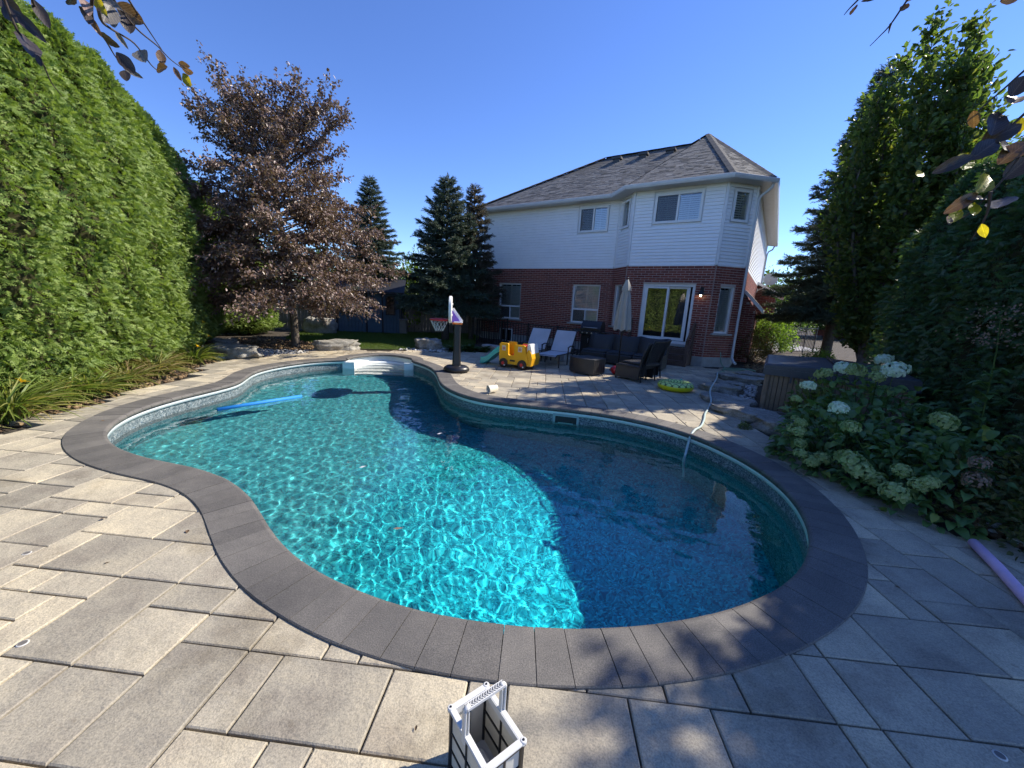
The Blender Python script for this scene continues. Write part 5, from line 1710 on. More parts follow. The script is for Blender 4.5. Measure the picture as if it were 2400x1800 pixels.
rock(-7.15, 9.75, -.08, .78, .33, .15, R(-22), 11, "long white boulder at the end of the daylily bed", "boulder", g_)
rock(-8.1, 10.75, -.08, .36, .26, .16, R(-30), 12, "small white boulder half hidden by the hedge end", "boulder", g_)
rock(-5.45, 11.75, -.08, .62, .26, .17, R(38), 13, "long white boulder on the lawn edge behind the pool", "boulder", g_)
rock(-2.95, 13.25, -.08, .42, .32, .19, R(5), 14, "blocky white boulder among small white stones near the railing", "boulder", g_)
rock(-8.35, 16.6, -.08, .62, .42, .32, R(10), 15, "grey boulder in the shade behind the purple beech trunk", "boulder", g_)
# pebbles and gravel: stuff
def ico():
    import bmesh
    bm = bmesh.new(); bmesh.ops.create_icosphere(bm, subdivisions=1, radius=1)
    V = np.array([v.co[:] for v in bm.verts]); F = np.array([[v.index for v in f.verts] for f in bm.faces]); bm.free()
    return V, F
IV, IF = ico()
t = NT("river_stone")
t.base(t.ramp(t.isl(), [(0, (.22, .20, .18)), (.3, (.36, .345, .32)), (.7, (.50, .485, .45)), (1, (.62, .60, .57))])); t.set(Roughness=.85); M_PEB = t.m
t = NT("brown_litter")
t.base(t.ramp(t.isl(), [(0, (.07, .045, .025)), (.4, (.14, .085, .045)), (.7, (.22, .14, .07)), (1, (.30, .22, .11))])); t.set(Roughness=.8); M_LITTER = t.m
def pebbles(name, polys, n, size, seed, mat=M_PEB, z=-.05):
    rg = np.random.default_rng(seed)
    P = []
    for poly in polys:
        xs = [p[0] for p in poly]; ys = [p[1] for p in poly]
        m_ = int(n * (max(xs) - min(xs)) * (max(ys) - min(ys)))
        x, y = rg.uniform(min(xs), max(xs), m_), rg.uniform(min(ys), max(ys), m_)
        k = np_inside([Vector(p) for p in poly], x, y)
        P.append(np.stack([x[k], y[k], np.full(k.sum(), z)], 1))
    P = np.concatenate(P); m_ = len(P)
    sc = np.stack([rg.uniform(.6, 1.3, m_), rg.uniform(.6, 1.3, m_), rg.uniform(.4, .75, m_)], 1) * rg.uniform(size[0], size[1], m_)[:, None]
    P[:, 2] += sc[:, 2] * .5
    V, F = scatter(IV, IF, P, rdir(rg, m_) * (1, 1, .2), np.array((0, 0, 1.)) + rg.normal(0, .25, (m_, 3)), sc)
    return link(name, np_mesh(name, V, F, [mat]), kind='stuff')
pebbles("gravel", [[(-7.9, 9.2), (-6.6, 9.5), (-5.9, 11.0), (-5.2, 11.55), (-5.3, 12.0), (-6.6, 11.3), (-7.9, 11.2), (-9.0, 11.2), (-8.9, 10.4)],
                   [(-3.9, 12.6), (-1.7, 12.75), (-1.6, 13.2), (-2.6, 13.9), (-3.4, 13.6)]], 230, (.022, .055), 5)
pebbles("gravel_bed", [[(4.35, 7.9), (4.8, 7.3), (5.3, 8.2), (6.2, 9.6), (5.6, 9.6), (4.9, 9.0)], [(4.3, 6.7), (4.75, 6.9), (4.8, 7.2), (4.45, 7.2)], [(4.15, 3.1), (4.5, 2.4), (4.9, 2.4), (4.4, 3.3)]], 260, (.02, .05), 6)
pebbles("mulch", [[(-9.6, 11.0), (-7.9, 11.2), (-6.4, 11.3), (-5.6, 12.0), (-5.9, 13.0), (-8.2, 13.9), (-9.6, 14.5)], [(-7.6, 2.6), (-5.75, 4.0), (-5.9, 6.0), (-6.3, 7.2), (-6.8, 9.0), (-8.2, 9.0)],
                  [(3.8, 4.5), (4.1, 3.0), (4.9, 1.5), (6.2, 2.2), (6.9, 5.2), (4.7, 6.0), (4.0, 5.2)], [(7.4, 11.6), (9.6, 12.2), (9.6, 15.5), (7.8, 13.0)]], 150, (.018, .045), 7, M_LITTER)
# fallen leaves scattered on paving and lawn edge
def litter(name, poly, n, seed, size=(.03, .06), z=-.004):
    rg = np.random.default_rng(seed)
    xs = [p[0] for p in poly]; ys = [p[1] for p in poly]
    x, y = rg.uniform(min(xs), max(xs), n), rg.uniform(min(ys), max(ys), n)
    k = np_inside([Vector(p) for p in poly], x, y) & ~np_inside(POOL, x, y)
    m_ = k.sum()
    V, F = scatter(LEAF_V, LEAF_F, np.stack([x[k], y[k], np.full(m_, z)], 1), rdir(rg, m_) * (1, 1, .12), np.array((0, 0, 1.)) + rg.normal(0, .25, (m_, 3)), rg.uniform(size[0], size[1], m_))
    return link(name, np_mesh(name, V, F, [M_LITTER]), kind='stuff')
litter("leaf_litter", [(-6.6, 9.6), (-4.9, 10.8), (-2.7, 12.0), (-3.6, 12.6), (-5.2, 12.0), (-6.8, 11.0)], 420, 8)
litter("fallen_leaves", [(-3.5, .6), (4.4, .8), (4.2, 3.0), (3.6, 4.2), (5, 12), (-2, 13), (-6, 9), (-5.6, 4), (-4, 1)], 110, 9, (.02, .045))

# ================================================================== FENCES, SHED, GATE
M_WOOD = simple("weathered_wood", (.22, .19, .155), .9, .22, 7, .5, 40)
M_CAP = simple("fence_cap", (.33, .22, .13), .85, .2, 7)
def plank_fence(name, a, b, h, label, pitch=.145, post=1.9):
    a, b = Vector(a), Vector(b)
    L = (b - a).length; ang = math.atan2(b.y - a.y, b.x - a.x)
    o = thing(name, label, "fence", (a.x, a.y, -.08), ang)
    n = int(L / pitch)
    pm = [MB().box((0, 0, (h - .12) / 2 + .03), (pitch - w, .02, h - .12)).mesh("plank", M_WOOD) for w in (.008, .012, .018)]
    for k in range(n):
        link("plank", pm[k % 3], o, ((k + .5) * L / n, random.uniform(-.004, .004), random.uniform(-.01, .01)), (0, random.uniform(-.004, .004), 0))
    pw = int(L / post) + 1
    pom = MB().box((0, -.055, h / 2), (.095, .09, h)).mesh("post", M_WOOD)
    for k in range(pw + 1): link("post", pom, o, (min(L, k * L / pw), 0, 0))
    for z in (.42, 1.08, h - .18):
        MB().box((L / 2, -.03, z), (L, .04, .09)).build("rail", M_WOOD, o)
    MB().box((L / 2, -.01, h - .02), (L, .17, .035)).build("cap_board", M_CAP, o)
    return o
plank_fence("wooden_fence", (-5.7, 19.05), (-1.1, 20.4), 1.98, "grey weathered plank fence between the blue shed and the house")
plank_fence("wooden_fence", (-12.5, 17.4), (-7.7, 18.6), 1.95, "dark shaded plank fence behind the purple beech trunk")
# blue shed
M_SHEDB = simple("blue_shed_paint", (.055, .105, .165), .7, .12, 5)
M_SHEDT = simple("dark_shed_trim", (.018, .02, .028), .6, .15, 6)
shed = thing("garden_shed", "blue wooden garden shed with black trim at the back of the lawn", "shed", (-8.05, 17.55, -.08), math.atan2(.55, 2.7))
SW, SD, SH_ = 2.75, 2.0, 1.95
MB().box((SW / 2, SD / 2, SH_ / 2), (SW - .06, SD - .06, SH_)).build("core", M_SHEDT, shed)
bm_s = MB().bbox((0, 0, SH_ / 2), (.145, .03, SH_ - .06), .006).mesh("wall_board", M_SHEDB)
for k in range(18):
    link("wall_board", bm_s, shed, (.08 + k * .152, .012, 0))
bm_s2 = bm_s
for k in range(12): link("wall_board", bm_s2, shed, (SW - .012, .1 + k * .152, 0), (0, 0, R(90)))
dr = MB().bbox((0, 0, .89), (.62, .03, 1.76), .006).build("door", M_SHEDB, shed, loc=(1.62, -.022, .05))
for x, w, z, h in ((-.35, .06, .89, 1.84), (.35, .06, .89, 1.84), (0, .64, 1.80, .06), (0, .64, -.02, .05)):
    MB().box((x, -.005, z), (w, .045, h)).build("door_trim", M_SHEDT, dr)
MB().box((.24, -.03, .9), (.03, .04, .10)).build("handle", M_SHEDT, dr)
for xw in (.62, 2.32):
    w_ = MB().box((0, 0, 0), (.44, .05, .86)).build("window", M_SHEDT, shed, loc=(xw, -.012, 1.32))
    MB().add([(-.17, -.028, -.38), (.17, -.028, -.38), (.17, -.028, .38), (-.17, -.028, .38)], [(0, 1, 2, 3)]).build("pane", bpy.data.materials["black_glass"], w_)
for x in (0, SW): MB().box((x, -.01, SH_ / 2), (.09, .07, SH_)).build("corner_trim", M_SHEDT, shed)
mb = MB()
mb.add([(-.2, -.25, SH_ - .02), (SW + .2, -.25, SH_ - .02), (SW + .2, SD / 2, SH_ + .62), (-.2, SD / 2, SH_ + .62), (SW + .2, SD + .25, SH_ - .02), (-.2, SD + .25, SH_ - .02),
        (-.2, -.25, SH_ - .12), (SW + .2, -.25, SH_ - .12)], [(0, 1, 2, 3), (3, 2, 4, 5), (6, 7, 1, 0)])
mb.build("roof", M_SHEDT, shed)
# small grey storage box beside the shed
M_GREYP = simple("grey_plastic", (.16, .155, .15), .55, .1, 8)
sb = thing("storage_box", "small grey storage box standing between shed and fence", "box", (-5.25, 18.2, -.06), .2)
MB().bbox((0, 0, .33), (.34, .3, .66), .02).build("body", M_GREYP, sb); MB().bbox((0, 0, .69), (.38, .34, .06), .015).build("lid", M_GREYP, sb)
# black wrought iron railing over the basement window
M_IRONB = simple("painted_iron", (.014, .014, .015), .5, .15, 12)
def railing(name, a, b, h, label, cat, pitch=.125, posts=4, z=-.06, finial=False):
    a, b = Vector(a), Vector(b)
    L = (b - a).length; ang = math.atan2(b.y - a.y, b.x - a.x)
    o = thing(name, label, cat, (a.x, a.y, z), ang)
    n = int(L / pitch)
    bmz = MB().box((0, 0, h / 2), (.018, .018, h - .10)).mesh("baluster", M_IRONB)
    for k in range(n + 1): link("baluster", bmz, o, (k * L / n, 0, .03))
    pm = MB().box((0, 0, h / 2 + .02), (.042, .042, h + .04))
    if finial: pm.lathe([(.03, h + .04), (.035, h + .06), (.02, h + .10), (.002, h + .13)], 8)
    pmm = pm.mesh("post", M_IRONB)
    for k in range(posts + 1): link("post", pmm, o, (k * L / posts, 0, 0))
    MB().box((L / 2, 0, h), (L, .045, .03)).build("top_rail", M_IRONB, o)
    MB().box((L / 2, 0, .10), (L, .03, .025)).build("bottom_rail", M_IRONB, o)
    return o
railing("iron_railing", (-1.55, 15.9), (2.55, 13.2), .98, "black iron railing in front of the basement window and loungers", "railing", posts=4)
rl2 = railing("iron_railing", (-1.55, 15.9), (-.35, 17.7), .98, "short black iron railing running back to the house corner", "railing", posts=1)
led = thing("stone_ledge", "low grey stone ledge at the foot of the iron railing", "ledge", (-1.0, 13.55, -.07), R(-33.5))
for k in range(5): MB().bbox((.2 + k * .62, .05, .13), (.6, .34, .26), .02).build("ledge_stone", M_SILL, led)
gt_ = railing("iron_gate", (13.1, 19.0), (15.6, 20.2), 1.25, "black iron gate and fence across the side passage, driveway behind", "gate", .13, 3, -.05, True)
# driveway and neighbour's house beyond the gate
t = NT("driveway_concrete"); t.base(t.ramp(t.noise(1.2, 6, .6), [(.3, (.34, .33, .32)), (.7, (.44, .43, .42))])); t.set(Roughness=.85); M_DRIVE = t.m
sheet("driveway", [(12.2, 19.6), (17.5, 21.5), (24, 60), (18, 60)], -.055, M_DRIVE)
nb_ = thing("neighbour_house", "neighbour's house with a grey roof glimpsed through the leafy tree on the right", "house", (34, 33, 0), .4)
MB().box((5, 4, 2.6), (10, 8, 5.2)).build("wall", M_BRICK, nb_)
mb = MB(); mb.add([(-.5, -.5, 5.2), (10.5, -.5, 5.2), (10.5, 8.5, 5.2), (-.5, 8.5, 5.2), (3.5, 4, 8.3), (6.5, 4, 8.3)], [(0, 1, 5, 4), (1, 2, 5), (2, 3, 4, 5), (3, 0, 4)]); mb.build("roof", M_SHING, nb_)
for x, z in ((2, 1.6), (7, 1.6), (2, 4), (7, 4)):
    wq = MB().box((x, -.02, z), (1.5, .08, 1.3)).build("window", M_TRIM, nb_)
    MB().add([(x - .66, -.07, z - .56), (x + .66, -.07, z - .56), (x + .66, -.07, z + .56), (x - .66, -.07, z + .56)], [(0, 1, 2, 3)]).build("pane", bpy.data.materials["black_glass"], wq)
# satellite dish
def hw(u, w, z): return HM @ Vector((u, w, z))
p = hw(10.80, 8.45, 2.92)
dish = thing("satellite_dish", "grey white satellite dish on an arm at the side of the house", "satellite dish", tuple(p), HA)
M_DISH = simple("dish_paint", (.50, .50, .48), .5, .08, 5)
MB().tube([(0, 0, 0), (.20, 0, .10), (.36, 0, .24), (.40, 0, .42)], .022, 8).build("arm", M_DISH, dish)
prof = [(.30 * k / 7, .075 * (k / 7) ** 2) for k in range(8)]
dm = MB(); dm.lathe(prof + [(.305, .085), (.29, .09)] , 28, (0, 0, 0), M=Matrix.Rotation(R(72), 3, 'X') @ Matrix.Rotation(R(10), 3, 'Y'))
dm.build("reflector", M_DISH, dish, loc=(.44, -.10, .50))
MB().tube([(.40, -.02, .40), (.46, -.38, .40), (.46, -.44, .46)], .012, 6).box((.46, -.45, .50), (.06, .08, .07)).build("feed_horn", M_DISH, dish)
MB().box((-.03, 0, 0), (.04, .16, .20)).build("mount_plate", M_DISH, dish)

# wooden back steps with two side rails
M_STEPW = simple("brown_stained_wood", (.115, .066, .045), .8, .25, 9, .3, 50)
sp0 = HM @ Vector((7.55, -BW - .03, -.04))
st_ = thing("wooden_steps", "brown wooden steps up to the sliding door with slanted rails on both sides", "steps", tuple(sp0), HA)
W_ = 2.05
for k in range(3):
    z = .17 + .17 * k; y0 = -1.05 + .30 * k
    for q in range(2): MB().bbox((W_ / 2, y0 + .075 + q * .148, z), (W_, .14, .035), .006).build("tread_board", M_STEPW, st_)
    MB().box((W_ / 2, y0 + .015, z - .09), (W_ - .06, .022, .135)).build("riser_board", M_STEPW, st_)
for x in (-.02, W_ + .02):
    mb = MB(); mb.prism([(-1.05, 0), (-.04, 0), (-.04, .50), (-.42, .50), (-1.05, .16)], -.02, .02, M=Matrix.Translation((x, 0, 0)) @ Matrix(((0, 0, 1), (1, 0, 0), (0, 1, 0))).to_4x4())
    mb.build("stringer", M_STEPW, st_)
    MB().box((x, -1.02, .42), (.09, .09, .84)).build("post", M_STEPW, st_)
    MB().box((x, -.16, .68), (.09, .09, 1.36)).build("post", M_STEPW, st_)
    mb = MB().bar((x, -1.12, .84), (x, -.10, 1.36), .14, .04, upv=(1, 0, 0)); mb.build("hand_rail", M_STEPW, st_)
    MB().bar((x, -1.0, .45), (x, -.16, .90), .035, .13, upv=(0, 0, 1)).build("side_board", M_STEPW, st_)
# ================================================================== HOT TUB
M_TUBW = simple("grey_brown_cladding", (.25, .185, .125), .8, .25, 6, .3, 30)
M_VINYL = simple("dark_vinyl_cover", (.055, .060, .072), .42, .12, 7, .15, 120, spec=.5)
tub = thing("hot_tub", "square hot tub clad in vertical wooden boards under a dark vinyl cover", "hot tub", (6.13, 7.42, -.04), HA)
T = .975
core = MB().box((0, 0, .36), (2 * T - .06, 2 * T - .06, .70)).build("cabinet", M_SHEDT, tub)
bme_ = [MB().bbox((0, 0, .37), (.0745 - w, .03, .72), .006).mesh("cladding_board", M_TUBW) for w in (.003, .005, .008)]
for side in range(4):
    a = side * math.pi / 2
    for k in range(25):
        if side in (1, 2) and k % 25 > 24: continue
        s = -T + .065 + k * (2 * T - .13) / 24
        x, y = s * math.cos(a) + T * math.sin(a), s * math.sin(a) - T * math.cos(a)
        link("cladding_board", bme_[k % 3], tub, (x, y, 0), (0, 0, a))
for sx in (-1, 1):
    for sy in (-1, 1): MB().bbox((sx * (T - .005), sy * (T - .005), .37), (.10, .10, .73), .03).build("corner_post", M_TUBW, tub)
MB().bbox((0, 0, .745), (2 * T + .10, 2 * T + .10, .05), .02).build("acrylic_rim", M_SHEDT, tub)
for sx in (-1, 1):                                           # two folding halves that fall away from the middle seam
    mb = MB()
    x0, x1 = sx * .006, sx * (T + .07)
    y0 = T + .07
    vs = [(x0, -y0, .775), (x1, -y0, .775), (x1, y0, .775), (x0, y0, .775), (x0, -y0 + .02, .925), (x1 - sx * .03, -y0 + .03, .88), (x1 - sx * .03, y0 - .03, .88), (x0, y0 - .02, .925),
          (x0, -y0, .89), (x1, -y0, .85), (x1, y0, .85), (x0, y0, .89)]
    fs = [(0, 1, 9, 8), (1, 2, 10, 9), (2, 3, 11, 10), (3, 0, 8, 11), (8, 9, 5, 4), (9, 10, 6, 5), (10, 11, 7, 6), (4, 5, 6, 7), (11, 8, 4, 7)]
    if sx < 0: fs = [f[::-1] for f in fs]
    mb.add(vs, fs); cv = mb.build("cover_half", M_VINYL, tub)
    sk_ = MB()
    sk_.box(((x0 + x1) / 2, -y0 - .008, .735), (abs(x1 - x0), .012, .12)); sk_.box((x1 + sx * .008, 0, .735), (.012, 2 * y0, .12)); sk_.box(((x0 + x1) / 2, y0 + .008, .735), (abs(x1 - x0), .012, .12))
    sk_.build("skirt", M_VINYL, cv)
    MB().box((sx * .62, -T - .10, .70), (.035, .012, .26)).build("strap", M_VINYL, cv)
MB().tube([(-.02, -T - .05, .955), (.0, 0, .965), (.02, T + .05, .955)], .018, 6).build("lift_bar", M_IRONB, tub)
ed = thing("timber_edging", "grey timber edging boards on the ground in front of the hot tub", "edging", (4.35, 6.85, -.05), HA)
for k in range(2): MB().bbox((.45 + k * .92, -.02, .05), (.90, .05, .12), .008).build("edging_board", M_WOOD, ed)

# ================================================================== LOUNGE FURNITURE
t = NT("black_wicker")
w1 = t.node('ShaderNodeTexWave'); w1.inputs['Scale'].default_value = 55; w1.inputs['Distortion'].default_value = .6; t.l(t.mapped((.25, .25, 1)), w1.inputs['Vector'])
t.base(t.ramp(w1.outputs['Fac'], [(.2, (.016, .016, .017)), (.8, (.040, .038, .038))])); t.set(Roughness=.45); t.bump(w1.outputs['Fac'], .7, .004); M_WICKER = t.m
M_CUSH = simple("dark_seat_mesh", (.035, .037, .042), .75, .15, 30)
def curved_panel(mb, w, h, th, flare=.0, lean=.16, curve=.05, n=8, x0=0, y0=0, z0=0, mi=0):
    """an upright panel that leans back, widens towards its top and dips a little along the rim"""
    b = len(mb.v)
    for side in (0, 1):
        for i in range(n + 1):
            for j in range(5):
                s = i / n; q = j / 4
                ww = w / 2 + flare * s
                x = -ww + 2 * ww * q
                z = h * s - (.045 * math.sin(math.pi * q) if i == n else 0) * 1
                y = lean * s ** 1.25 + curve * s * s + side * th - .03 * math.sin(math.pi * q)
                mb.v.append((x0 + x, y0 + y, z0 + z))
    K = (n + 1) * 5
    def q4(a, b_, c2, d): mb.f.append((b + a, b + b_, b + c2, b + d)); mb.mi.append(mi); mb.sm.append(True)
    for i in range(n):
        for j in range(4):
            a = i * 5 + j
            q4(a, a + 1, a + 6, a + 5); q4(K + a + 1, K + a, K + a + 5, K + a + 6)
        q4(i * 5 + 5, K + i * 5 + 5, K + i * 5, i * 5); q4(i * 5 + 4, K + i * 5 + 4, K + i * 5 + 9, i * 5 + 9)
    for j in range(4): q4(n * 5 + j, n * 5 + j + 1, K + n * 5 + j + 1, K + n * 5 + j)
sofa = thing("wicker_sofa", "long black wicker outdoor sofa with three backrest panels", "sofa", (3.98, 10.98, -.01), R(-32))
# local: x along the sofa (0 is right end of the seat), y back
SLN = 2.42
for k in range(3):
    xc = -SLN + SLN / 6 + k * SLN / 3 + .22
    sm_ = MB(); sm_.bbox((xc, .30, .19), (SLN / 3 - .012, .66, .30), .03); s_o = sm_.build("seat_module", M_WICKER, sofa)
    MB().bbox((xc, .30, .365), (SLN / 3 - .05, .60, .06), .025).build("cushion", M_CUSH, s_o)
    bp = MB(); curved_panel(bp, SLN / 3 - .03, .56, .055, .012, .13, .05, x0=xc, y0=.58, z0=.33); bp.build("backrest", M_WICKER, sofa)
for x in (-SLN + .25, -SLN * .66 + .22, -SLN * .33 + .22, .18):
    for y in (.03, .60): MB().box((x, y, .03), (.045, .045, .08)).build("leg", M_WICKER, sofa)
ar = MB(); ar.prism([(-.02, .04), (.70, .04), (.84, .88), (.62, .86), (.45, .44), (-.02, .40)], -.03, .03, M=Matrix.Translation((.24, 0, 0)) @ Matrix(((0, 0, 1), (1, 0, 0), (0, 1, 0))).to_4x4()); ar.build("end_panel", M_WICKER, sofa)
# wedge-shaped wicker table with a curved front
ott = thing("wicker_side_table", "black wedge shaped wicker side table with a curved side, left of the sofa", "side table", (1.95, 9.98, -.01), R(-52))
poly = [(-.42, -.24)] + [(.42 - .84 * (1 - k / 10) if False else -.42 + .84 * k / 10, -.24 - .14 * math.sin(math.pi * k / 10)) for k in range(1, 10)] + [(.42, -.24), (.30, .34), (-.30, .34)]
MB().prism(poly, .03, .385).build("body", M_WICKER, ott)
MB().prism([(x * 1.02, y * 1.02) for x, y in poly], .388, .41).build("top", M_CUSH, ott)
MB().lathe([(.055, .411), (.055, .414)], 20, (-.02, .02, 0)).build("umbrella_hole_plug", M_SHEDT, ott)
for x, y in ((-.34, -.22), (.34, -.22), (.22, .28), (-.22, .28)): MB().box((x, y, .02), (.05, .05, .06)).build("foot", M_WICKER, ott)
def wicker_chair(x, y, z, rz, label):
    o = thing("wicker_chair", label, "chair", (x, y, z), rz, "nested wicker chairs right of the sofa")
    s = MB(); s.bbox((0, .02, .335), (.66, .66, .09), .03); s.build("seat", M_WICKER, o)
    b = MB(); curved_panel(b, .60, .60, .035, .05, .17, .06, x0=0, y0=.30, z0=.36); b.build("backrest", M_WICKER, o)
    for sx in (-1, 1):
        sp = MB(); sp.prism([(-.31, .05), (.33, .05), (.345, .36), (-.31, .36)], -.015, .015, M=Matrix.Translation((sx * .315, 0, 0)) @ Matrix(((0, 0, 1), (1, 0, 0), (0, 1, 0))).to_4x4()); sp.build("side_panel", M_WICKER, o)
        MB().bar((sx * .315, -.30, 0), (sx * .315, -.30, .35), .035, .035).build("leg", M_WICKER, o)
        MB().tube([(sx * .315, .40, 0), (sx * .315, .345, .36), (sx * .345, .42, .66), (sx * .365, .54, .96)], .016, 6).build("back_post", M_WICKER, o)
    sp = MB().box((0, -.325, .20), (.62, .02, .30)); sp.build("front_panel", M_WICKER, o)
    return o
wicker_chair(3.02, 9.47, -.01, R(-140), "black wicker chair in front, facing left, stacked into the one behind")
wicker_chair(3.16, 9.52, .05, R(-140), "black wicker chair behind, nested onto the front one")
# closed umbrella
umb = thing("patio_umbrella", "closed beige patio umbrella rising behind the furniture", "umbrella", (2.92, 10.62, -.01), 0)
M_CANVAS = simple("beige_canvas", (.40, .375, .32), .85, .08, 5)
M_POLE = simple("bronze_pole", (.055, .045, .038), .4, .12, 8, metal=.4)
MB().tube([(0, 0, .03), (.005, 0, 1.2), (.01, 0, 2.46)], .019, 10).build("pole", M_POLE, umb)
MB().lathe([(.23, 0), (.235, .02), (.20, .045), (.05, .06), (.035, .20), (.03, .22)], 24).build("base", M_SHEDT, umb)
MB().lathe([(.012, 2.44), (.022, 2.47), (.022, 2.50), (.008, 2.525)], 12, (.01, 0, 0)).build("finial", M_POLE, umb)
def folds(mb, prof, nf, depth, n=64, c=(0, 0)):
    b = len(mb.v)
    for r, z, d in prof:
        for k in range(n):
            a = 2 * math.pi * k / n
            rr = r * (1 + d * depth * math.cos(nf * a + 1.2 * math.sin(2 * a)))
            mb.v.append((c[0] + rr * math.cos(a), c[1] + rr * math.sin(a), z + (.03 * math.cos(nf * a) * d if z < 1.3 else 0)))
    for i in range(len(prof) - 1):
        for k in range(n):
            k2 = (k + 1) % n
            mb.f.append((b + i * n + k, b + i * n + k2, b + (i + 1) * n + k2, b + (i + 1) * n + k)); mb.mi.append(0); mb.sm.append(True)
cn = MB(); folds(cn, [(.205, 1.12, 1), (.20, 1.2, 1), (.185, 1.45, .9), (.155, 1.75, .8), (.115, 2.05, .7), (.085, 2.20, .5), (.07, 2.28, .3)], 8, .22); cn.build("canopy", M_CANVAS, umb)
vn = MB(); folds(vn, [(.125, 2.17, .6), (.10, 2.28, .5), (.065, 2.38, .3), (.03, 2.45, .1)], 8, .16); vn.build("vent_cap", M_CANVAS, umb)
tb_ = MB().tube([(.10 * math.cos(a), .10 * math.sin(a), 1.62 - 0.02 * math.sin(a)) for a in np.linspace(0, 6.3, 20)], .008, 5); 
rbm = MB().tube([(0, 0, 0), (0, 0, .5)], .007, 5).mesh("rib_tip", M_POLE)
for k in range(8):
    a = k * math.pi / 4
    link("rib_tip", rbm, umb, (.12 * math.cos(a), .12 * math.sin(a), 1.06), (0, 0, 0), (1, 1, .4))
# sun loungers
t = NT("grey_sling_fabric"); t.base(t.ramp(t.noise(3, 4, .5), [(.3, (.42, .42, .44)), (.7, (.50, .50, .52))])); t.set(Roughness=.8); M_SLING = t.m
M_LFRAME = simple("dark_frame", (.045, .038, .034), .45, .15, 9, metal=.2)
def lounger(x, y, rz, label):
    o = thing("sun_lounger", label, "sun lounger", (x, y, -.01), rz, "sun loungers by the railing")
    sl = MB()
    path = [(-.62, .33), (-.55, .355), (-.1, .335), (.30, .33), (.62, .33)]
    path2 = [(.63, .34), (.90, .72), (1.04, .90), (1.09, .955), (1.12, .95)]
    def ribbon(mb, pth, w):
        b = len(mb.v); n = len(pth)
        for s in (0, .012):
            for yv, zv in pth:
                mb.v += [(-w, yv, zv - s), (w, yv, zv - s)]
        for i in range(n - 1):
            for s in (0, 1):
                o_ = b + s * 2 * n + 2 * i
                f = (o_, o_ + 1, o_ + 3, o_ + 2); mb.f.append(f if s == 0 else f[::-1]); mb.mi.append(0); mb.sm.append(True)
    s1 = MB(); ribbon(s1, path, .31); s1.build("seat_sling", M_SLING, o)
    s2 = MB(); ribbon(s2, path2, .31); s2.build("back_sling", M_SLING, o)
    for sx in (-1, 1):
        MB().tube([(sx * .325, -.66, .30), (sx * .325, -.56, .355), (sx * .325, 0, .335), (sx * .325, 1.22, .32)], .017, 6).build("side_rail", M_LFRAME, o)
        MB().tube([(sx * .325, .62, .335), (sx * .325, 1.05, .92), (sx * .325, 1.10, .965)], .015, 6).build("back_rail", M_LFRAME, o)
        for yy, hh in ((-.42, .33), (.30, .50), (.78, .50), (1.15, .32)):
            MB().bar((sx * .345, yy, 0), (sx * .345, yy + (.02 if yy > 0 else 0), hh), .032, .022).build("leg", M_LFRAME, o)
        MB().tube([(sx * .345, .28, .50), (sx * .345, .5, .535), (sx * .345, .80, .51)], .018, 6).build("arm_rest", M_LFRAME, o)
    for yy, zz in ((-.58, .34), (.64, .33), (1.15, .315)): MB().tube([(-.325, yy, zz), (.325, yy, zz)], .013, 6).build("cross_bar", M_LFRAME, o)
    MB().tube([(-.32, 1.08, .95), (.32, 1.08, .95)], .014, 6).build("cross_bar", M_LFRAME, o)
    return o
lounger(1.13, 11.02, R(-26), "grey fabric sun lounger in front, nearer the sofa, foot end toward the pool")
lounger(.40, 11.48, R(-26), "grey fabric sun lounger behind the yellow toy bus, farther left")
# gas barbecue
M_BBQ = simple("black_enamel", (.014, .014, .015), .32, .2, 9)
M_STEEL = simple("brushed_steel", (.45, .45, .44), .35, .08, 20, metal=.9)
bbq = thing("gas_barbecue", "black gas barbecue with closed lid behind the sofa, by the house wall", "barbecue", (2.62, 13.1, -.02), R(-30))
MB().bbox((0, 0, .42), (.62, .48, .74), .015).build("cabinet", M_BBQ, bbq)
for x in (-.155, .155): 
    dq = MB().bbox((x, -.25, .42), (.30, .02, .66), .006).build("door", M_BBQ, bbq); MB().tube([(x * .3, -.275, .52), (x * .3, -.275, .68)], .009, 6).build("handle", M_STEEL, dq)
MB().bbox((0, 0, .86), (.70, .52, .14), .02).build("firebox", M_BBQ, bbq)
pn_ = MB().bbox((0, -.29, .855), (.70, .06, .11), .01).build("control_panel", M_BBQ, bbq)
for k in range(4): MB().tube([(-.24 + .16 * k, -.32, .855), (-.24 + .16 * k, -.345, .855)], .026, 10).build("knob", M_STEEL, pn_)
ld = MB(); ld.prism([(-.27, .93), (.27, .93), (.27, 1.08), (.16, 1.22), (-.06, 1.25), (-.20, 1.12), (-.27, 1.0)], -.34, .34, M=Matrix(((0, 0, 1), (1, 0, 0), (0, 1, 0))).to_4x4()); lid_ = ld.build("lid", M_BBQ, bbq)
MB().tube([(-.24, -.285, 1.03), (.24, -.285, 1.03)], .014, 8).build("handle", M_STEEL, lid_)
for sx in (-1, 1): MB().bbox((sx * .50, -.02, .89), (.30, .44, .035), .01).build("side_shelf", M_BBQ, bbq)
for sx in (-1, 1):
    for sy in (-1, 1): MB().lathe([(.03, 0), (.034, .02), (.03, .045)], 10, (sx * .26, sy * .19, 0)).build("caster", M_BBQ, bbq)
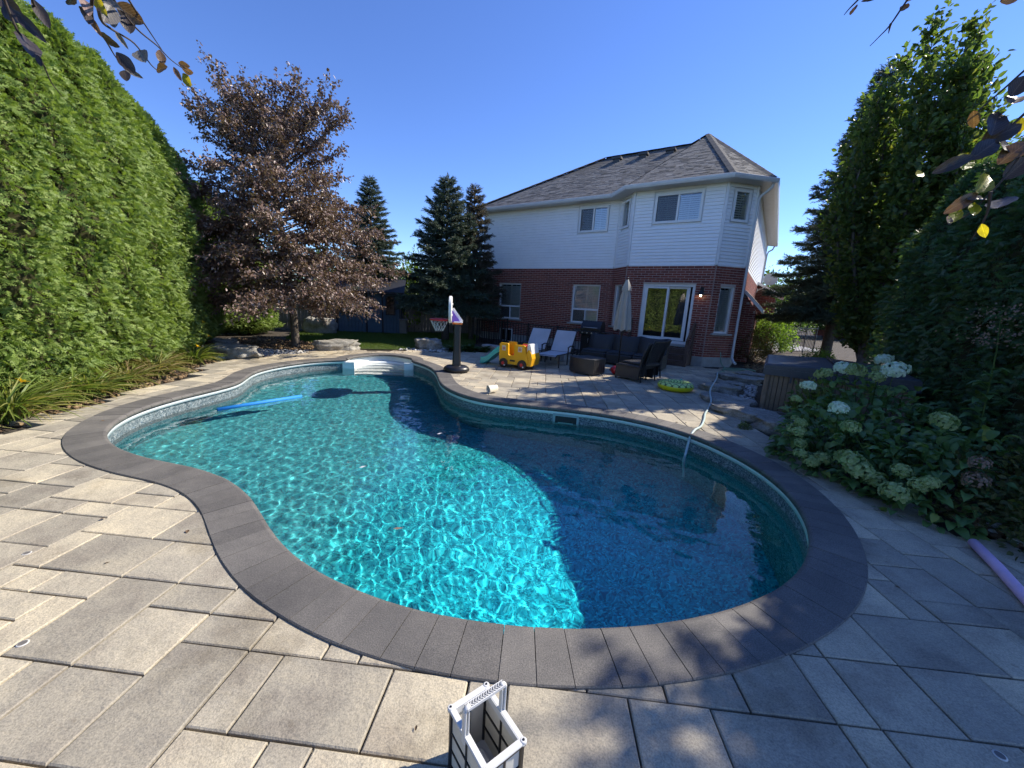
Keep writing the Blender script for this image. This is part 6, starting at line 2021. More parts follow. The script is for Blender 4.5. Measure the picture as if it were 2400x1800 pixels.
# blue bin half hidden behind the sofa
M_BLUEB = simple("blue_plastic", (.018, .045, .14), .4, .1, 6)
bl = thing("storage_bin", "dark blue plastic bin half hidden behind the sofa, left of the door", "bin", tuple(HM @ Vector((7.15, -1.20, -.02))), HA)
MB().bbox((0, 0, .33), (.80, .42, .64), .03).build("body", M_BLUEB, bl); MB().bbox((0, 0, .675), (.86, .46, .05), .02).build("lid", M_BLUEB, bl)

# ================================================================== TOYS
def plastic(name, c, rough=.32): return simple(name, c, rough, .06, 4, spec=.5)
M_BLK = plastic("black_plastic", (.016, .016, .018), .38); M_WHT = plastic("white_toy_plastic", (.80, .80, .77)); M_RED = plastic("red_plastic", (.55, .025, .03)); M_PUR = plastic("purple_plastic", (.16, .07, .46))
M_ORG = plastic("orange_plastic", (.75, .20, .03)); M_YEL = plastic("yellow_plastic", (.78, .40, .012)); M_TEAL = plastic("teal_plastic", (.04, .44, .40))
hp = thing("toy_basketball_hoop", "child's basketball hoop with black pole and base at the pool edge", "basketball hoop", (-1.36, 9.15, -.004), R(8))
MB().lathe([(.30, 0), (.335, .02), (.34, .06), (.32, .10), (.27, .135), (.12, .155), (.07, .16)], 36, sq=(.92, .85)).build("base", M_BLK, hp)
pl = MB()
for (a, b, w0, w1) in (((0, 0, .14), (0, 0, .55), .105, .085), ((0, 0, .55), (0, 0, 1.13), .083, .078)):
    vs = []
    for (pp, w) in ((a, w0), (b, w1)):
        k_ = w * .3
        vs += [(pp[0] + x, pp[1] + y, pp[2]) for x, y in ((-w + k_, -w), (w - k_, -w), (w, -w + k_), (w, w - k_), (w - k_, w), (-w + k_, w), (-w, w - k_), (-w, -w + k_))]
    pl.add(vs, [tuple(range(7, -1, -1)), tuple(range(8, 16))] + [(i, (i + 1) % 8, 8 + (i + 1) % 8, 8 + i) for i in range(8)])
for x in (-.035, .035): pl.box((x, -.085, .65), (.022, .02, .92))
pl.build("pole", M_BLK, hp)
MB().bbox((.0, 0, 1.145), (.22, .20, .04), .01).build("pole_cap", M_ORG, hp)
MB().bbox((.02, 0, 1.175), (.20, .19, .028), .008).build("cap_plate", M_WHT, hp)
br_ = MB(); br_.prism([(.06, 1.185), (.06, 1.19), (-.13, 1.45), (-.16, 1.45), (-.16, 1.17)][::-1], -.05, .05, M=Matrix(((1, 0, 0), (0, 0, -1), (0, 1, 0))).to_4x4()); br_.build("bracket", M_PUR, hp)
MB().bar((.09, 0, 1.18), (-.13, 0, 1.475), .10, .02, upv=(0, 1, 0)).build("brace", M_WHT, hp)
bb = MB()                                                     # backboard: thick rounded plate seen edge-on
poly = []
for k in range(40):
    a = 2 * math.pi * k / 40
    ex = 2.6
    poly.append((.44 * math.copysign(abs(math.cos(a)) ** (2 / ex), math.cos(a)), .31 * math.copysign(abs(math.sin(a)) ** (2 / ex), math.sin(a)) + (-.0)))
for x0, x1, s0, s1 in ((-.205, -.19, .93, 1), (-.19, -.145, 1, 1), (-.145, -.13, 1, .95)):
    b = len(bb.v)
    bb.v += [(x0, y * s0, 1.46 + z * s0) for y, z in poly] + [(x1, y * s1, 1.46 + z * s1) for y, z in poly]
    for k in range(40):
        k2 = (k + 1) % 40; bb.f.append((b + k, b + 40 + k, b + 40 + k2, b + k2)); bb.mi.append(0); bb.sm.append(True)
bb.add([(-.205, y * .93, 1.46 + z * .93) for y, z in poly], [tuple(range(40))]); bb.add([(-.13, y * .95, 1.46 + z * .95) for y, z in poly], [tuple(range(39, -1, -1))])
bo = bb.build("backboard", M_WHT, hp)
for z in (-.12, .0, .12): MB().bbox((-.125, 0, 1.46 + z), (.02, .6, .05), .008).build("back_rib", M_WHT, bo)
rim = MB()
rc = (-.42, 0, 1.215)
rim.tube([(rc[0] + .205 * math.cos(a), rc[1] + .205 * math.sin(a), rc[2] - .10 * (.205 * math.cos(a) + .205) * .0 ) for a in np.linspace(0, 2 * math.pi, 33)], .024, 8, cap=False)
rim.box((-.215, 0, 1.215), (.06, .16, .05)); rim.build("rim", M_RED, hp)
net = MB()
for k in range(12):
    for s in (1, -1):
        pts = []
        for q in range(5):
            a = 2 * math.pi * k / 12 + s * q * .20
            r = .20 - .028 * q
            pts.append((rc[0] + r * math.cos(a), rc[1] + r * math.sin(a), rc[2] - .03 - .058 * q))
        net.tube(pts, .005, 3, cap=False)
net.build("net", M_WHT, hp, kind='stuff')
# toy bus with slide
bus = thing("toy_bus", "yellow plastic toy bus climber with a teal slide at its rear", "toy bus", (.12, 10.28, -.006), R(-26))
YZ = Matrix(((1, 0, 0), (0, 0, -1), (0, 1, 0))).to_4x4()
side = [(-.40, .10), (.40, .10), (.43, .22), (.40, .34), (.36, .40), (.33, .60), (.30, .625), (.04, .625), (.02, .60), (.02, .38), (.0, .335), (-.12, .335), (-.15, .36), (-.16, .62), (-.18, .645), (-.38, .645), (-.41, .62), (-.42, .30)]
for yv in (-.26, .26):
    mb = MB(); mb.prism(side, -.035, .035, M=Matrix.Translation((0, yv, 0)) @ YZ); so = mb.build("side_wall", M_YEL, bus)
    if yv < 0:
        M_STK = simple("sticker_paper", (.62, .55, .42), .5, .15, 30); M_STP = simple("sticker_print", (.50, .22, .16), .5, .2, 30)
        for xw in (-.28, .19):
            stq = MB().bbox((xw, yv - .038, .515), (.115, .006, .135), .002).build("window_sticker", M_STK, bus)
            MB().lathe([(.036, 0), (.036, .003)], 14, (xw, yv - .042, .51), M=Matrix.Rotation(R(90), 3, 'X')).build("sticker_print", M_STP, stq)
        MB().bbox((-.02, yv - .037, .20), (.15, .006, .045), .002).build("name_plate", M_BLK, bus)
MB().bbox((0, 0, .13), (.78, .50, .06), .02).build("floor", M_YEL, bus)
fm = MB(); fm.prism([(.36, .10), (.50, .10), (.53, .30), (.50, .42), (.44, .52), (.40, .52), (.36, .40)], -.27, .27, M=YZ); fm.build("hood", M_YEL, bus)
wd = MB(); wd.prism([(.36, .46), (.50, .42), (.47, .58), (.44, .665), (.37, .665)], -.23, .23, M=YZ); wd.build("windscreen", M_WHT, bus)
MB().bbox((.02, 0, .34), (.20, .40, .10), .03).build("seat", M_RED, bus)
MB().bbox((.12, 0, .24), (.20, .36, .14), .03).build("step", M_WHT, bus)
MB().tube([(.26 + .085 * math.cos(a), .085 * math.sin(a), .60 + .05 * math.cos(a)) for a in np.linspace(0, 6.2832, 20)], .013, 6, cap=False).tube([(.30, 0, .50), (.26, 0, .60)], .012, 6).build("steering_wheel", M_BLK, bus)
MB().bbox((.22, 0, .60), (.16, .30, .05), .02).build("dash", M_RED, bus)
MB().bbox((-.40, 0, .33), (.05, .50, .42), .02).build("rear_wall", M_YEL, bus)
for x in (-.27, .27):
    for yv in (-.315, .315):
        wl = MB().lathe([(.11, -.03), (.122, -.02), (.122, .02), (.11, .03)], 24, M=Matrix.Rotation(R(90), 3, 'X')).build("wheel", M_BLK, bus, loc=(x, yv, .122))
        MB().lathe([(.045, .031), (.045, .036)], 16, M=Matrix.Rotation(R(90) if yv < 0 else R(-90), 3, 'X')).build("hub_cap", M_RED, wl)
        MB().lathe([(.020, .037), (.018, .042)], 12, (.05, 0, -.05), M=Matrix.Rotation(R(90) if yv < 0 else R(-90), 3, 'X')).build("sticker", M_WHT, wl)
sl_ = MB()
path = [(-.40, .44), (-.52, .41), (-.66, .30), (-.80, .17), (-.90, .10), (-1.0, .075), (-1.05, .075)]
prof = [(-.20, .10), (-.185, .115), (-.16, .10), (-.15, .0), (.15, .0), (.16, .10), (.185, .115), (.20, .10), (.19, -.045), (-.19, -.045)]
b0 = len(sl_.v); K = len(prof)
for i, (x, z) in enumerate(path):
    for yv, dz in prof: sl_.v.append((x, yv, z + dz))
for i in range(len(path) - 1):
    for k in range(K):
        k2 = (k + 1) % K; sl_.f.append((b0 + i * K + k, b0 + (i + 1) * K + k, b0 + (i + 1) * K + k2, b0 + i * K + k2)); sl_.mi.append(0); sl_.sm.append(False)
sl_.f.append(tuple(b0 + (len(path) - 1) * K + k for k in range(K))); sl_.mi.append(0); sl_.sm.append(False)
sl_.box((-1.02, 0, .045), (.12, .36, .07)); sl_.build("slide", M_TEAL, bus)
# inflatable ring with a pineapple pattern
t = NT("ring_vinyl")
sep = t.node('ShaderNodeSeparateXYZ'); t.l(t.coord(), sep.inputs[0])
at = t.math('ARCTAN2', sep.outputs[1], sep.outputs[0])
rad_ = t.math('SQRT', t.math('ADD', t.math('MULTIPLY', sep.outputs[0], sep.outputs[0]), t.math('MULTIPLY', sep.outputs[1], sep.outputs[1])))
u1 = t.math('ADD', t.math('MULTIPLY', at, 16 / 6.2832), t.math('MULTIPLY', rad_, 11.0)); u2 = t.math('SUBTRACT', t.math('MULTIPLY', at, 16 / 6.2832), t.math('MULTIPLY', rad_, 11.0))
def band(v):
    f = t.math('ABSOLUTE', t.math('SUBTRACT', t.math('FRACT', v), .5)); return t.math('LESS_THAN', f, .085)
lines_ = t.math('MAXIMUM', band(u1), band(u2))
topm = t.math('GREATER_THAN', sep.outputs[2], .115)
cbase = t.mix(topm, (.62, .60, .012), (.50, .70, .22))
t.base(t.mix(t.math('MULTIPLY', lines_, topm), cbase, (.035, .07, .012))); t.set(Roughness=.3); M_RINGV = t.m
ring = thing("inflatable_ring", "yellow inflatable pool ring with a green pineapple pattern lying on the paving", "pool ring", (3.62, 8.38, -.008), .4)
MB().lathe([(.20 + .15 * (1 - math.cos(a)) if False else .265 + .115 * math.cos(a), .095 + .095 * math.sin(a)) for a in np.linspace(-math.pi, math.pi, 17)], 40).build("tube", M_RINGV, ring)
MB().lathe([(.016, .17), (.018, .20), (.012, .215)], 10, (.25, .10, 0)).build("valve", M_TEAL, ring)
# red ball, small red toy
bl_ = MB().lathe([(max(.001, .115 * math.cos(a)), .115 + .115 * math.sin(a)) for a in np.linspace(-math.pi / 2, math.pi / 2, 13)], 20).build("toy_ball", M_RED, loc=(2.68, 9.98, -.008)); tag(bl_, "red ball on the paving between the side table and the wicker chair", "ball")
# tipped-over bucket
bk = thing("plastic_bucket", "small cream plastic bucket lying on its side near the coping", "bucket", (-.36, 7.16, .068), .5)
MR_ = Matrix.Rotation(R(-98), 3, 'Y') 
M_CREAM = plastic("cream_plastic", (.68, .62, .50), .4)
MB().lathe([(.060, -.09), (.076, .08), (.082, .084), (.082, .10), (.075, .10), (.070, .08), (.056, -.08)], 24, M=MR_).build("body", M_CREAM, bk)
MB().tube([(-.10 + .0 * k, .078 * math.cos(a), -.02 + .078 * math.sin(a)) for k, a in enumerate(np.linspace(3.3, 6.1, 9))], .003, 5).build("handle", M_WHT, bk)
# pool noodles
def noodle(pts, r, mat, label, name="pool_noodle"):
    o = thing(name, label, "pool noodle", pts[0])
    P = [tuple(Vector(p) - Vector(pts[0])) for p in pts]
    MB().tube(P, r, 16).build("foam_tube", mat, o)
    for i, j in ((0, 1), (-1, -2)):
        d = (Vector(P[i]) - Vector(P[j])).normalized()
        MB().tube([Vector(P[i]) + d * .0005, Vector(P[i]) + d * .002], r * .32, 10).build("end_hole", M_DARK, o)
    return o
M_FBLUE = simple("blue_foam", (.02, .24, .66), .65, .05, 30, .2, 200); M_FPINK = simple("pink_foam", (.74, .50, .68), .7, .08, 20, .2, 200)
noodle([(-4.70, 5.90, WATER_Z + .012), (-4.32, 6.43, WATER_Z + .014), (-3.93, 6.97, WATER_Z + .012)], .034, M_FBLUE, "bright blue foam pool noodle floating in the shallow end")
noodle([(3.73, 2.77, .026), (3.55, 2.47, .03), (3.32, 2.11, .026), (3.10, 1.72, .026)], .034, M_FPINK, "pale pink foam pool noodle lying on the paving at the right edge")
# hoses
M_HOSEW = simple("pale_hose", (.42, .52, .50), .45, .08, 20); M_HOSEG = simple("green_hose", (.16, .28, .19), .5, .1, 20)
def smooth_path(pts, n=8): return [tuple(p) for p in catmull([Vector(p) for p in pts], n)]
hz = MB().tube(smooth_path([(5.68, 10.58, .09), (5.07, 9.45, .11), (4.28, 8.13, .125), (3.97, 7.54, .115), (3.79, 7.12, .07), (3.56, 6.74, .012), (3.32, 6.36, .010), (3.12, 5.98, .010), (2.89, 5.6, .013), (2.70, 5.38, .02), (2.585, 5.25, -.03), (2.54, 5.19, -.13), (2.46, 5.06, -.25), (2.40, 4.96, -.34), (2.36, 4.86, -.50), (2.34, 4.75, -.75)]), .017, 8).build("garden_hose", M_HOSEW)
tag(hz, "pale garden hose running over the rocks and paving into the pool", "hose")
hz.cycles.is_caustics_receiver = True
hg = MB().tube(smooth_path([(6.62, 12.35, .48), (6.60, 12.28, .42), (6.62, 12.25, .2), (6.75, 12.2, .02), (7.0, 11.95, .03), (7.25, 11.75, .05), (7.1, 11.55, .10), (6.8, 11.7, .04), (6.55, 11.9, .02), (6.75, 12.05, .03), (7.1, 11.8, .06), (7.3, 11.5, .05), (7.0, 11.35, .12), (6.7, 11.5, .03), (6.45, 11.75, .02), (6.3, 11.4, .02), (6.15, 11.1, .06), (5.9, 10.85, .08), (5.68, 10.58, .09)]), .013, 7).build("garden_hose", M_HOSEG)
tag(hg, "green garden hose coiled on the ground below the tap by the downspout", "hose")
tp = thing("outdoor_tap", "small brass garden tap on the brick wall above the green hose", "tap", tuple(HM @ Vector((10.28, -.46, .52))), HA + R(45))
M_BRASS = simple("brass", (.42, .27, .09), .35, .1, 20, metal=.9)
MB().tube([(0, .05, 0), (0, -.07, 0), (0, -.09, -.03), (0, -.09, -.06)], .011, 8).build("spout", M_BRASS, tp); MB().lathe([(.028, 0), (.03, .006), (.028, .012)], 10, (0, -.04, .03)).build("handle", M_BRASS, tp)

# filter basket standing on the paving right in front
M_LGREY = simple("pale_grey_plastic", (.62, .62, .60), .4, .05, 12); M_MESHF = simple("filter_panel", (.60, .585, .52), .85, .07, 30, .15, 300); M_BLACKP = simple("black_frame_plastic", (.014, .014, .015), .35, .1, 12)
fb = thing("filter_basket", "white and black pool filter basket with an upright handle standing in the foreground", "filter basket", (-.027, 1.066, -.011), R(-53))
LX, LY, HB = .112, .072, .262
for sx in (-1, 1):
    for sy in (-1, 1): MB().bbox((sx * LX, sy * LY, HB / 2), (.018, .018, HB), .004).build("corner_post", M_BLACKP, fb)
for sy in (-1, 1):
    pan = MB().box((0, sy * LY, HB / 2), (2 * LX - .014, .003, HB - .02)).build("filter_panel", M_MESHF, fb)
    g = MB()
    for x in (0,): g.box((x, sy * (LY + .004), HB / 2), (.006, .006, HB - .01))
    for z in (.012, .088, .166, HB - .012): g.box((0, sy * (LY + .003), z), (2 * LX - .016, .006, .006 if .02 < z < .24 else .012))
    for x in (0,): g.box((x, sy * (LY - .005), HB / 2), (.006, .006, HB - .01))
    for z in (.088, .166): g.box((0, sy * (LY - .004), z), (2 * LX - .016, .006, .006))
    g.build("panel_grid", M_BLACKP, pan)
for sx in (-1, 1):
    pan = MB().box((sx * LX, 0, HB / 2), (.003, 2 * LY - .014, HB - .02)).build("filter_panel", M_MESHF, fb)
    g = MB()
    g.box((sx * (LX + .004), 0, HB / 2), (.006, .006, HB - .01)); g.box((sx * (LX - .005), 0, HB / 2), (.006, .006, HB - .01))
    for z in (.012, .088, .166, HB - .012): g.box((sx * (LX + .003), 0, z), (.006, 2 * LY - .016, .006 if .02 < z < .24 else .012))
    g.build("panel_grid", M_BLACKP, pan)
MB().bbox((0, 0, .012), (2 * LX, 2 * LY, .02), .004).build("bottom_plate", M_LGREY, fb)
MB().bbox((-.02, 0, .040), (.12, .085, .035), .012).build("intake_flap", M_LGREY, fb)
tf = MB()
for sy in (-1, 1):
    tf.bbox((0, sy * (LY + .002), HB + .004), (2 * LX + .030, .022, .012), .004); tf.box((0, sy * (LY - .008), HB - .006), (2 * LX - .01, .003, .030))
for sx in (-1, 1):
    tf.bbox((sx * (LX + .002), 0, HB + .0045), (.022, 2 * LY + .012, .012), .004); tf.box((sx * (LX - .008), 0, HB - .0065), (.003, 2 * LY - .018, .030))
for sx in (-1, 1):
    for sy in (-1, 1): tf.lathe([(.011, HB - .004), (.012, HB + .010), (.009, HB + .013)], 12, (sx * (LX + .004), sy * (LY + .004), 0))
tf.build("top_frame", M_LGREY, fb)
scr_m = MB().lathe([(.0045, 0), (.004, .002)], 8).mesh("screw", M_BLACKP)
for sx in (-1, 1):
    for sy in (-1, 1): link("screw", scr_m, fb, (sx * (LX + .004), sy * (LY + .004), HB + .013))
hd = MB()
for sy in (-1, 1):
    hd.bbox((-.01, sy * (LY + .010), HB + .045), (.022, .008, .14), .003); hd.bbox((-.01, sy * (LY - .004), HB + .050), (.018, .006, .11), .002)
hd.tube([(-.01, -(LY + .010), HB + .108), (-.01, -(LY + .004), HB + .118), (-.01, -(LY - .01), HB + .121)], .009, 8); hd.tube([(-.01, (LY + .010), HB + .108), (-.01, (LY + .004), HB + .118), (-.01, (LY - .01), HB + .121)], .009, 8)
for s_ in (-1, 1): hd.box((-.01 + s_ * .0105, 0, HB + .120), (.003, 2 * LY + .01, .010))
hd.box((-.01, 0, HB + .116), (.020, 2 * LY + .01, .003))
for k in range(14):                                          # honeycomb ribs in the grip
    y = -LY + (k + .5) * 2 * LY / 14
    for s_ in (-1, 1):
        hd.bar((-.0095, y - .004, HB + .1225), (-.01 + s_ * .0095, y + .0045, HB + .1225), .0022, .006)
hob = hd.build("handle", M_LGREY, fb)
# round deck anchors let into the paving
M_SOCK = simple("grey_socket", (.14, .13, .12), .7, .15, 40); M_ANCH = simple("pale_anchor_plastic", (.55, .53, .49), .5, .08, 20)
for (x, y, lab) in ((-2.26, 1.51, "round pale deck anchor in the sunny paving nearest the bottom left corner"), (-3.0, 2.12, "small round deck anchor in the sunny paving farther up on the left"), (2.08, 1.25, "round deck anchor in the shaded paving at the bottom right corner")):
    an = thing("deck_anchor", lab, "deck anchor", (x, y, -.011), 0, "round deck anchors let into the paving")
    MB().lathe([(.022, -.004), (.022, .002), (.017, .003)], 20).build("ring", M_ANCH, an); MB().lathe([(.0165, .0), (.0165, .0032)], 16).build("socket", M_SOCK, an)
# bits on the water
fl_ = MB().add([(0, 0, 0), (.03, .02, .004), (.09, .01, .008), (.04, -.015, .005)], [(0, 1, 2, 3)]).build("fallen_leaf", M_HPINK, loc=(-.95, 2.95, WATER_Z + .004)); tag(fl_, "single orange brown leaf floating on the sunny near water", "leaf")
for x, y, lab in ((-1.06, 5.35, "white feather floating left of the skimmer"), (-1.7, 4.1, "small pale leaf floating on the water in the middle of the pool")):
    f_ = MB().add([(0, 0, 0), (.03, .018, .012), (.08, .012, .02), (.04, -.012, .006)], [(0, 1, 2, 3)]).build("floating_feather", M_WHT, loc=(x, y, WATER_Z + .004)); tag(f_, lab, "feather")

# ================================================================== OVERHANGING BRANCHES (near the camera)
def veined(name, lo, hi, trans):
    """one leaf: midrib and side veins paler than the blade, a few brown blemishes"""
    t = NT(name)
    sp = t.node('ShaderNodeSeparateXYZ'); t.l(t.coord(), sp.inputs[0])
    ax = t.math('ABSOLUTE', sp.outputs[0])
    w = t.math('FRACT', t.math('MULTIPLY', t.math('SUBTRACT', sp.outputs[1], t.math('MULTIPLY', ax, .75)), 9.0))
    vein = t.math('MAXIMUM', t.math('LESS_THAN', w, .13), t.math('LESS_THAN', ax, .022))
    c = t.mix(t.rnd(), lo, hi)
    c = t.mix(1, c, t.ramp(t.noise(3.0, 5, .7), [(.3, (.62, .55, .5)), (.5, (1, 1, 1)), (.7, (1.25, 1.2, 1.1))]), 'MULTIPLY')
    c = t.mix(t.math('MULTIPLY', vein, .45), c, tuple(min(1, x * 1.9 + .03) for x in hi))
    t.base(c); t.set(Roughness=.38); t.b.inputs['Specular IOR Level'].default_value = .45
    t.bump(t.math('ADD', t.math('MULTIPLY', vein, -1.0), t.math('MULTIPLY', t.noise(6, 3), .5)), .18, .012)
    tr = t.node('ShaderNodeBsdfTranslucent'); t.l(t.mix(1.0, c, (1.6, 1.6, .6), 'MULTIPLY'), tr.inputs[0])
    mx = t.node('ShaderNodeMixShader'); mx.inputs[0].default_value = trans
    t.l(t.b.outputs[0], mx.inputs[1]); t.l(tr.outputs[0], mx.inputs[2]); t.l(mx.outputs[0], t.out.inputs[0])
    return t.m
M_LFDARK = veined("beech_leaf_dark", (.028, .022, .024), (.05, .04, .036), .12)
M_LFGREY = veined("beech_leaf_glossy", (.10, .095, .095), (.18, .17, .16), .15)
M_LFBRWN = veined("beech_leaf_brown", (.11, .065, .04), (.18, .10, .065), .30)
M_LFYELL = veined("beech_leaf_yellow", (.26, .21, .02), (.38, .33, .025), .60)
M_LFPINK = veined("beech_leaf_pinkish", (.30, .21, .18), (.36, .25, .22), .30)
TONES = {'dark': M_LFDARK, 'grey': M_LFGREY, 'brown': M_LFBRWN, 'yellow': M_LFYELL, 'pink': M_LFPINK}
def beech_leaf_mesh(mat, seed):
    rg = random.Random(seed)
    mb = MB(); n = 8; rows = []
    for i in range(n + 1):
        t_ = i / n
        w = .5 * math.sin(math.pi * (t_ * .96 + .02)) ** .8 * (1.06 - .22 * t_)
        if i == n: w = .012
        row = []
        for j in (-2, -1, 0, 1, 2):
            x = w * j / 2 * (1 + (.035 * math.sin(i * 2.3) if abs(j) == 2 else 0))
            z = .10 * abs(j) / 2 * math.sin(math.pi * t_) + (.022 * (-1) ** i if j else 0) * (1 if abs(j) == 1 else .6) + .10 * math.sin(t_ * 2.2 + seed) - .05
            row.append((x, t_ - .5, z))
        rows.append(row); mb.v += row
    for i in range(n):
        for j in range(4):
            a = i * 5 + j; mb.f.append((a, a + 1, a + 6, a + 5)); mb.mi.append(0); mb.sm.append(True)
    return mb.mesh("leaf", mat)
LM = {k: [beech_leaf_mesh(m_, q) for q in (1, 2, 3)] for k, m_ in TONES.items()}
def branch(label, twigs, leaves, base, seed, w0=.0042):
    o = thing("overhanging_branch", label, "branch", base, 0, "beech branches hanging into the picture near the camera")
    rg = random.Random(seed); B = Vector(base)
    for pts in twigs:
        P = [tuple(p - B) for p in catmull([Vector(p) for p in pts], 5)]
        n = len(P)
        MB().tube(P, [w0 * (1 - .72 * k / (n - 1)) for k in range(n)], 6).build("twig", M_TWIG, o)
    for k, (c_, d_, l, w, tone) in enumerate(leaves):
        y = Vector(d_).normalized()
        v = (Vector(c_) - Vector((0, 0, EYE))).normalized()
        z = (-v + Vector((rg.uniform(-.55, .55), rg.uniform(-.55, .55), rg.uniform(-.2, .6))))
        z = (z - y * z.dot(y)).normalized(); x = y.cross(z)
        lf = link("leaf", rg.choice(LM[tone]), o)
        lf.matrix_local = Matrix.Translation(Vector(c_) - B) @ Matrix((x, y, z)).transposed().to_4x4() @ Matrix.Diagonal((w, l, l * .8, 1))
    return o
branch("purple beech twigs with greyish leaves dangling from the top left", [[(-1.109,1.198,2.529),(-1.169,1.26,2.497),(-1.231,1.33,2.507),(-1.231,1.391,2.473),(-1.225,1.457,2.461),(-1.239,1.524,2.456),(-1.226,1.59,2.448)],[(-1.125,1.168,2.386),(-1.204,1.255,2.408),(-1.255,1.342,2.435),(-1.275,1.427,2.45),(-1.295,1.505,2.429),(-1.338,1.59,2.448)],[(-1.143,1.178,2.432),(-1.253,1.278,2.424),(-1.32,1.381,2.426),(-1.396,1.486,2.437),(-1.456,1.589,2.442)],[(-1.068,1.181,2.448),(-1.188,1.331,2.509),(-1.259,1.468,2.513),(-1.331,1.606,2.52)]], [((-1.226,1.301,2.462),(0.287,-0.557,-0.779),0.098,0.059,'grey'),((-1.197,1.209,2.412),(0.528,-0.417,-0.74),0.068,0.027,'pink'),((-1.247,1.393,2.511),(0.854,0.192,-0.484),0.074,0.053,'brown'),((-1.243,1.376,2.472),(0.31,-0.117,-0.944),0.052,0.039,'dark'),((-1.232,1.324,2.447),(0.21,-0.555,-0.805),0.04,0.033,'grey'),((-1.222,1.283,2.379),(0.818,-0.184,-0.545),0.074,0.029,'dark'),((-1.236,1.343,2.41),(0.657,-0.177,-0.733),0.062,0.014,'grey'),((-1.248,1.419,2.41),(0.622,-0.463,-0.631),0.071,0.049,'grey'),((-1.254,1.501,2.452),(0.053,0.021,-0.998),0.043,0.03,'brown'),((-1.252,1.496,2.415),(0.931,-0.342,0.124),0.055,0.036,'brown'),((-1.25,1.591,2.477),(0.951,-0.166,-0.26),0.044,0.022,'brown'),((-1.24,1.593,2.459),(0.957,-0.044,-0.288),0.038,0.026,'brown'),((-1.244,1.586,2.428),(0.545,-0.241,-0.803),0.059,0.032,'yellow'),((-1.25,1.557,2.431),(0.515,-0.093,-0.852),0.048,0.017,'brown'),((-1.235,1.343,2.355),(0.665,0.079,-0.743),0.065,0.037,'dark'),((-1.239,1.369,2.34),(0.87,0.351,-0.345),0.049,0.018,'grey'),((-1.233,1.335,2.315),(0.384,-0.393,-0.836),0.038,0.028,'dark'),((-1.216,1.265,2.458),(0.54,-0.029,-0.841),0.071,0.029,'yellow'),((-1.228,1.306,2.484),(0.939,0.129,-0.319),0.074,0.029,'grey'),((-1.196,1.204,2.392),(0.604,-0.359,-0.712),0.064,0.032,'dark'),((-1.198,1.172,2.404),(0.892,-0.452,0.018),0.049,0.022,'dark'),((-1.206,1.233,2.387),(0.355,0.246,-0.902),0.052,0.016,'brown')], (-1.109, 1.198, 2.529), 5)
branch("dark leaves on a twig right in the top left corner", [[(-1.413,1.195,2.512),(-1.423,1.209,2.44),(-1.449,1.237,2.437),(-1.449,1.254,2.378),(-1.458,1.28,2.362),(-1.446,1.301,2.323),(-1.451,1.321,2.281),(-1.451,1.345,2.254)],[(-1.307,1.188,2.479),(-1.385,1.249,2.447),(-1.452,1.322,2.468),(-1.511,1.393,2.482)]], [((-1.434,1.262,2.345),(0.67,-0.342,-0.659),0.097,0.058,'dark'),((-1.493,1.282,2.441),(0.765,-0.307,-0.566),0.107,0.058,'dark'),((-1.433,1.273,2.397),(0.66,0.22,-0.719),0.092,0.03,'dark'),((-1.402,1.281,2.438),(0.515,-0.094,-0.852),0.082,0.03,'dark'),((-1.401,1.253,2.304),(0.392,-0.219,-0.893),0.034,0.015,'dark'),((-1.512,1.287,2.462),(0.86,0.167,-0.482),0.078,0.044,'dark')], (-1.413, 1.195, 2.512), 6)
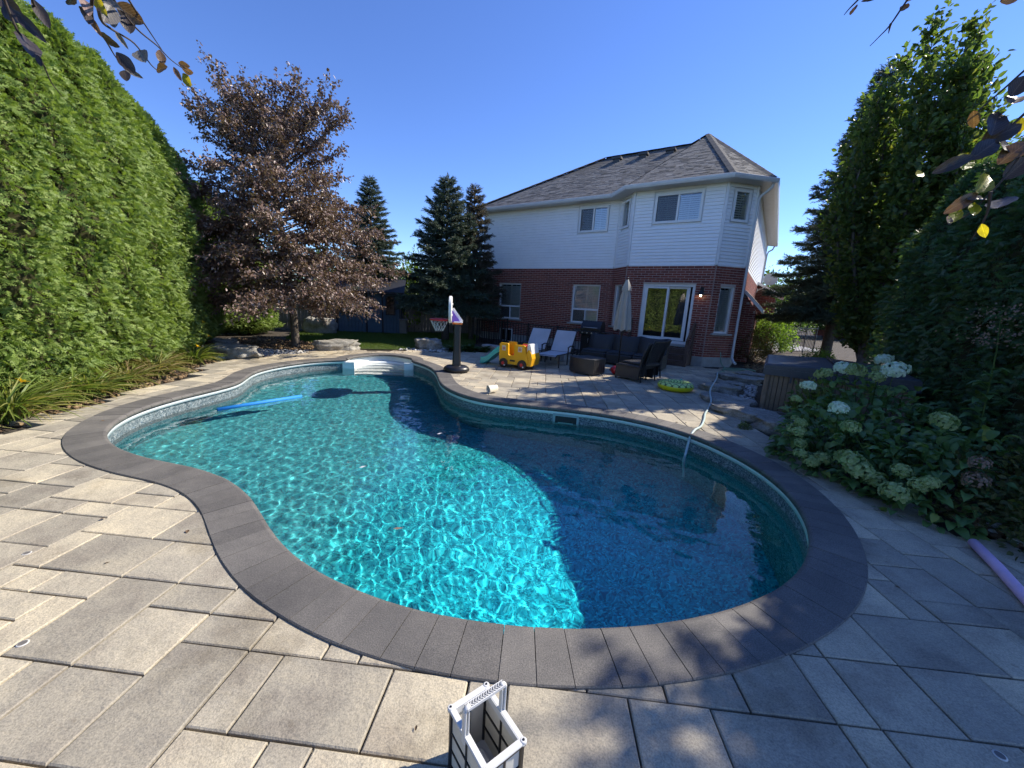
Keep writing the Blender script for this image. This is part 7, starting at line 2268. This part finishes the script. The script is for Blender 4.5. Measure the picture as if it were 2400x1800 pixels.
branch("backlit yellow and dark leaves on twigs at the right edge", [[(1.474,1.246,2.512),(1.383,1.236,2.416),(1.374,1.243,2.403),(1.327,1.243,2.351),(1.277,1.242,2.298),(1.273,1.245,2.268)],[(1.486,1.201,2.298),(1.405,1.193,2.223),(1.382,1.193,2.184),(1.339,1.186,2.108),(1.308,1.185,2.063),(1.26,1.181,2.007),(1.222,1.186,1.989)],[(1.276,1.151,2.064),(1.297,1.164,2.005),(1.287,1.176,1.941)],[(1.401,1.205,2.318),(1.371,1.21,2.281),(1.332,1.213,2.235),(1.272,1.214,2.181),(1.205,1.218,2.142)]], [((1.199,1.193,2.141),(0.82,-0.336,0.464),0.095,0.036,'dark'),((1.235,1.196,2.156),(0.517,0.371,0.771),0.076,0.052,'yellow'),((1.283,1.202,2.186),(0.748,0.014,0.664),0.09,0.052,'dark'),((1.328,1.212,2.23),(0.775,-0.265,0.573),0.09,0.062,'dark'),((1.307,1.218,2.259),(0.416,0.341,0.843),0.095,0.052,'dark'),((1.361,1.232,2.325),(0.67,0.518,0.531),0.09,0.052,'brown'),((1.372,1.241,2.368),(0.434,-0.097,0.896),0.062,0.047,'dark'),((1.378,1.217,2.256),(0.255,0.325,0.911),0.059,0.029,'yellow'),((1.365,1.201,2.182),(0.692,-0.049,0.72),0.095,0.052,'brown'),((1.283,1.183,2.093),(0.686,0.373,0.625),0.102,0.053,'yellow'),((1.273,1.174,2.052),(0.928,0.275,0.252),0.1,0.027,'dark'),((1.226,1.171,2.037),(0.758,-0.141,0.637),0.095,0.033,'brown'),((1.265,1.168,2.026),(0.43,0.483,0.763),0.059,0.029,'yellow'),((1.215,1.164,2.005),(0.66,0.305,0.687),0.071,0.03,'yellow'),((1.194,1.16,1.989),(0.286,0.372,0.883),0.033,0.019,'brown'),((1.338,1.173,2.049),(0.672,0.438,0.597),0.076,0.062,'dark'),((1.291,1.155,1.964),(0.226,-0.272,-0.935),0.04,0.022,'yellow'),((1.248,1.219,2.266),(0.38,0.06,-0.923),0.045,0.026,'brown'),((1.346,1.207,2.206),(0.86,0.423,0.285),0.071,0.052,'dark'),((1.38,1.193,2.144),(0.558,-0.207,0.804),0.076,0.047,'dark'),((1.11,1.187,2.113),(0.868,0.4,0.294),0.052,0.024,'yellow')], (1.474, 1.246, 2.512), 7)
branch("nearly bare twig tips poking down from the top edge at the right", [[(1.261,1.693,2.932),(1.209,1.713,2.867),(1.207,1.746,2.861),(1.215,1.781,2.862)],[(1.439,1.7,2.963),(1.385,1.706,2.87),(1.35,1.715,2.796),(1.335,1.735,2.77),(1.321,1.756,2.748)],[(1.304,1.656,2.76),(1.392,1.768,2.801)],[(1.759,1.699,2.958),(1.86,1.802,2.965)]], [((1.208,1.726,2.846),(0.371,0.089,0.924),0.042,0.026,'brown'),((1.402,1.731,2.867),(0.6,0.146,0.786),0.045,0.029,'brown'),((1.27,1.734,2.886),(0.941,-0.316,0.119),0.058,0.014,'dark'),((1.418,1.736,2.891),(0.716,0.33,0.615),0.038,0.026,'brown'),((1.798,1.74,2.914),(0.978,-0.188,0.094),0.07,0.032,'brown')], (1.261, 1.693, 2.932), 8)
